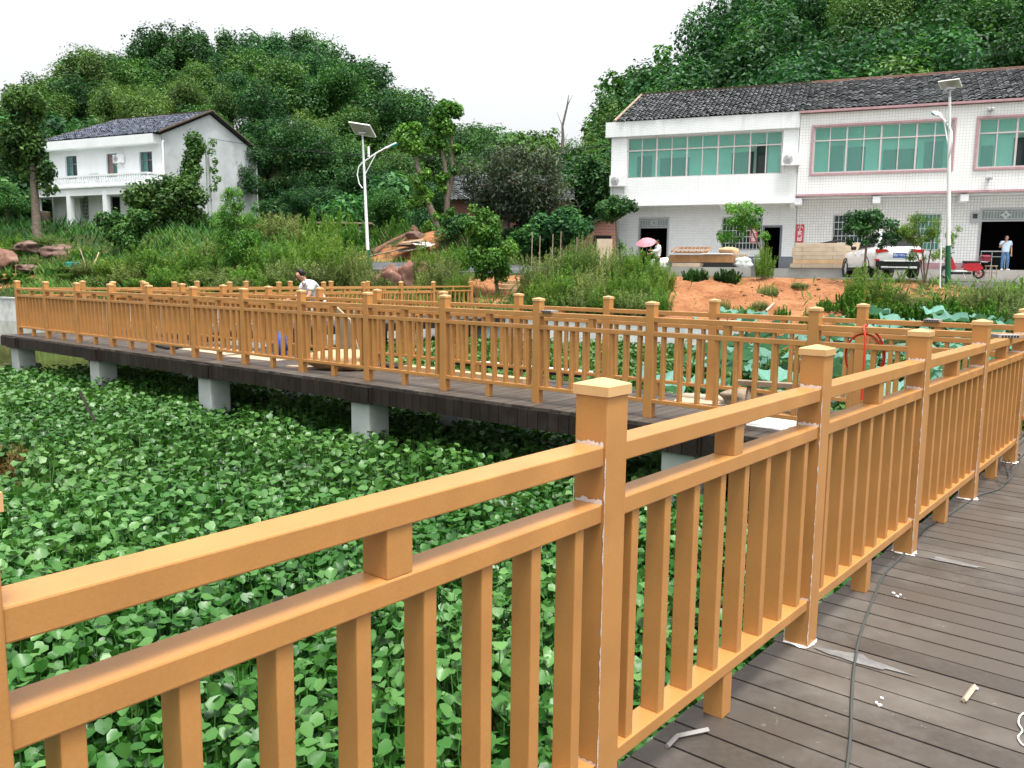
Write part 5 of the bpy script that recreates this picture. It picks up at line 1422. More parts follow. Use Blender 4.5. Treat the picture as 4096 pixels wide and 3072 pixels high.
# ---------------------------------------------------------------- lotus: big wavy leaves on tall stalks, each a plant of its own
def lotus_mesh(seed):
    r = np.random.default_rng(seed); n = 40; rings = (.06, .3, .55, .8, 1.0)
    vs = [(0, 0, -.045)]; fs = []
    ph = r.uniform(0, 6.28, 3)
    for q in rings:
        for k in range(n):
            a = 2 * math.pi * k / n
            wob = .045 * math.sin(3 * a + ph[0]) + .04 * math.sin(5 * a + ph[1]) + .02 * math.sin(9 * a + ph[2])
            rr = .30 * q * (1 + .06 * math.sin(2 * a + ph[1]))
            vs.append((math.cos(a) * rr, math.sin(a) * rr, .05 * q ** 1.5 + wob * q ** 2 * .9 - .045 * (1 - q) + (.010 * math.sin(13 * a) + .006 * math.sin(8 * a + ph[2])) * q ** 2))
    for k in range(n): fs.append((0, 1 + k, 1 + (k + 1) % n))
    for i in range(len(rings) - 1):
        for k in range(n):
            a = 1 + i * n; k2 = (k + 1) % n
            fs.append((a + k, a + n + k, a + n + k2)); fs.append((a + k, a + n + k2, a + k2))
    t = np.clip(.5 + r.normal(size=len(fs)) * .02, 0, 1)
    return np_mesh('leaf', vs, fs, F['lotus'], t, smooth=True)
LM = [lotus_mesh(70 + i) for i in range(6)]
mb = MB(); mb.tube([(0, 0, 0), (.03, .01, -.8), (.0, .02, -1.9)], [.008, .009, .011], 6); STALK = mb.mesh('stalk', plain('lotus_stalk', (.09, .17, .05), .6))
rl = random.Random(12)
cnt = 0
while cnt < 190:
    yy = 11.2 + (26 - 11.2) * rl.random() ** .8; xx = rl.uniform(1.3, .63 * yy + 2)
    q = xx * QN.x + yy * QN.y
    if q < QC + W1 + .65: continue
    if xx < 1.9 + (yy - 11) * .28 + rl.uniform(-.3, .5): continue
    t = yy - float(np.interp(xx, EDX, EDY))
    if t > -.2: continue
    zz = rl.uniform(-.75, .15) + .33 * (yy - 11) / 15 + (.15 if rl.random() < .3 else 0)
    e = empty('lotus_plant', (xx, yy, zz), rl.uniform(0, 6.28), 'blue-green lotus leaf on its stalk in the bed behind the lotus-side railing', 'lotus', 'lotus plants in the bed behind the railing')
    s = rl.uniform(.85, 1.45); e.scale = (s, s, s)
    e.rotation_euler = (rl.gauss(0, .15), rl.gauss(0, .15), rl.uniform(0, 6.28))
    link('leaf', rl.choice(LM), None, e); link('stalk', STALK, None, e)
    cnt += 1
# dry reddish weed at the left edge of the pond
p = at_z(4, 1040, WATER)
fm, sm_ = weed_mesh(90, .55, .5, 60, 60, .14, 'redweed', .12)
e = empty('weed_clump', (p.x - .25, p.y, WATER), 0, 'reddish brown dry weed clump floating among the hyacinth at the left edge', 'weed')
link('stems', sm_, None, e); link('foliage', fm, None, e)
# ================================================================ people
def skin_mesh(name, pts, edges, radii, m, root=0, sub=1, aspect=None):
    me = bpy.data.meshes.new(name + '_cage')
    me.from_pydata([tuple(p) for p in pts], edges, [])
    o = bpy.data.objects.new(name + '_cage', me); COL.objects.link(o)
    md = o.modifiers.new('skin', 'SKIN'); md.use_smooth_shade = True
    sv = me.skin_vertices[0].data
    for i, r in enumerate(radii):
        sv[i].radius = r if hasattr(r, '__len__') else (r, r)
        sv[i].use_root = (i == root)
    s = o.modifiers.new('sub', 'SUBSURF'); s.levels = sub; s.render_levels = sub
    bpy.context.view_layer.update()
    dg = bpy.context.evaluated_depsgraph_get()
    out = bpy.data.meshes.new_from_object(o.evaluated_get(dg))
    bpy.data.objects.remove(o); bpy.data.meshes.remove(me)
    out.materials.clear()
    if m: out.materials.append(m)
    return out
def join_meshes(name, ms, m):
    bm = bmesh.new()
    for q in ms: bm.from_mesh(q)
    me = bpy.data.meshes.new(name); bm.to_mesh(me); bm.free()
    me.materials.append(m); me.polygons.foreach_set('use_smooth', np.ones(len(me.polygons), bool))
    return me
def person(label, loc, rz, J, shirt, trouser, height=1.7, hair_long=False, shoe=None, short=True, collar=True):
    """J: joints in metres for a 1.7 m figure facing -y; body is one continuous skinned surface"""
    e = empty('person', loc, rz, label, 'person')
    s = height / 1.7; e.scale = (s, s, s)
    V = {k: Vector(v) for k, v in J.items()}
    nm = ['pelvis', 'belly', 'chest', 'neck', 'headb', 'headm', 'headt', 'shL', 'elL', 'wrL', 'shR', 'elR', 'wrR', 'hipL', 'knL', 'anL', 'toL', 'hipR', 'knR', 'anR', 'toR', 'haL', 'haR']
    hd = (V['head'] - V['neck']).normalized(); fw = V['face'].normalized()
    V['headb'] = V['neck'] + hd * .045; V['headm'] = V['headb'] + hd * .085 + fw * .018; V['headt'] = V['headm'] + hd * .085
    for s_ in 'LR':
        d = (V['wr' + s_] - V['el' + s_]).normalized(); V['ha' + s_] = V['wr' + s_] + d * .085
    pts = [V[k] for k in nm]; ix = {k: i for i, k in enumerate(nm)}
    ed = [('pelvis', 'belly'), ('belly', 'chest'), ('chest', 'neck'), ('neck', 'headb'), ('headb', 'headm'), ('headm', 'headt'), ('chest', 'shL'), ('shL', 'elL'), ('elL', 'wrL'), ('wrL', 'haL'), ('chest', 'shR'), ('shR', 'elR'), ('elR', 'wrR'), ('wrR', 'haR'),
          ('pelvis', 'hipL'), ('hipL', 'knL'), ('knL', 'anL'), ('anL', 'toL'), ('pelvis', 'hipR'), ('hipR', 'knR'), ('knR', 'anR'), ('anR', 'toR')]
    rad = {'pelvis': (.125, .10), 'belly': (.12, .095), 'chest': (.135, .10), 'neck': .052, 'headb': (.062, .066), 'headm': (.078, .09), 'headt': (.066, .076), 'shL': .056, 'shR': .056, 'elL': .041, 'elR': .041, 'wrL': .029, 'wrR': .029, 'haL': (.038, .020), 'haR': (.038, .020),
           'hipL': .088, 'hipR': .088, 'knL': .058, 'knR': .058, 'anL': .040, 'anR': .040, 'toL': (.040, .03), 'toR': (.040, .03)}
    body = skin_mesh('body', pts, [(ix[a], ix[b]) for a, b in ed], [rad[k] for k in nm], None, 0, 2)
    parts = [body]
    # fingers and thumb, each its own bent chain rooted in the palm
    for s_ in 'LR':
        d = (V['ha' + s_] - V['wr' + s_]).normalized(); sd = d.cross(Vector((0, 1, 0))).normalized() if abs(d.y) < .9 else Vector((1, 0, 0)); up = sd.cross(d)
        for k, (off, ln) in enumerate(((-.026, .062), (-.009, .075), (.009, .070), (.026, .055))):
            b = V['ha' + s_] + sd * off
            parts.append(skin_mesh('finger', [b - d * .02, b + d * ln * .45, b + d * ln * .8 - up * .012, b + d * ln - up * .028], [(0, 1), (1, 2), (2, 3)], [.0095, .009, .0085, .0075], None, 0, 1))
        b = V['wr' + s_] + d * .04 - sd * .03
        parts.append(skin_mesh('finger', [b, b + d * .03 - sd * .022, b + d * .062 - sd * .026 - up * .01], [(0, 1), (1, 2)], [.011, .0105, .009], None, 0, 1))
    # nose, ears, chin
    side = hd.cross(fw).normalized()
    c = V['headm']
    parts.append(skin_mesh('nose', [c + fw * .088 - hd * .0, c + fw * .104 - hd * .03], [(0, 1)], [.011, .015], None, 0, 1))
    for q in (-1, 1): parts.append(skin_mesh('ear', [c + side * q * .078 - hd * .01, c + side * q * .088 - hd * .045], [(0, 1)], [(.010, .02), (.008, .014)], None, 0, 1))
    b_ = link('body', join_meshes('body', parts, MT['skin']), None, e)
    for q in parts: bpy.data.meshes.remove(q)
    mb = MB()
    for q in (-1, 1):
        p = c + fw * .088 + side * q * .032 + hd * .012; mb.lathe([(0, -.008), (.010, -.003), (.011, 0), (.008, .006), (0, .008)], 8, Matrix.Translation(p))
        p = c + fw * .090 + side * q * .032 + hd * .032; mb.box(p, (.034, .008, .006))
    mb.build('eyes', MT['hair'], e)
    mb = MB(); p = c + fw * .089 - hd * .058; mb.box(p, (.042, .012, .009), bev=.003); mb.build('mouth', MT['lip'], e)
    # hair
    hp = [c + hd * .060 + fw * .025, c + hd * .052 - fw * .03, c - fw * .050 + hd * .01, c - fw * .045 - hd * .055]
    hr_ = [(.088, .078), (.104, .092), (.105, .085), (.075, .06)]
    if hair_long: hp.append(c - fw * .06 - hd * .19); hr_.append((.06, .035))
    link('hair', skin_mesh('hair', hp, [(i, i + 1) for i in range(len(hp) - 1)], hr_, MT['hair'], 0, 2), None, e)
    # clothes follow the body
    def lerp(a, b, t): return V[a].lerp(V[b], t)
    sl = .62 if short else .96
    cp = [lerp('pelvis', 'belly', -.35), V['belly'], V['chest'], lerp('chest', 'neck', .75), V['shL'], lerp('shL', 'elL', sl), V['shR'], lerp('shR', 'elR', sl)]
    ce = [(0, 1), (1, 2), (2, 3), (2, 4), (4, 5), (2, 6), (6, 7)]
    cr = [(.185, .145), (.172, .138), (.185, .142), .080, .084, .070, .084, .070]
    if not short:
        cp += [lerp('elL', 'wrL', .85), lerp('elR', 'wrR', .85)]; ce += [(5, 8), (7, 9)]; cr += [.052, .052]
    sh = link('shirt', skin_mesh('shirt', cp, ce, cr, shirt, 1, 2), None, e)
    if collar:
        mb = MB(); nk = lerp('chest', 'neck', .82)
        mb.lathe([(.078, -.01), (.072, .03), (.066, .032), (.07, -.01)], 14, Matrix.Translation(nk)); mb.build('collar', shirt, sh)
    tp = [lerp('pelvis', 'belly', .25), V['pelvis'], V['hipL'], V['knL'], lerp('knL', 'anL', .95), V['hipR'], V['knR'], lerp('knR', 'anR', .95)]
    link('trousers', skin_mesh('trousers', tp, [(0, 1), (1, 2), (2, 3), (3, 4), (1, 5), (5, 6), (6, 7)], [(.138, .11), (.145, .118), .105, .074, .060, .105, .074, .060], trouser, 1, 2), None, e)
    for s_ in 'LR':
        a, t = V['an' + s_], V['to' + s_]; d = (t - a); d.z = 0; d.normalize()
        mb = MB(); cc = a + d * .055; mb.box((cc.x, cc.y, a.z - .035), (.27, .095, .07), math.atan2(d.y, d.x), bev=.03); mb.build('shoe', shoe or MT['black'], e)
    return e
MT['lip'] = plain('lip', (.36, .13, .11))
MT['polo'] = mat('grey_white_cotton', (.62, .63, .66), .85, .06, 6, .1)
MT['whitecloth'] = mat('white_cotton', (.74, .74, .70), .85, .06, 6, .1)
MT['palebluecloth'] = mat('pale_blue_cotton', (.50, .63, .78), .85, .06, 6, .1)
MT['jeans'] = mat('blue_denim', (.085, .19, .36), .85, .2, 9, .1)
MT['darktrouser'] = mat('dark_trousers', (.035, .035, .042), .85, .15, 9, .1)
stand = dict(pelvis=(0, 0, .93), belly=(0, -.01, 1.08), chest=(0, 0, 1.26), neck=(0, 0, 1.44), head=(0, -.01, 1.6), face=(0, -1, 0), shL=(.19, 0, 1.36), elL=(.25, .03, 1.08), wrL=(.25, -.06, .84), shR=(-.19, 0, 1.36), elR=(-.25, .03, 1.08), wrR=(-.25, -.06, .84),
             hipL=(.09, 0, .87), knL=(.10, -.02, .48), anL=(.10, .02, .075), toL=(.12, -.15, .03), hipR=(-.09, 0, .87), knR=(-.10, -.02, .48), anR=(-.10, .02, .075), toR=(-.12, -.15, .03))
# man leaning over the far side of the middle boardwalk, looking down at his hands
pm = dict(stand); pm.update(belly=(0, -.09, 1.06), chest=(0, -.20, 1.20), neck=(0, -.30, 1.33), head=(0, -.38, 1.48), face=(0, -.82, -.57), shL=(.20, -.22, 1.29), elL=(.26, -.30, 1.04), wrL=(.16, -.54, .97), shR=(-.20, -.22, 1.29), elR=(-.27, -.34, 1.04), wrR=(-.14, -.56, .98))
pp = at(664, 640, 16.6)
person('black-haired man in a pale grey polo shirt bending over the middle boardwalk railing', (pp.x + .40, 15.95, 0), R(-58), pm, MT['polo'], MT['darktrouser'], 1.70)
pm2 = dict(stand); pm2.update(head=(.01, -.05, 1.6), face=(.1, -1, -.25), elL=(.24, -.10, 1.12), wrL=(.10, -.36, 1.16), elR=(-.25, -.06, 1.09), wrR=(-.12, -.34, 1.02))
p = at(1422, 520, 40.6)
person('man in a white shirt standing behind the weeds beside a pink umbrella', (p.x, 40.6, 1.55), R(-80), pm2, MT['whitecloth'], MT['darktrouser'], 1.70, short=False)
pw = dict(stand); pw.update(head=(0, -.01, 1.6), face=(.65, -.75, .02), elR=(-.27, -.02, 1.10), wrR=(-.10, -.20, 1.33), elL=(.24, .02, 1.07), wrL=(.25, -.03, .82), hipL=(.085, 0, .87), knL=(.12, -.04, .48), anL=(.13, .0, .075), toL=(.18, -.15, .03))
p = hw(-.42, .35, 1.93)
person('woman in a pale blue top and blue jeans standing in the right-hand shop doorway', p, _ang, pw, MT['palebluecloth'], MT['jeans'], 1.60, hair_long=True, shoe=MT['white'], collar=False)
# pink umbrella lying open by the man
MT['pinkcloth'] = mat('pink_nylon', (.50, .20, .24), .6, .1, 4)
p = at(1396, 527, 41)
ue = empty('umbrella', (p.x, 41, p.z), 0, 'open pink umbrella tilted beside the man in the white shirt', 'umbrella')
mb = MB(); n = 8
vs = [(0, 0, .28)]; fs = []
for q in range(1, 4):
    for k in range(n * 2):
        a = math.pi * k / n; rr = .5 * q / 3 * (1 if k % 2 == 0 else .955); vs.append((math.cos(a) * rr, math.sin(a) * rr, .28 - .22 * (q / 3) ** 2))
for k in range(n * 2): fs.append((0, 1 + k, 1 + (k + 1) % (2 * n)))
for q in range(2):
    for k in range(n * 2): a = 1 + q * 2 * n; k2 = (k + 1) % (2 * n); fs.append((a + k, a + 2 * n + k, a + 2 * n + k2, a + k2))
mb.add(vs, fs); c_ = mb.build('canopy', MT['pinkcloth'], ue)
mb = MB(); mb.tube([(0, 0, .30), (0, 0, -.45)], .008, 6); mb.tube([(0, 0, -.45), (.03, 0, -.5), (.06, 0, -.45)], .009, 6); mb.build('handle', MT['steel'], ue)
ue.rotation_euler = (R(20), R(-18), .3)

# ================================================================ white SUV
def suv(loc, rz, label):
    e = empty('car', loc, rz, label, 'car'); e.scale = (1.06, 1.06, 1.13)                       # local +y forward, rear at y = 0
    Lg, Wd = 4.62, 1.86
    body = MB()
    # stations along the length: (y, half width at sill, half width at belt, sill z, belt z, deck z)
    st = [(0.00, .70, .74, .46, .90, 1.00), (.06, .84, .86, .42, 1.00, 1.06), (.25, .90, .905, .36, 1.02, 1.06), (.9, .92, .925, .30, 1.00, 1.04), (1.6, .92, .93, .28, .98, 1.02), (2.6, .92, .93, .28, .95, .99), (3.3, .91, .92, .28, .93, .98), (3.9, .89, .88, .30, .90, .96), (4.35, .80, .80, .34, .80, .86), (4.58, .60, .62, .42, .68, .72)]
    rings = []
    for (y, hs, hb, zs, zb, zd) in st:
        half = [(hs * .86, zs), (hs, zs + .10), (hb + .01, (zs + zb) / 2), (hb, zb), (hb * .90, zd)]
        rings.append([(-x, y, z) for x, z in half] + [(x, y, z) for x, z in half[::-1]])
    vs = [p for r_ in rings for p in r_]; m = len(rings[0]); fs = []
    for i in range(len(rings) - 1):
        for k in range(m): fs.append((i * m + k, (i + 1) * m + k, (i + 1) * m + (k + 1) % m, i * m + (k + 1) % m))
    fs.append(tuple(range(m))); fs.append(tuple(range((len(rings) - 1) * m, len(rings) * m))[::-1])
    body.add(vs, fs, smooth=True)
    # greenhouse
    gh = [(.10, .76, 1.04, .73, 1.10), (.42, .74, 1.05, .60, 1.60), (.9, .76, 1.04, .61, 1.66), (1.8, .77, 1.02, .61, 1.67), (2.4, .77, 1.00, .58, 1.60), (3.25, .76, .98, .55, 1.02)]
    g = []
    for (y, hb, zb, ht, zt) in gh: g.append([(-hb, y, zb - .04), (-ht, y, zt - .05), (-ht * .82, y, zt), (ht * .82, y, zt), (ht, y, zt - .05), (hb, y, zb - .04)])
    vs = [p for r_ in g for p in r_]; fs = []
    for i in range(len(g) - 1):
        for k in range(5): fs.append((i * 6 + k, (i + 1) * 6 + k, (i + 1) * 6 + k + 1, i * 6 + k + 1))
    fs.append(tuple(range(6))); body.add(vs, fs, smooth=False)
    body.build('body', MT['carpaint'], e)
    # spoiler and roof rails
    mb = MB(); mb.box((0, .36, 1.655), (1.12, .34, .05), bev=.02); mb.build('spoiler', MT['carpaint'], e)
    for sx in (-1, 1):
        mb = MB(); mb.tube([(sx * .56, .7, 1.66), (sx * .57, .8, 1.72), (sx * .57, 2.0, 1.72), (sx * .55, 2.2, 1.64)], .016, 6); mb.build('roof_rail', MT['steel'], e)
    # glass
    def q(name, pts, m_, par=e, off=Vector((0, -.012, .004))):
        mb = MB(); mb.add([Vector(p) + off for p in pts], [tuple(range(len(pts)))]); return mb.build(name, m_, par)
    q('rear_window', [(-.66, .13, 1.10), (.66, .13, 1.10), (.555, .405, 1.555), (-.555, .405, 1.555)], MT['carglass'], off=Vector((0, -.03, .012)))
    for sx in (-1, 1):
        o = Vector((sx * .02, 0, .003))
        for a, b in ((.62, 1.30), (1.36, 2.05), (2.10, 2.62)):
            zb = lambda y: 1.06; 
            def pt(y, up):
                hb = np.interp(y, [k[0] for k in gh], [k[1] for k in gh]); z0 = np.interp(y, [k[0] for k in gh], [k[2] for k in gh]); ht = np.interp(y, [k[0] for k in gh], [k[3] for k in gh]); z1 = np.interp(y, [k[0] for k in gh], [k[4] for k in gh])
                f = .16 if not up else .88; return (sx * (hb + (ht - hb) * f), y, (z0 - .04) + (z1 - .05 - z0 + .04) * f)
            q('side_window', [pt(a, 0), pt(b, 0), pt(b - (.06 if b > 2.5 else 0), 1), pt(a + (.1 if a < .7 else 0), 1)], MT['carglass'], off=o)
    # lower cladding, bumper, plate, lamps, exhaust
    mb = MB(); mb.box((0, .045, .50), (1.66, .10, .22), bev=.03); mb.box((0, .10, .36), (1.5, .16, .14), bev=.03); mb.build('bumper', MT['black'], e)
    mb = MB(); mb.box((.0, -.018, .585), (1.15, .03, .035), bev=.01); mb.box((0, -.005, .37), (1.2, .03, .05), bev=.01); mb.build('chrome_strip', MT['galv'], e)
    for sx in (-1, 1):
        mb = MB(); mb.box((sx * .52, .005, .37), (.26, .05, .07), bev=.015); mb.build('exhaust_tip', MT['galv'], e)
        mb = MB(); mb.prism([(sx * .40, .93), (sx * .84, .87), (sx * .875, 1.00), (sx * .48, 1.005)][::int(sx)], -.02, .05, M=Matrix(((1, 0, 0, 0), (0, 0, 1, .0), (0, 1, 0, 0), (0, 0, 0, 1)))); mb.build('tail_lamp', MT['lampred'], e)
        mb = MB(); mb.box((sx * .80, .02, .63), (.16, .06, .05)); mb.build('reflector', MT['lampred'], e)
        mb = MB(); mb.prism([(sx * .892, .30), (sx * .90, .95), (sx * .88, 1.01)], 0, .01); mb.build('lamp_side', MT['lampred'], e) if False else None
        mb = MB(); mb.box((sx * .945, 2.55, 1.10), (.20, .12, .14), bev=.04); mb.build('door_mirror', MT['black'], e)
        mb = MB(); mb.box((sx * .925, 2.3, .33), (.05, 2.2, .12), bev=.02); mb.build('side_cladding', MT['black'], e)
        mb = MB(); mb.tube([(sx * .97, 1.35, .40), (sx * .97, 3.0, .40)], .02, 6); mb.build('running_board', MT['galv'], e)
        for yy in (1.45, 2.3):
            mb = MB(); mb.box((sx * .945, yy, .86), (.03, .2, .03), bev=.01); mb.build('door_handle', MT['galv'], e)
        for yy in (.92, 3.68):
            w = empty('wheel', (sx * .80, yy, .345)); w.parent = e
            Mx = Matrix.Rotation(R(90) * sx, 4, 'Y')
            mb = MB(); mb.lathe([(.20, -.10), (.33, -.11), (.345, -.06), (.345, .06), (.33, .11), (.22, .115), (.20, .09)], 28, Mx); mb.build('tyre', MT['black'], w)
            mb = MB(); mb.lathe([(.225, .105), (.21, .09), (.07, .06), (.05, .085), (0, .085)], 20, Mx)
            for k in range(5):
                a = k * 1.2566; mb.box((0, 0, 0), (.05, .20, .02), M=Mx @ Matrix.Rotation(a, 4, 'Z') @ Matrix.Translation((0, .12, .095)))
            mb.build('rim', MT['galv'], w)
            mb = MB(); mb.lathe([(.36, .0), (.405, .0), (.405, .03), (.36, .03), (.36, 0)], 28, Matrix.Translation((sx * .905, yy, .36)) @ Mx); mb.build('arch_cladding', MT['black'], e)
    mb = MB(); mb.box((0, -.004, .79), (.48, .02, .16), bev=.006); pl = mb.build('number_plate', MT['plateblue'], e)
    text_mesh('湘D·T0537', .105, MT['signwhite'], 'plate_characters', pl, (0, -.016, .79), (R(90), 0, 0), depth=.001)
    mb = MB(); mb.lathe([(.03, 0), (.055, 0), (.055, .012), (.03, .012), (.03, 0)], 12, Matrix.Translation((0, .025, .99)) @ Matrix.Rotation(R(75), 4, 'X')); mb.build('badge', MT['galv'], e)
    return e
MT['carpaint'] = mat('white_car_paint', (.80, .81, .82), .2, .01, 2, .5, coat=.6)
MT['carglass'] = plain('car_glass', (.010, .012, .014), .22, spec=.12)
MT['lampred'] = plain('lamp_red', (.50, .012, .015), .15, spec=.5, coat=.5)
MT['plateblue'] = plain('plate_blue', (.015, .10, .42), .4)
cr0 = at(1938, 600, 33.7)
suv((cr0.x - .1, 33.4, 1.53), R(-6), 'white sport utility car with a blue number plate parked behind two young trees')

# ================================================================ scooter, stool
def scooter(loc, rz, label):
    e = empty('scooter', loc, rz, label, 'scooter')                # local +x forward
    for x in (-.60, .62):
        w = empty('wheel', (x, 0, .22)); w.parent = e; Mx = Matrix.Rotation(R(90), 4, 'X')
        mb = MB(); mb.lathe([(.15, -.04), (.20, -.05), (.22, -.02), (.22, .02), (.20, .05), (.15, .04)], 22, Mx); mb.build('tyre', MT['black'], w)
        mb = MB(); mb.lathe([(.155, -.035), (.14, -.03), (.14, .03), (.155, .035)], 20, Mx); mb.lathe([(0, -.05), (.04, -.05), (.04, .05), (0, .05)], 10, Mx)
        for k in range(5): mb.box((0, 0, 0), (.02, .15, .02), M=Mx @ Matrix.Rotation(k * 1.2566, 4, 'Z') @ Matrix.Translation((0, .08, 0)))
        mb.build('rim', MT['steel'] if x > 0 else MT['red'], w)
    mb = MB(); mb.prism([(-.72, .42), (-.55, .62), (-.05, .60), (.02, .42), (-.12, .30), (-.55, .30)], -.14, .14, M=Matrix(((1, 0, 0, 0), (0, 0, 1, 0), (0, 1, 0, 0), (0, 0, 0, 1)))); mb.build('rear_body', MT['red'], e)
    mb = MB(); mb.prism([(.36, .34), (.30, .40), (.50, .86), (.60, .90), (.66, .70), (.48, .36)], -.17, .17, M=Matrix(((1, 0, 0, 0), (0, 0, 1, 0), (0, 1, 0, 0), (0, 0, 0, 1)))); mb.build('front_shield', MT['red'], e)
    mb = MB(); mb.box((.16, 0, .29), (.62, .28, .06), bev=.02); mb.build('footboard', MT['galv'], e)
    mb = MB(); mb.box((.05, 0, .22), (.7, .24, .1), bev=.02); mb.build('battery_box', MT['black'], e)
    mb = MB(); mb.box((-.30, 0, .655), (.62, .26, .10), bev=.045); mb.build('seat', MT['black'], e)
    mb = MB(); mb.box((-.80, 0, .80), (.36, .36, .26), bev=.07); tb = mb.build('top_box', MT['darkred'], e)
    mb = MB(); mb.box((-.80, 0, .855), (.365, .365, .03), bev=.01); mb.build('lid_seam', MT['black'], tb)
    mb = MB(); mb.tube([(-.62, .15, .68), (-.85, .15, .66), (-.86, -.15, .66), (-.62, -.15, .68)], .015, 6); mb.build('grab_rail', MT['galv'], e)
    mb = MB(); mb.tube([(.62, 0, .22), (.56, 0, .6), (.50, 0, .98)], .025, 8); mb.tube([(.50, -.32, 1.02), (.50, -.1, .98), (.50, .1, .98), (.50, .32, 1.02)], .016, 6); mb.build('handlebar', MT['black'], e)
    for sy in (-1, 1):
        mb = MB(); mb.tube([(.50, sy * .24, 1.0), (.54, sy * .30, 1.16)], .006, 5); mb.box((.54, sy * .31, 1.2), (.02, .12, .08), bev=.01); mb.build('mirror', MT['black'], e)
        mb = MB(); mb.tube([(-.58, sy * .1, .24), (-.50, sy * .13, .52)], .022, 8); mb.build('shock_absorber', MT['red'], e)
    mb = MB(); mb.lathe([(0, 0), (.07, .0), (.08, .03), (.05, .06)], 12, Matrix.Translation((.62, 0, .84)) @ Matrix.Rotation(R(90), 4, 'Y')); mb.build('headlight', MT['galv'], e)
    mb = MB(); mb.tube([(.86, 0, .36), (.78, 0, .45), (.62, 0, .48), (.46, 0, .42)], [.02, .05, .06, .03], 8); mb.build('mudguard', MT['black'], e)
    mb = MB(); mb.tube([(0, .12, .2), (-.05, .2, .02)], .012, 6); mb.build('side_stand', MT['steel'], e)
    return e
MT['darkred'] = mat('dark_red_plastic', (.20, .01, .03), .25, .1, 5, .5, coat=.3)
p = at(2078, 600, 33.2)
scooter((p.x, 33.2, 1.53), R(173), 'red electric scooter with a dark red top box parked beside the green-based lamp')
p = at(2139, 602, 34.4)
se_ = empty('stool', (p.x, 34.4, 1.53), .3, 'small wooden stool beside the scooter in front of the shop step', 'stool')
mb = MB(); mb.box((0, 0, .53), (.40, .28, .04), bev=.01); mb.build('seat', MT['wood'], se_)
for sx in (-1, 1):
    for sy in (-1, 1):
        mb = MB(); mb.tube([(sx * .15, sy * .1, .52), (sx * .20, sy * .13, 0)], .018, 6); mb.build('leg', MT['wood'], se_)
    mb = MB(); mb.tube([(sx * .17, -.115, .25), (sx * .17, .115, .25)], .012, 5); mb.build('stretcher', MT['wood'], se_)

# ================================================================ solar street lamps
def lamp(base, top, label, rz_panel, tilt, arm_rz=0, roll=0, ps=1):
    e = empty('street_lamp', base, 0, label, 'street lamp')
    h = top.z - base.z; lx = (top.x - base.x)
    mb = MB(); mb.tube([(lx * .0, 0, 0), (lx * .20, 0, h * .20)], [.10, .09], 12); mb.box((0, 0, .02), (.4, .4, .04)); mb.build('pole_base', MT['greenpaint'], e)
    mb = MB(); mb.tube([(lx * .20, 0, h * .20), (lx * .95, 0, h * .95)], [.078, .045], 12); mb.build('pole', MT['white'], e)
    mb = MB(); mb.tube([(lx * .95, 0, h * .95), (lx, 0, h - .02)], [.04, .04], 8); mb.box((lx, 0, h - .05), (.3, .2, .05)); mb.build('panel_bracket', MT['steel'], e)
    T = Matrix.Translation((lx, 0, h + .10)) @ Matrix.Rotation(rz_panel, 4, 'Z') @ Matrix.Rotation(tilt, 4, 'X') @ Matrix.Rotation(roll, 4, 'Y') @ Matrix.Scale(ps, 4)
    mb = MB(); mb.box((0, 0, 0), (1.05, .75, .035), M=T); pn = mb.build('solar_panel', MT['panelback'], e)
    mb = MB()
    for a, b in (((0, .375), (1.09, .035)), ((0, -.375), (1.09, .035)), ((.53, 0), (.035, .72)), ((-.53, 0), (.035, .72))): mb.box((a[0], a[1], 0), (b[0], b[1], .05), M=T)
    mb.build('panel_frame', MT['white'], pn)
    mb = MB(); mb.box((0, 0, .0195), (1.0, .70, .003), M=T); mb.build('solar_cells', MT['carglass'], pn)
    a = h * .80
    ax = lx * .8; MA = Matrix.Translation((ax, 0, 0)) @ Matrix.Rotation(arm_rz, 4, 'Z') @ Matrix.Translation((-ax, 0, 0))
    mb = MB(); mb.tube([(ax - .0, 0, a), (ax + .55, 0, a + .38), (ax + 1.0, 0, a + .62)], .035, 8, M=MA); mb.tube([(ax + .02, 0, a - .6), (ax + .55, 0, a + .36)], .022, 6, M=MA)
    mb.tube([(ax - .02, 0, a), (ax - .22, 0, a - .2), (ax - .30, 0, a - .55), (ax - .22, 0, a - .95), (ax - .08, 0, a - 1.15)], .028, 8, M=MA); mb.build('arm', MT['white'], e)
    mb = MB(); mb.lathe([(.05, 0), (.05, .45), (0, .46)], 8, MA @ Matrix.Translation((ax + .22, 0, a + .22))); mb.build('junction_tube', MT['white'], e)
    mb = MB(); T2 = MA @ Matrix.Translation((ax + 1.22, 0, a + .70)) @ Matrix.Rotation(R(-24), 4, 'Y'); mb.box((0, 0, 0), (.55, .22, .09), M=T2, bev=.03); hd = mb.build('lamp_head', MT['white'], e)
    mb = MB(); mb.box((.12, 0, -.03), (.34, .24, .07), M=T2, bev=.02); mb.build('lamp_lens', MT['tealplastic'], hd)
    return e
MT['panelback'] = mat('panel_back', (.42, .44, .42), .6, .06, 4)
MT['tealplastic'] = plain('teal_plastic', (.02, .22, .19), .3)
b = at(797, 590, 38); t = at(783, 285, 38); b.z = gz(b.x, 38) - .05
lamp(b, t, 'white solar street lamp with a green base standing by the asphalt road at the middle', R(-15), R(-32), 0, R(12))
b = at(2047, 618, 31.2); t = at(2052, 188, 31.2); b.z = min(1.42, gz(b.x, 31.2) + .1)
lamp(b, t, 'white solar street lamp with a green base standing in front of the pink-banded house', R(-42), R(-24), R(85), 0, .64)

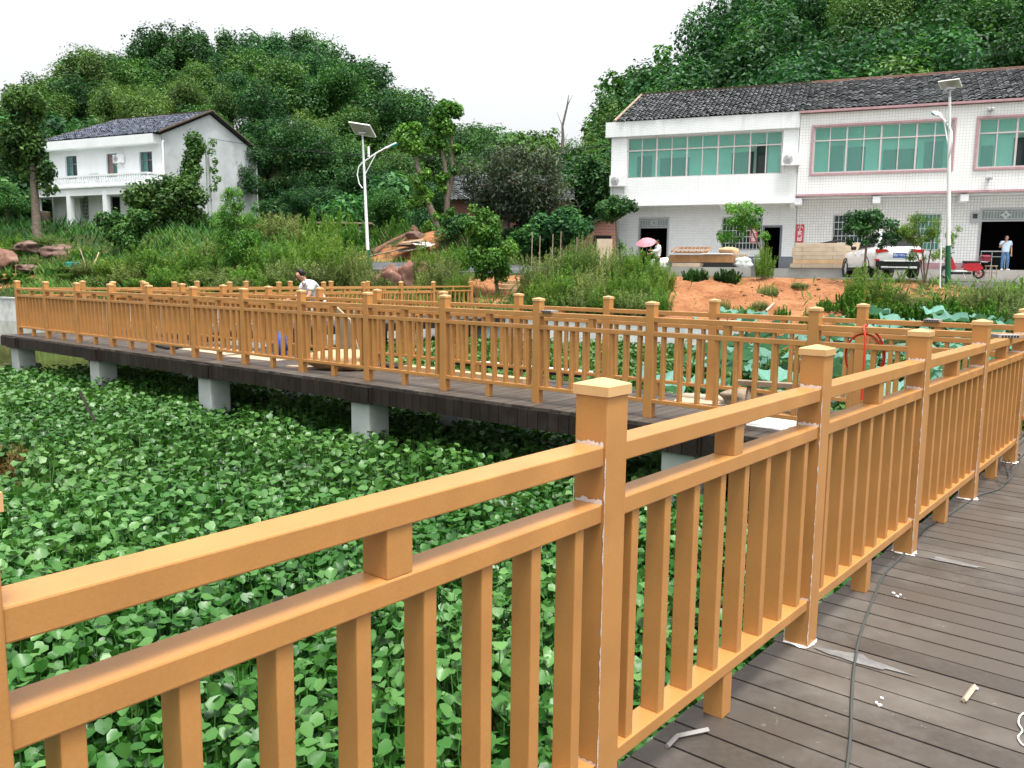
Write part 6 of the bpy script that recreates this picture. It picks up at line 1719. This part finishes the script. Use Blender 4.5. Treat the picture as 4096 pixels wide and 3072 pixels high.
# ================================================================ building materials, left about
def pile(name, loc, rz, label, cat, spec):
    e = empty(name, loc, rz, label, cat)
    for (nm, c, d, m_, r_) in spec:
        mb = MB(); mb.box((0, 0, 0), d, bev=.006, tint=rnd.random()); mb.build(nm, MT[m_], e, c, (0, 0, R(r_)))
    return e
MT['ochrewood'] = mat('ochre_wood', (.30, .155, .07), .6, .2, 3, .2)
MT['wrap'] = mat('white_wrap', (.75, .75, .74), .6, .1, 5, .3)
MT['foam'] = mat('pale_board', (.43, .345, .25), .7, .12, 3, .2, tintvar=.2)
# long stack of wrapped boards on the shop side
q = hw(-7.75, -1.9, 1.95)
bs = empty('board_stack', q, _ang, 'long stack of pale wrapped boards against the wall left of the white car', 'boards')
for i in range(6):
    w = 3.5 - .12 * (i % 2); z = .10 + i * .19
    mb = MB(); mb.box((.06 * (i % 3 - 1), 0, z), (w, .9, .185), bev=.006, tint=.3 + .1 * i); mb.build('board_bundle', MT['foam'] if i != 1 else MT['tan'], bs)
    if i % 2 == 0:
        mb = MB()
        for xx in (-1.3, 0.05, 1.35): mb.box((xx, 0, z), (.03, .912, .189))
        mb.build('strap', MT['wood'], bs)
q2 = hw(-8.0, -2.0, 3.10)
mb = MB(); mb.prism([(-.35, 0), (.45, .0), (.30, .35), (.22, .12)], -.02, .02, M=Matrix(((1, 0, 0, 0), (0, 0, 1, 0), (0, 1, 0, 0), (0, 0, 0, 1)))); mb.tube([(.2, -.03, .05), (.5, -.05, .12), (.75, -.02, .10)], [.05, .06, .02], 6); mb.tube([(.25, -.04, .06), (.05, -.06, -.12)], [.05, .02], 6)
tag(mb.build('black_rag', MT['black'], None, q2, (0, 0, _ang)), 'torn black wrapping lying on top of the long wrapped board stack', 'wrapping')
# stack of railing panels
q = hw(-13.6, -2.6, 1.95)
ps = pile('panel_stack', q, _ang, 'stack of ochre posts wrapped in film on a pallet in front of the barred window', 'stack',
          [('pallet', (-.6, 0, .10), (1.5, 1.0, .18), 'foam', 0), ('dark_bundle', (.75, 0, .11), (1.5, 1.0, .20), 'black', 0), ('post_bundle', (0, 0, .40), (3.0, 1.0, .36), 'ochrewood', 0), ('white_sheet', (.75, -.1, .63), (1.4, .9, .05), 'wrap', 3)])
rp = empty('loose_railing', hw(-14.1, -2.7, 2.60), _ang + R(4), 'loose ochre railing panel with slanting balusters lying on the stack of posts', 'railing panel')
mb = MB(); mb.box((0, -.45, .05), (1.55, .08, .08), bev=.006); mb.box((0.1, .45, .28), (1.55, .08, .08), bev=.006); mb.build('rail', MT['ochrewood'], rp)
for k in range(8):
    mb = MB(); mb.tube([(-.68 + k * .19, -.45, .09), (-.58 + k * .19, .45, .32)], .035, 4, smooth=False); mb.build('baluster', MT['ochrewood'], rp)
for x_ in (-.78, .88):
    mb = MB(); mb.tube([(x_ - .1, -.52, .08), (x_, .5, .34)], .05, 4, smooth=False); mb.build('end_post', MT['ochrewood'], rp)
r9 = np.random.default_rng(4)
def lumpy(name, loc, rad, m_, label, cat, seed=0, flat=.7, group=None, rough=.3, sub=4):
    bm = bmesh.new(); bmesh.ops.create_icosphere(bm, subdivisions=sub, radius=1)
    r = np.random.default_rng(seed); ph = r.uniform(0, 6.28, 9); pl = unit(r.normal(size=(7, 3))); pc = r.uniform(.62, .9, 7)
    for v in bm.verts:
        d = v.co.normalized(); k = 1 + rough * .35 * (math.sin(d.x * 3 + ph[0]) + math.sin(d.y * 4 + ph[1]) + math.sin(d.z * 5 + ph[2])) / 1.5
        for p_, c_ in zip(pl, pc):
            dd = d.x * p_[0] + d.y * p_[1] + d.z * p_[2]
            if dd * k > c_: k = c_ / dd
        k *= 1 + rough * .12 * math.sin(d.x * 13 + ph[3]) * math.sin(d.y * 11 + ph[4]) + rough * .05 * math.sin(d.x * 29 + ph[5]) * math.sin(d.y * 31 + ph[6]) * math.sin(d.z * 27 + ph[7]) + r.normal() * .006
        v.co = Vector((d.x * k * rad[0], d.y * k * rad[1], d.z * k * rad[2]))
    mb = MB(); mb.bm(bm, smooth=True)
    return tag(mb.build(name, MT[m_], None, loc), label, cat, group)
lumpy('sack', hw(-15.7, -2.4, 2.05), (.5, .4, .42), 'wrap', 'bulging white sack at the left end of the stack of posts', 'sack', 3)
lumpy('sack', hw(-12.6, -1.0, 2.75), (.5, .3, .26), 'tan', 'brown sack lying on the boards below the barred window', 'sack', 4)
mb = MB(); mb.box((0, 0, .35), (2.0, .6, .7), bev=.02); tag(mb.build('crate', MT['foam'], None, hw(-12.7, -.9, 1.93), (0, 0, _ang)), 'pale wide crate behind the stack of posts, under the brown sack', 'crate')
lumpy('rubble_heap', hw(-11.75, -2.2, 2.05), (.5, .4, .40), 'concrete', 'small heap of grey rubble between the stack of posts and the white bucket', 'rubble', 5, rough=.7)
q = hw(-11.0, -2.3, 1.93)
be = empty('bucket', q, 0, 'white plastic bucket beside the grey rubble near the open doorway', 'bucket')
mb = MB(); mb.lathe([(0, 0), (.17, 0), (.21, .42), (.225, .42), (.225, .46), (.2, .46), (.165, .03), (0, .03)], 18); mb.build('tub', MT['wrap'], be)
mb = MB(); mb.tube([(.22, 0, .43), (.18, -.14, .34), (0, -.2, .30), (-.18, -.14, .34), (-.22, 0, .43)], .006, 5); mb.build('handle', MT['steel'], be)
# plank with a pale sheet beside the lean-to
p = at(1305, 560, 40.5)
mb = MB(); mb.box((0, 0, .9), (.75, .05, 1.9), tilt=Matrix.Rotation(R(-8), 4, 'X')); tag(mb.build('board', MT['foam'], None, (p.x, 40.5, 1.4), (0, 0, -.1)), 'pale upright board leaning in front of the brick lean-to', 'board')

# rocks
MT['rockdark'] = mat('brown_rock', (.15, .095, .075), .9, .35, 2, .15, bump=.6, fine=14, dirt=(.24, .18, .15), dirt_scale=2)
p = at(20, 562, 47.5); lumpy('boulder', (p.x - .3, 47.5, p.z), (.9, .75, .78), 'rock', 'large pointed reddish boulder at the left edge of the bank', 'rock', 8, rough=.5)
p = at(120, 545, 49); lumpy('boulder', (p.x, 49, p.z), (.75, .5, .5), 'rockdark', 'broken brown rock face under the weeds below the left house', 'rock', 9, rough=.9)
p = at(55, 535, 50); lumpy('boulder', (p.x, 50, p.z), (.8, .6, .38), 'rockdark', 'dark brown rock shelf behind the large pointed boulder', 'rock', 10, rough=.9)
p = at(895, 605, 35.2); lumpy('boulder', (p.x, 35.2, p.z - .1), (.85, .7, .72), 'rock', 'angular reddish boulder below the asphalt road', 'rock', 11, rough=.5)
p = at(845, 605, 35.5); lumpy('boulder', (p.x, 35.5, p.z - .1), (.85, .7, .75), 'rock', 'crumbling tan rock left of the angular boulder below the road', 'rock', 12, rough=.9)
p = at(60, 578, 46.5); lumpy('boulder', (p.x, 46.5, p.z), (.7, .5, .22), 'rockdark', 'flat dark stone lying in front of the large pointed boulder', 'rock', 13, rough=.9)
# felled logs
for (a, b, rr, lab) in (((805, 515), (880, 482), .15, 'thick felled log lying on the slope behind the solar lamp'), ((800, 527), (860, 505), .09, 'thinner felled log in front of the thick one behind the solar lamp')):
    A = at(*a, 43.4); Bq = at(*b, 45.2)
    A.z = gz(A.x, A.y) + rr + .02; Bq.z = max(gz(Bq.x, Bq.y) + rr, A.z + .35)
    mb = MB(); mb.tube([A, A.lerp(Bq, .4) + Vector((0, 0, .05)), Bq], [rr, rr * .95, rr * .8], 10); mb.tube([A.lerp(Bq, .55), A.lerp(Bq, .5) + Vector((-.25, -.2, .55))], [rr * .3, rr * .15], 6)
    tag(mb.build('log', MT['barkred'] if 'barkred' in MT else MT.setdefault('barkred', mat('reddish_bark', (.15, .082, .055), .9, .35, 6, .1, bump=.5, fine=22, dirt=(.22, .16, .12), dirt_scale=3))), lab, 'log')
p = at(865, 492, 44.2); lumpy('tree_stump', (p.x + .7, 44.6, gz(p.x + .7, 44.6) + .2), (.2, .2, .38), 'barkred', 'broken reddish stump between the logs and the leaning pollard', 'stump', 15, rough=.9)
p = at(870, 508, 43.5); lumpy('boulder', (p.x + 0.6, 43.9, gz(p.x + .6, 43.9) + .08), (.45, .35, .26), 'rockdark', 'rounded brown stone on the grass below the logs', 'rock', 16, rough=.3)
# heap of discarded sheets
p = at(895, 532, 42)
hp_ = empty('scrap_heap', (p.x, 42.9, gz(p.x, 42.9) + .05), .2, 'heap of bent grey sheets and a long pole dumped beside the asphalt road', 'scrap')
for k in range(5):
    mb = MB(); mb.box((0, 0, 0), (rnd.uniform(.8, 1.5), rnd.uniform(.5, .8), .03), rnd.uniform(-.6, .6), tilt=Matrix.Rotation(R(rnd.uniform(-30, 25)), 4, 'X') @ Matrix.Rotation(R(rnd.uniform(-14, 14)), 4, 'Y')); mb.build('sheet', MT['wrap'] if k % 2 else MT['wood'], hp_, (rnd.uniform(-.6, .6), rnd.uniform(-.3, .3), .12 + k * .1))
mb = MB(); mb.tube([(-2.4, -.3, -.25), (.2, 0, .35)], .04, 6); mb.build('pole', MT['wood'], hp_)
p = at(1212, 552, 39)
hp_ = empty('scrap_heap', (p.x, 39, 1.5), -.2, 'low heap of broken roofing sheets in the shade under the low dark tree', 'scrap')
for k in range(6):
    mb = MB(); mb.box((0, 0, 0), (rnd.uniform(.7, 1.4), rnd.uniform(.4, .7), .03), rnd.uniform(-.8, .8), tilt=Matrix.Rotation(R(rnd.uniform(-25, 25)), 4, 'X')); mb.build('sheet', MT['wrap'] if k % 2 else MT['render'], hp_, (rnd.uniform(-1.6, 1.6), rnd.uniform(-.3, .3), .15 + (k % 3) * .12))
for k, xd in enumerate((1148, 1165, 1193, 1210, 1245, 1165)):
    if k == 5: continue
    a = at(xd, 555, 39.5); a.z = gz(a.x, 39.5) - .1; b_ = at(xd + rnd.uniform(-2, 2), 505 + rnd.uniform(-6, 10), 39.5)
    mb = MB(); mb.tube([a, b_], .028, 6); tag(mb.build('garden_stake', MT['wood']), 'thin pale garden stake under the low dark tree', 'stake', 'garden stakes under the low dark tree')

# ---------------------------------------------------------------- on the boardwalks
def on_deck(xd, yd, z=0.0): return at_z(xd, yd, z)
def slab(name, xd, yd, d, rz, m_, label, cat, z=0, bev=.003, tilt=None):
    p = on_deck(xd, yd, z); mb = MB(); mb.box((0, 0, d[2] / 2), d, bev=bev, tilt=tilt)
    return tag(mb.build(name, MT[m_], None, (p.x, p.y, z), (0, 0, rz)), label, cat)
slab('bare_post', 1000, 822, (2.3, .16, .13), TH, 'tan', 'long brown box section lying on the middle boardwalk behind its pond-side railing', 'beam')
slab('bare_post', 1110, 800, (2.6, .12, .06), TH, 'black', 'long black hollow plank lying on the middle boardwalk behind the brown box section', 'plank')
slab('plank', 1150, 795, (2.2, .14, .03), TH + .05, 'wrap', 'long white-topped plank on the middle boardwalk beside the black one', 'plank', z=.0)
slab('cardboard', 1600, 868, (1.5, .8, .012), TH + .3, 'foam', 'flat pale cardboard sheet on the middle boardwalk near the corner', 'cardboard')
slab('cardboard', 1660, 915, (1.1, .6, .012), TH - .1, 'wrap', 'white sheet on the middle boardwalk beneath the wooden trestle', 'sheet')
slab('cardboard', 470, 758, (1.6, .7, .01), TH, 'foam', 'pale sheet spread on the middle boardwalk below the third post from its left corner', 'cardboard')
slab('cardboard', 560, 773, (1.3, .5, .01), TH + .08, 'foam', 'pale dusty sheet on the middle boardwalk left of the brown sack', 'sheet')
slab('plank', 365, 752, (.7, .3, .05), TH - .2, 'black', 'short dark offcut on the middle boardwalk toward its left corner', 'offcut')
slab('plank', 855, 800, (.5, .3, .09), TH - .3, 'black', 'two short black plank offcuts stacked behind a railing post on the middle boardwalk', 'offcut')
slab('plank', 660, 795, (.6, .14, .03), TH + .5, 'foam', 'short pale offcut on the middle boardwalk in front of the brown sack', 'offcut')
p = on_deck(725, 800); lumpy('sack', (p.x, p.y + .1, .13), (.55, .32, .17), 'tan', 'brown woven sack slumped on the middle boardwalk', 'sack', 31, rough=.4)
p = on_deck(738, 790); 
mb = MB(); mb.prism([(-.3, 0), (.3, 0), (.22, .75), (-.05, .95)], -.012, .012, M=Matrix.Rotation(R(14), 4, 'X') @ Matrix(((1, 0, 0, 0), (0, 0, 1, 0), (0, 1, 0, 0), (0, 0, 0, 1)))); tag(mb.build('torn_board', MT['foam'], None, (p.x, p.y + .75, .0), (0, 0, TH)), 'torn pale board propped behind the brown woven sack', 'board')
mb = MB(); mb.lathe([(0, 0), (.10, 0), (.105, .2), (.105, .34), (.04, .38), (.04, .42), (0, .42)], 16)
p = on_deck(590, 772); tag(mb.build('paint_drum', MT['plateblue'], None, (p.x, p.y + .5, 0)), 'blue drum seen between the balusters of the middle boardwalk', 'drum')
p = on_deck(1575, 880); lumpy('sack', (p.x + .35, p.y + .25, .09), (.40, .22, .11), 'wood', 'grey brown rolled sack under the bottom rail near the corner', 'sack', 33, rough=.4)
# trestle made of grey timber
p = on_deck(1672, 925)
te = empty('trestle', (p.x, p.y, 0), TH + .25, 'small grey timber trestle standing on the middle boardwalk at the corner', 'trestle')
for sx in (-.28, .28):
    mb = MB(); mb.tube([(sx, -.20, 0), (sx * .9, .02, .42)], .032, 4, smooth=False); mb.tube([(sx, .22, 0), (sx * .9, .0, .42)], .032, 4, smooth=False); mb.build('leg', MT['wood'], te)
mb = MB(); mb.box((0, 0, .44), (.8, .1, .05), bev=.004); mb.build('beam', MT['wood'], te)
mb = MB(); mb.box((0, -.11, .18), (.7, .03, .05), bev=.004); mb.build('stretcher', MT['wood'], te)
# hollow offcuts resting on rails
def offcut(p, rz, label, ln=.16):
    e = empty('plank_offcut', p, rz, label, 'offcut')
    mb = MB(); mb.box((0, 0, .0125), (ln, .14, .025), bev=.002); mb.build('board', MT['offc'], e)
    mb = MB()
    for k in range(6): mb.box((-.0565 + k * .0226, -.0705, .0125), (.014, .004, .014)) if ln < .2 else mb.box((-ln / 2 - .0005, -.056 + k * .0226, .0125), (.004, .014, .014))
    mb.build('hollow', MT['black'], e)
    return e
MT['offc'] = mat('offcut_grey', (.27, .255, .24), .7, .12, 8, .2)
def on_rail(px, line, z=1.07):
    off, du, dn = line; return on_line([px * KD], off, du, dn, z)[0] + Vector((0, 0, z))
g = on_rail(1187, (QC, QU, QN)); offcut(g, TH, 'hollow plank offcut resting on the pond-side top rail beside a post', .15)
g = on_rail(2015, (QC + W1, QU, QN)); offcut(g, TH, 'hollow plank offcut resting on the lotus-side top rail near the right edge', .15)
g = Pc[5] + (Pc[6] - Pc[5]) * .55 + Vector((0, 0, 1.07)); offcut(g, math.atan2(PU.y, PU.x) - R(50), 'hollow plank offcut resting on the near railing at the right edge', .17)
# red hose hung over the railing
g = on_line([1868 * KD], QC, QU, QN, 1.0)[0]
pts = [g - QN * .075 + QU * .03 + Vector((0, 0, z)) for z in (.42, .60, .80, .98)] + [g - QN * .05 + Vector((0, 0, 1.075)), g + Vector((0, 0, 1.088)), g + QN * .05 + Vector((0, 0, 1.07))]
for i in range(1, 40):
    a = math.pi / 2 - i / 39 * 2 * math.pi * 1.35
    pts.append(g + QN * (.075 + .03 * math.sin(i * .16)) + QU * (math.cos(a) * .165 - .01) + Vector((0, 0, .80 + math.sin(a) * (.25 - .0016 * i))))
mb = MB(); mb.tube(pts, .0095, 8); tag(mb.build('hose', MT['redhose'] if 'redhose' in MT else MT.setdefault('redhose', plain('red_hose', (.62, .035, .02), .4)), None), 'coil of red hose hung over the pond-side top rail near the corner', 'hose')
p1 = on_deck(2207, 840, .5)
mb = MB(); a0 = Pc[-1] + PU * .5 + PD * .25; mb.tube([a0 + Vector((0, 0, .02)), a0 + Vector((.1, .05, .4)), a0 + Vector((.35, .1, .62)), a0 + Vector((.6, .2, .3)), a0 + Vector((.7, .3, .02))], .012, 8); tag(mb.build('hose', MT['redhose']), 'loop of red hose standing on the deck at the right edge', 'hose')
# black cable on the near boardwalk
cab = [(1828, 1668), (1837, 1590), (1840, 1500), (1845, 1440), (1856, 1380), (1872, 1330), (1888, 1290), (1910, 1240), (1945, 1205), (1972, 1172), (2000, 1140), (2050, 1112), (2090, 1085), (2120, 1068), (2160, 1055), (2185, 1030), (2196, 1010), (2205, 985), (2190, 975), (2208, 955), (2225, 940)]
pts = [on_deck(x, y, .006) for x, y in cab]
def smooth_pts(p, n=5):
    out = []
    for i in range(len(p) - 1):
        p0, p1, p2, p3 = p[max(i - 1, 0)], p[i], p[i + 1], p[min(i + 2, len(p) - 1)]
        for k in range(n):
            t = k / n; out.append(.5 * ((2 * p1) + (p2 - p0) * t + (2 * p0 - 5 * p1 + 4 * p2 - p3) * t * t + (3 * p1 - p0 - 3 * p2 + p3) * t ** 3))
    return out + [p[-1]]
pts = smooth_pts(pts)
for q_ in pts: q_.z = .006
MT['cable'] = plain('cable_rubber', (.055, .060, .055), .6)
mb = MB(); mb.tube(pts, .0055, 8); tag(mb.build('cable', MT['cable']), 'black power cable winding along the near boardwalk beside the posts', 'cable')
cab2 = [(2152, 985), (2160, 1010), (2175, 1020), (2188, 1005), (2170, 990), (2180, 1030), (2165, 1045), (2150, 1030)]
pts = smooth_pts([on_deck(x, y, .02) for x, y in cab2]); 
mb = MB(); mb.tube(pts, .004, 6); tag(mb.build('cable', MT['cable']), 'tangled end of thin black wire by the right-most near post', 'wire')
# white flexible cord at the right edge
pts = smooth_pts([on_deck(x, y, .006) for x, y in ((2225, 1535), (2205, 1545), (2200, 1562), (2208, 1578), (2199, 1592), (2206, 1606), (2216, 1612))])
mb = MB(); mb.tube(pts, .003, 6); tag(mb.build('cord', MT['wrap']), 'thin white cord curling on the near boardwalk at the right edge', 'cord')
# broken strip and stick on the deck
a, b, c = on_deck(1441, 1612, .006), on_deck(1462, 1590, .008), on_deck(1530, 1576, .012)
mb = MB(); mb.tube([a, b], .009, 4, smooth=False); mb.tube([b, c], .009, 4, smooth=False); tag(mb.build('broken_strip', MT['offc']), 'snapped grey strip bent in the middle on the near boardwalk', 'strip')
a, b = on_deck(2082, 1513, .010), on_deck(2105, 1482, .010)
mb = MB(); mb.tube([a, b], .0095, 4, smooth=False); tag(mb.build('stick', MT['foam']), 'short whitish stick lying on the near boardwalk planks', 'stick')
rr_ = random.Random(3)
for k, (xd, yd) in enumerate(((1893, 1518), (1900, 1523), (1905, 1508), (2109, 1487), (1938, 1288), (1945, 1285), (1930, 1281))):
    p = on_deck(xd, yd, .006); mb = MB(); mb.box((0, 0, 0), (rr_.uniform(.008, .02), rr_.uniform(.006, .013), .008), rr_.uniform(0, 3), bev=.002)
    tag(mb.build('putty_crumb', MT['putty'], None, p), 'tiny crumb of white putty on the near boardwalk planks', 'crumb', 'crumbs of putty on the planks')
# white plaster smears below the near posts
for k in (2, 3, 4):
    q = Pc[k] if k < len(Pc) else Pc[-1]
    mb = MB(); r = np.random.default_rng(k); n = 16; out = []; inn = []
    ln = .30
    vs = [(0, 0, 0)]
    for i in range(n):
        a = 2 * math.pi * i / n; rx = ln * (.5 + .12 * r.normal()); ry2 = .035 * (1 + .2 * r.normal()); vs.append((math.cos(a) * rx, math.sin(a) * ry2, 0))
    mb.add(vs, [(0, 1 + i, 1 + (i + 1) % n) for i in range(n)] )
    c0 = q + PD * .24 - PU * .02
    tag(mb.build('plaster_smear', MT['smear'] if 'smear' in MT else MT.setdefault('smear', mat('plaster_smear', (.17, .165, .16), .9, .25, 12, .1)), None, (c0.x, c0.y, .0035), (0, 0, math.atan2(PD.y, PD.x))), 'dried whitish plaster smear on the near boardwalk beside a post', 'smear', 'plaster smears beside the near posts')
# dark stick standing in the hyacinth
a = at_z(212, 925, -.82); b = a + (at(172, 845, a.y + .9) - a)
mb = MB(); mb.tube([a + (a - b) * .3, b], .022, 4, smooth=False); tag(mb.build('dark_stake', MT['fascia']), 'dark leaning strip of wood poking out of the hyacinth at left', 'stake')
# rubbish on the right bank
p = at(1995, 633, 26.6); mb = MB(); mb.box((0, 0, .08), (.35, .3, .16), .4, bev=.03); tag(mb.build('litter_bag', MT['wrap'], None, (p.x, 26.4, gz(p.x, 26.4) + .35)), 'small white and dark litter bag in the weeds below the scooter', 'litter')
p = at(1668, 662, 25.0); 
mb = MB(); mb.tube([at(1655, 672, 26), at(1672, 655, 26.2)], [.05, .04], 5); tag(mb.build('broken_stick', MT['foam']), 'pale broken stick at the foot of the orange bank', 'stick')
p = at(1935, 620, 30.2); mb = MB(); mb.tube([at(1936, 640, 30.2), at(1938, 575, 30.2)], .02, 5)
a = at(2030, 622, 29); b_ = at(2033, 530, 29)
mb = MB(); mb.tube([a, b_], .025, 6); tag(mb.build('thin_post', MT['white']), 'thin white post standing on the bank left of the green lamp base', 'post')
p = at(1363, 560, 37.5)
# blue bits on the left bank
p = at(157, 572, 46); mb = MB(); mb.box((0, 0, .1), (.65, .3, .3), .1, bev=.05); tag(mb.build('blue_sheet', MT['tealplastic'], None, (p.x, 46, p.z - .1)), 'small blue plastic sheet among weeds below the pollarded tree', 'plastic')
mb = MB(); mb.tube([at(190, 588, 45.2), at(172, 535, 46)], .03, 5); tag(mb.build('bamboo_pole', MT['wood']), 'grey bamboo pole leaning right of the small blue plastic sheet', 'pole')
mb = MB(); mb.tube([at(200, 578, 45.2), at(214, 545, 46)], .03, 5); tag(mb.build('bamboo_pole', MT['tan']), 'yellowish bamboo pole leaning the other way beside the grey one', 'pole')

# ---------------------------------------------------------------- wires
def wire(a, b, sag, label, rad=.012):
    pts = [a.lerp(b, i / 16) - Vector((0, 0, sag * 4 * (i / 16) * (1 - i / 16))) for i in range(17)]
    mb = MB(); mb.tube(pts, rad, 4); tag(mb.build('overhead_wire', MT['black']), label, 'wire')
wire(at(450, 298, 58.5), at(1330, 312, 46), .9, 'long overhead wire sagging from the creeper pole to the white tiled house', .014)
wire(at(1330, 312, 46.1), at(560, 300, 75), 1.2, 'second overhead wire running back from the white tiled house into the trees', .014)
wire(at(1880, 165, 50), at(2300, 60, 46), .2, 'upper of two wires rising to the right above the ridge of the paired houses', .014)
wire(at(1900, 168, 50), at(2300, 75, 46), .2, 'lower of two wires rising to the right above the ridge of the paired houses', .014)
wire(at(1330, 276, 45.5), at(1560, 262, 44), .05, 'short wire stapled along the parapet of the white brick-tiled house', .01)
# ================================================================ light
SUN_EL, SUN_AZ = R(74), R(150)      # azimuth clockwise from +y
w = bpy.data.worlds.new('World'); SC.world = w
w.use_nodes = True
nt = w.node_tree; nt.nodes.clear()
sky = nt.nodes.new('ShaderNodeTexSky'); sky.sky_type = 'NISHITA'; sky.sun_disc = False
sky.sun_elevation = SUN_EL; sky.sun_rotation = SUN_AZ
sky.air_density = 1.0; sky.dust_density = 6.0; sky.ozone_density = 1.0; sky.altitude = 50
hs = nt.nodes.new('ShaderNodeHueSaturation'); hs.inputs['Saturation'].default_value = .12; hs.inputs['Value'].default_value = 1.1
bg = nt.nodes.new('ShaderNodeBackground'); bg.inputs[1].default_value = .115
out = nt.nodes.new('ShaderNodeOutputWorld')
nt.links.new(sky.outputs[0], hs.inputs['Color']); nt.links.new(hs.outputs[0], bg.inputs[0]); nt.links.new(bg.outputs[0], out.inputs[0])
sl = bpy.data.lights.new('sun', 'SUN'); sl.energy = 1.5; sl.angle = R(12); sl.color = (1, .96, .90)
so = bpy.data.objects.new('sun', sl); COL.objects.link(so)
d = Vector((math.sin(SUN_AZ) * math.cos(SUN_EL), math.cos(SUN_AZ) * math.cos(SUN_EL), math.sin(SUN_EL)))
so.rotation_euler = d.to_track_quat('Z', 'Y').to_euler()
so.location = d * 60
SC.view_settings.view_transform = 'Standard'
SC.view_settings.look = 'None'
SC.view_settings.gamma = 1
SC.view_settings.exposure = 1.4
SC.render.engine = 'CYCLES'
SC.cycles.max_bounces = 6
SC.cycles.transparent_max_bounces = 8
SC.cycles.use_denoising = True
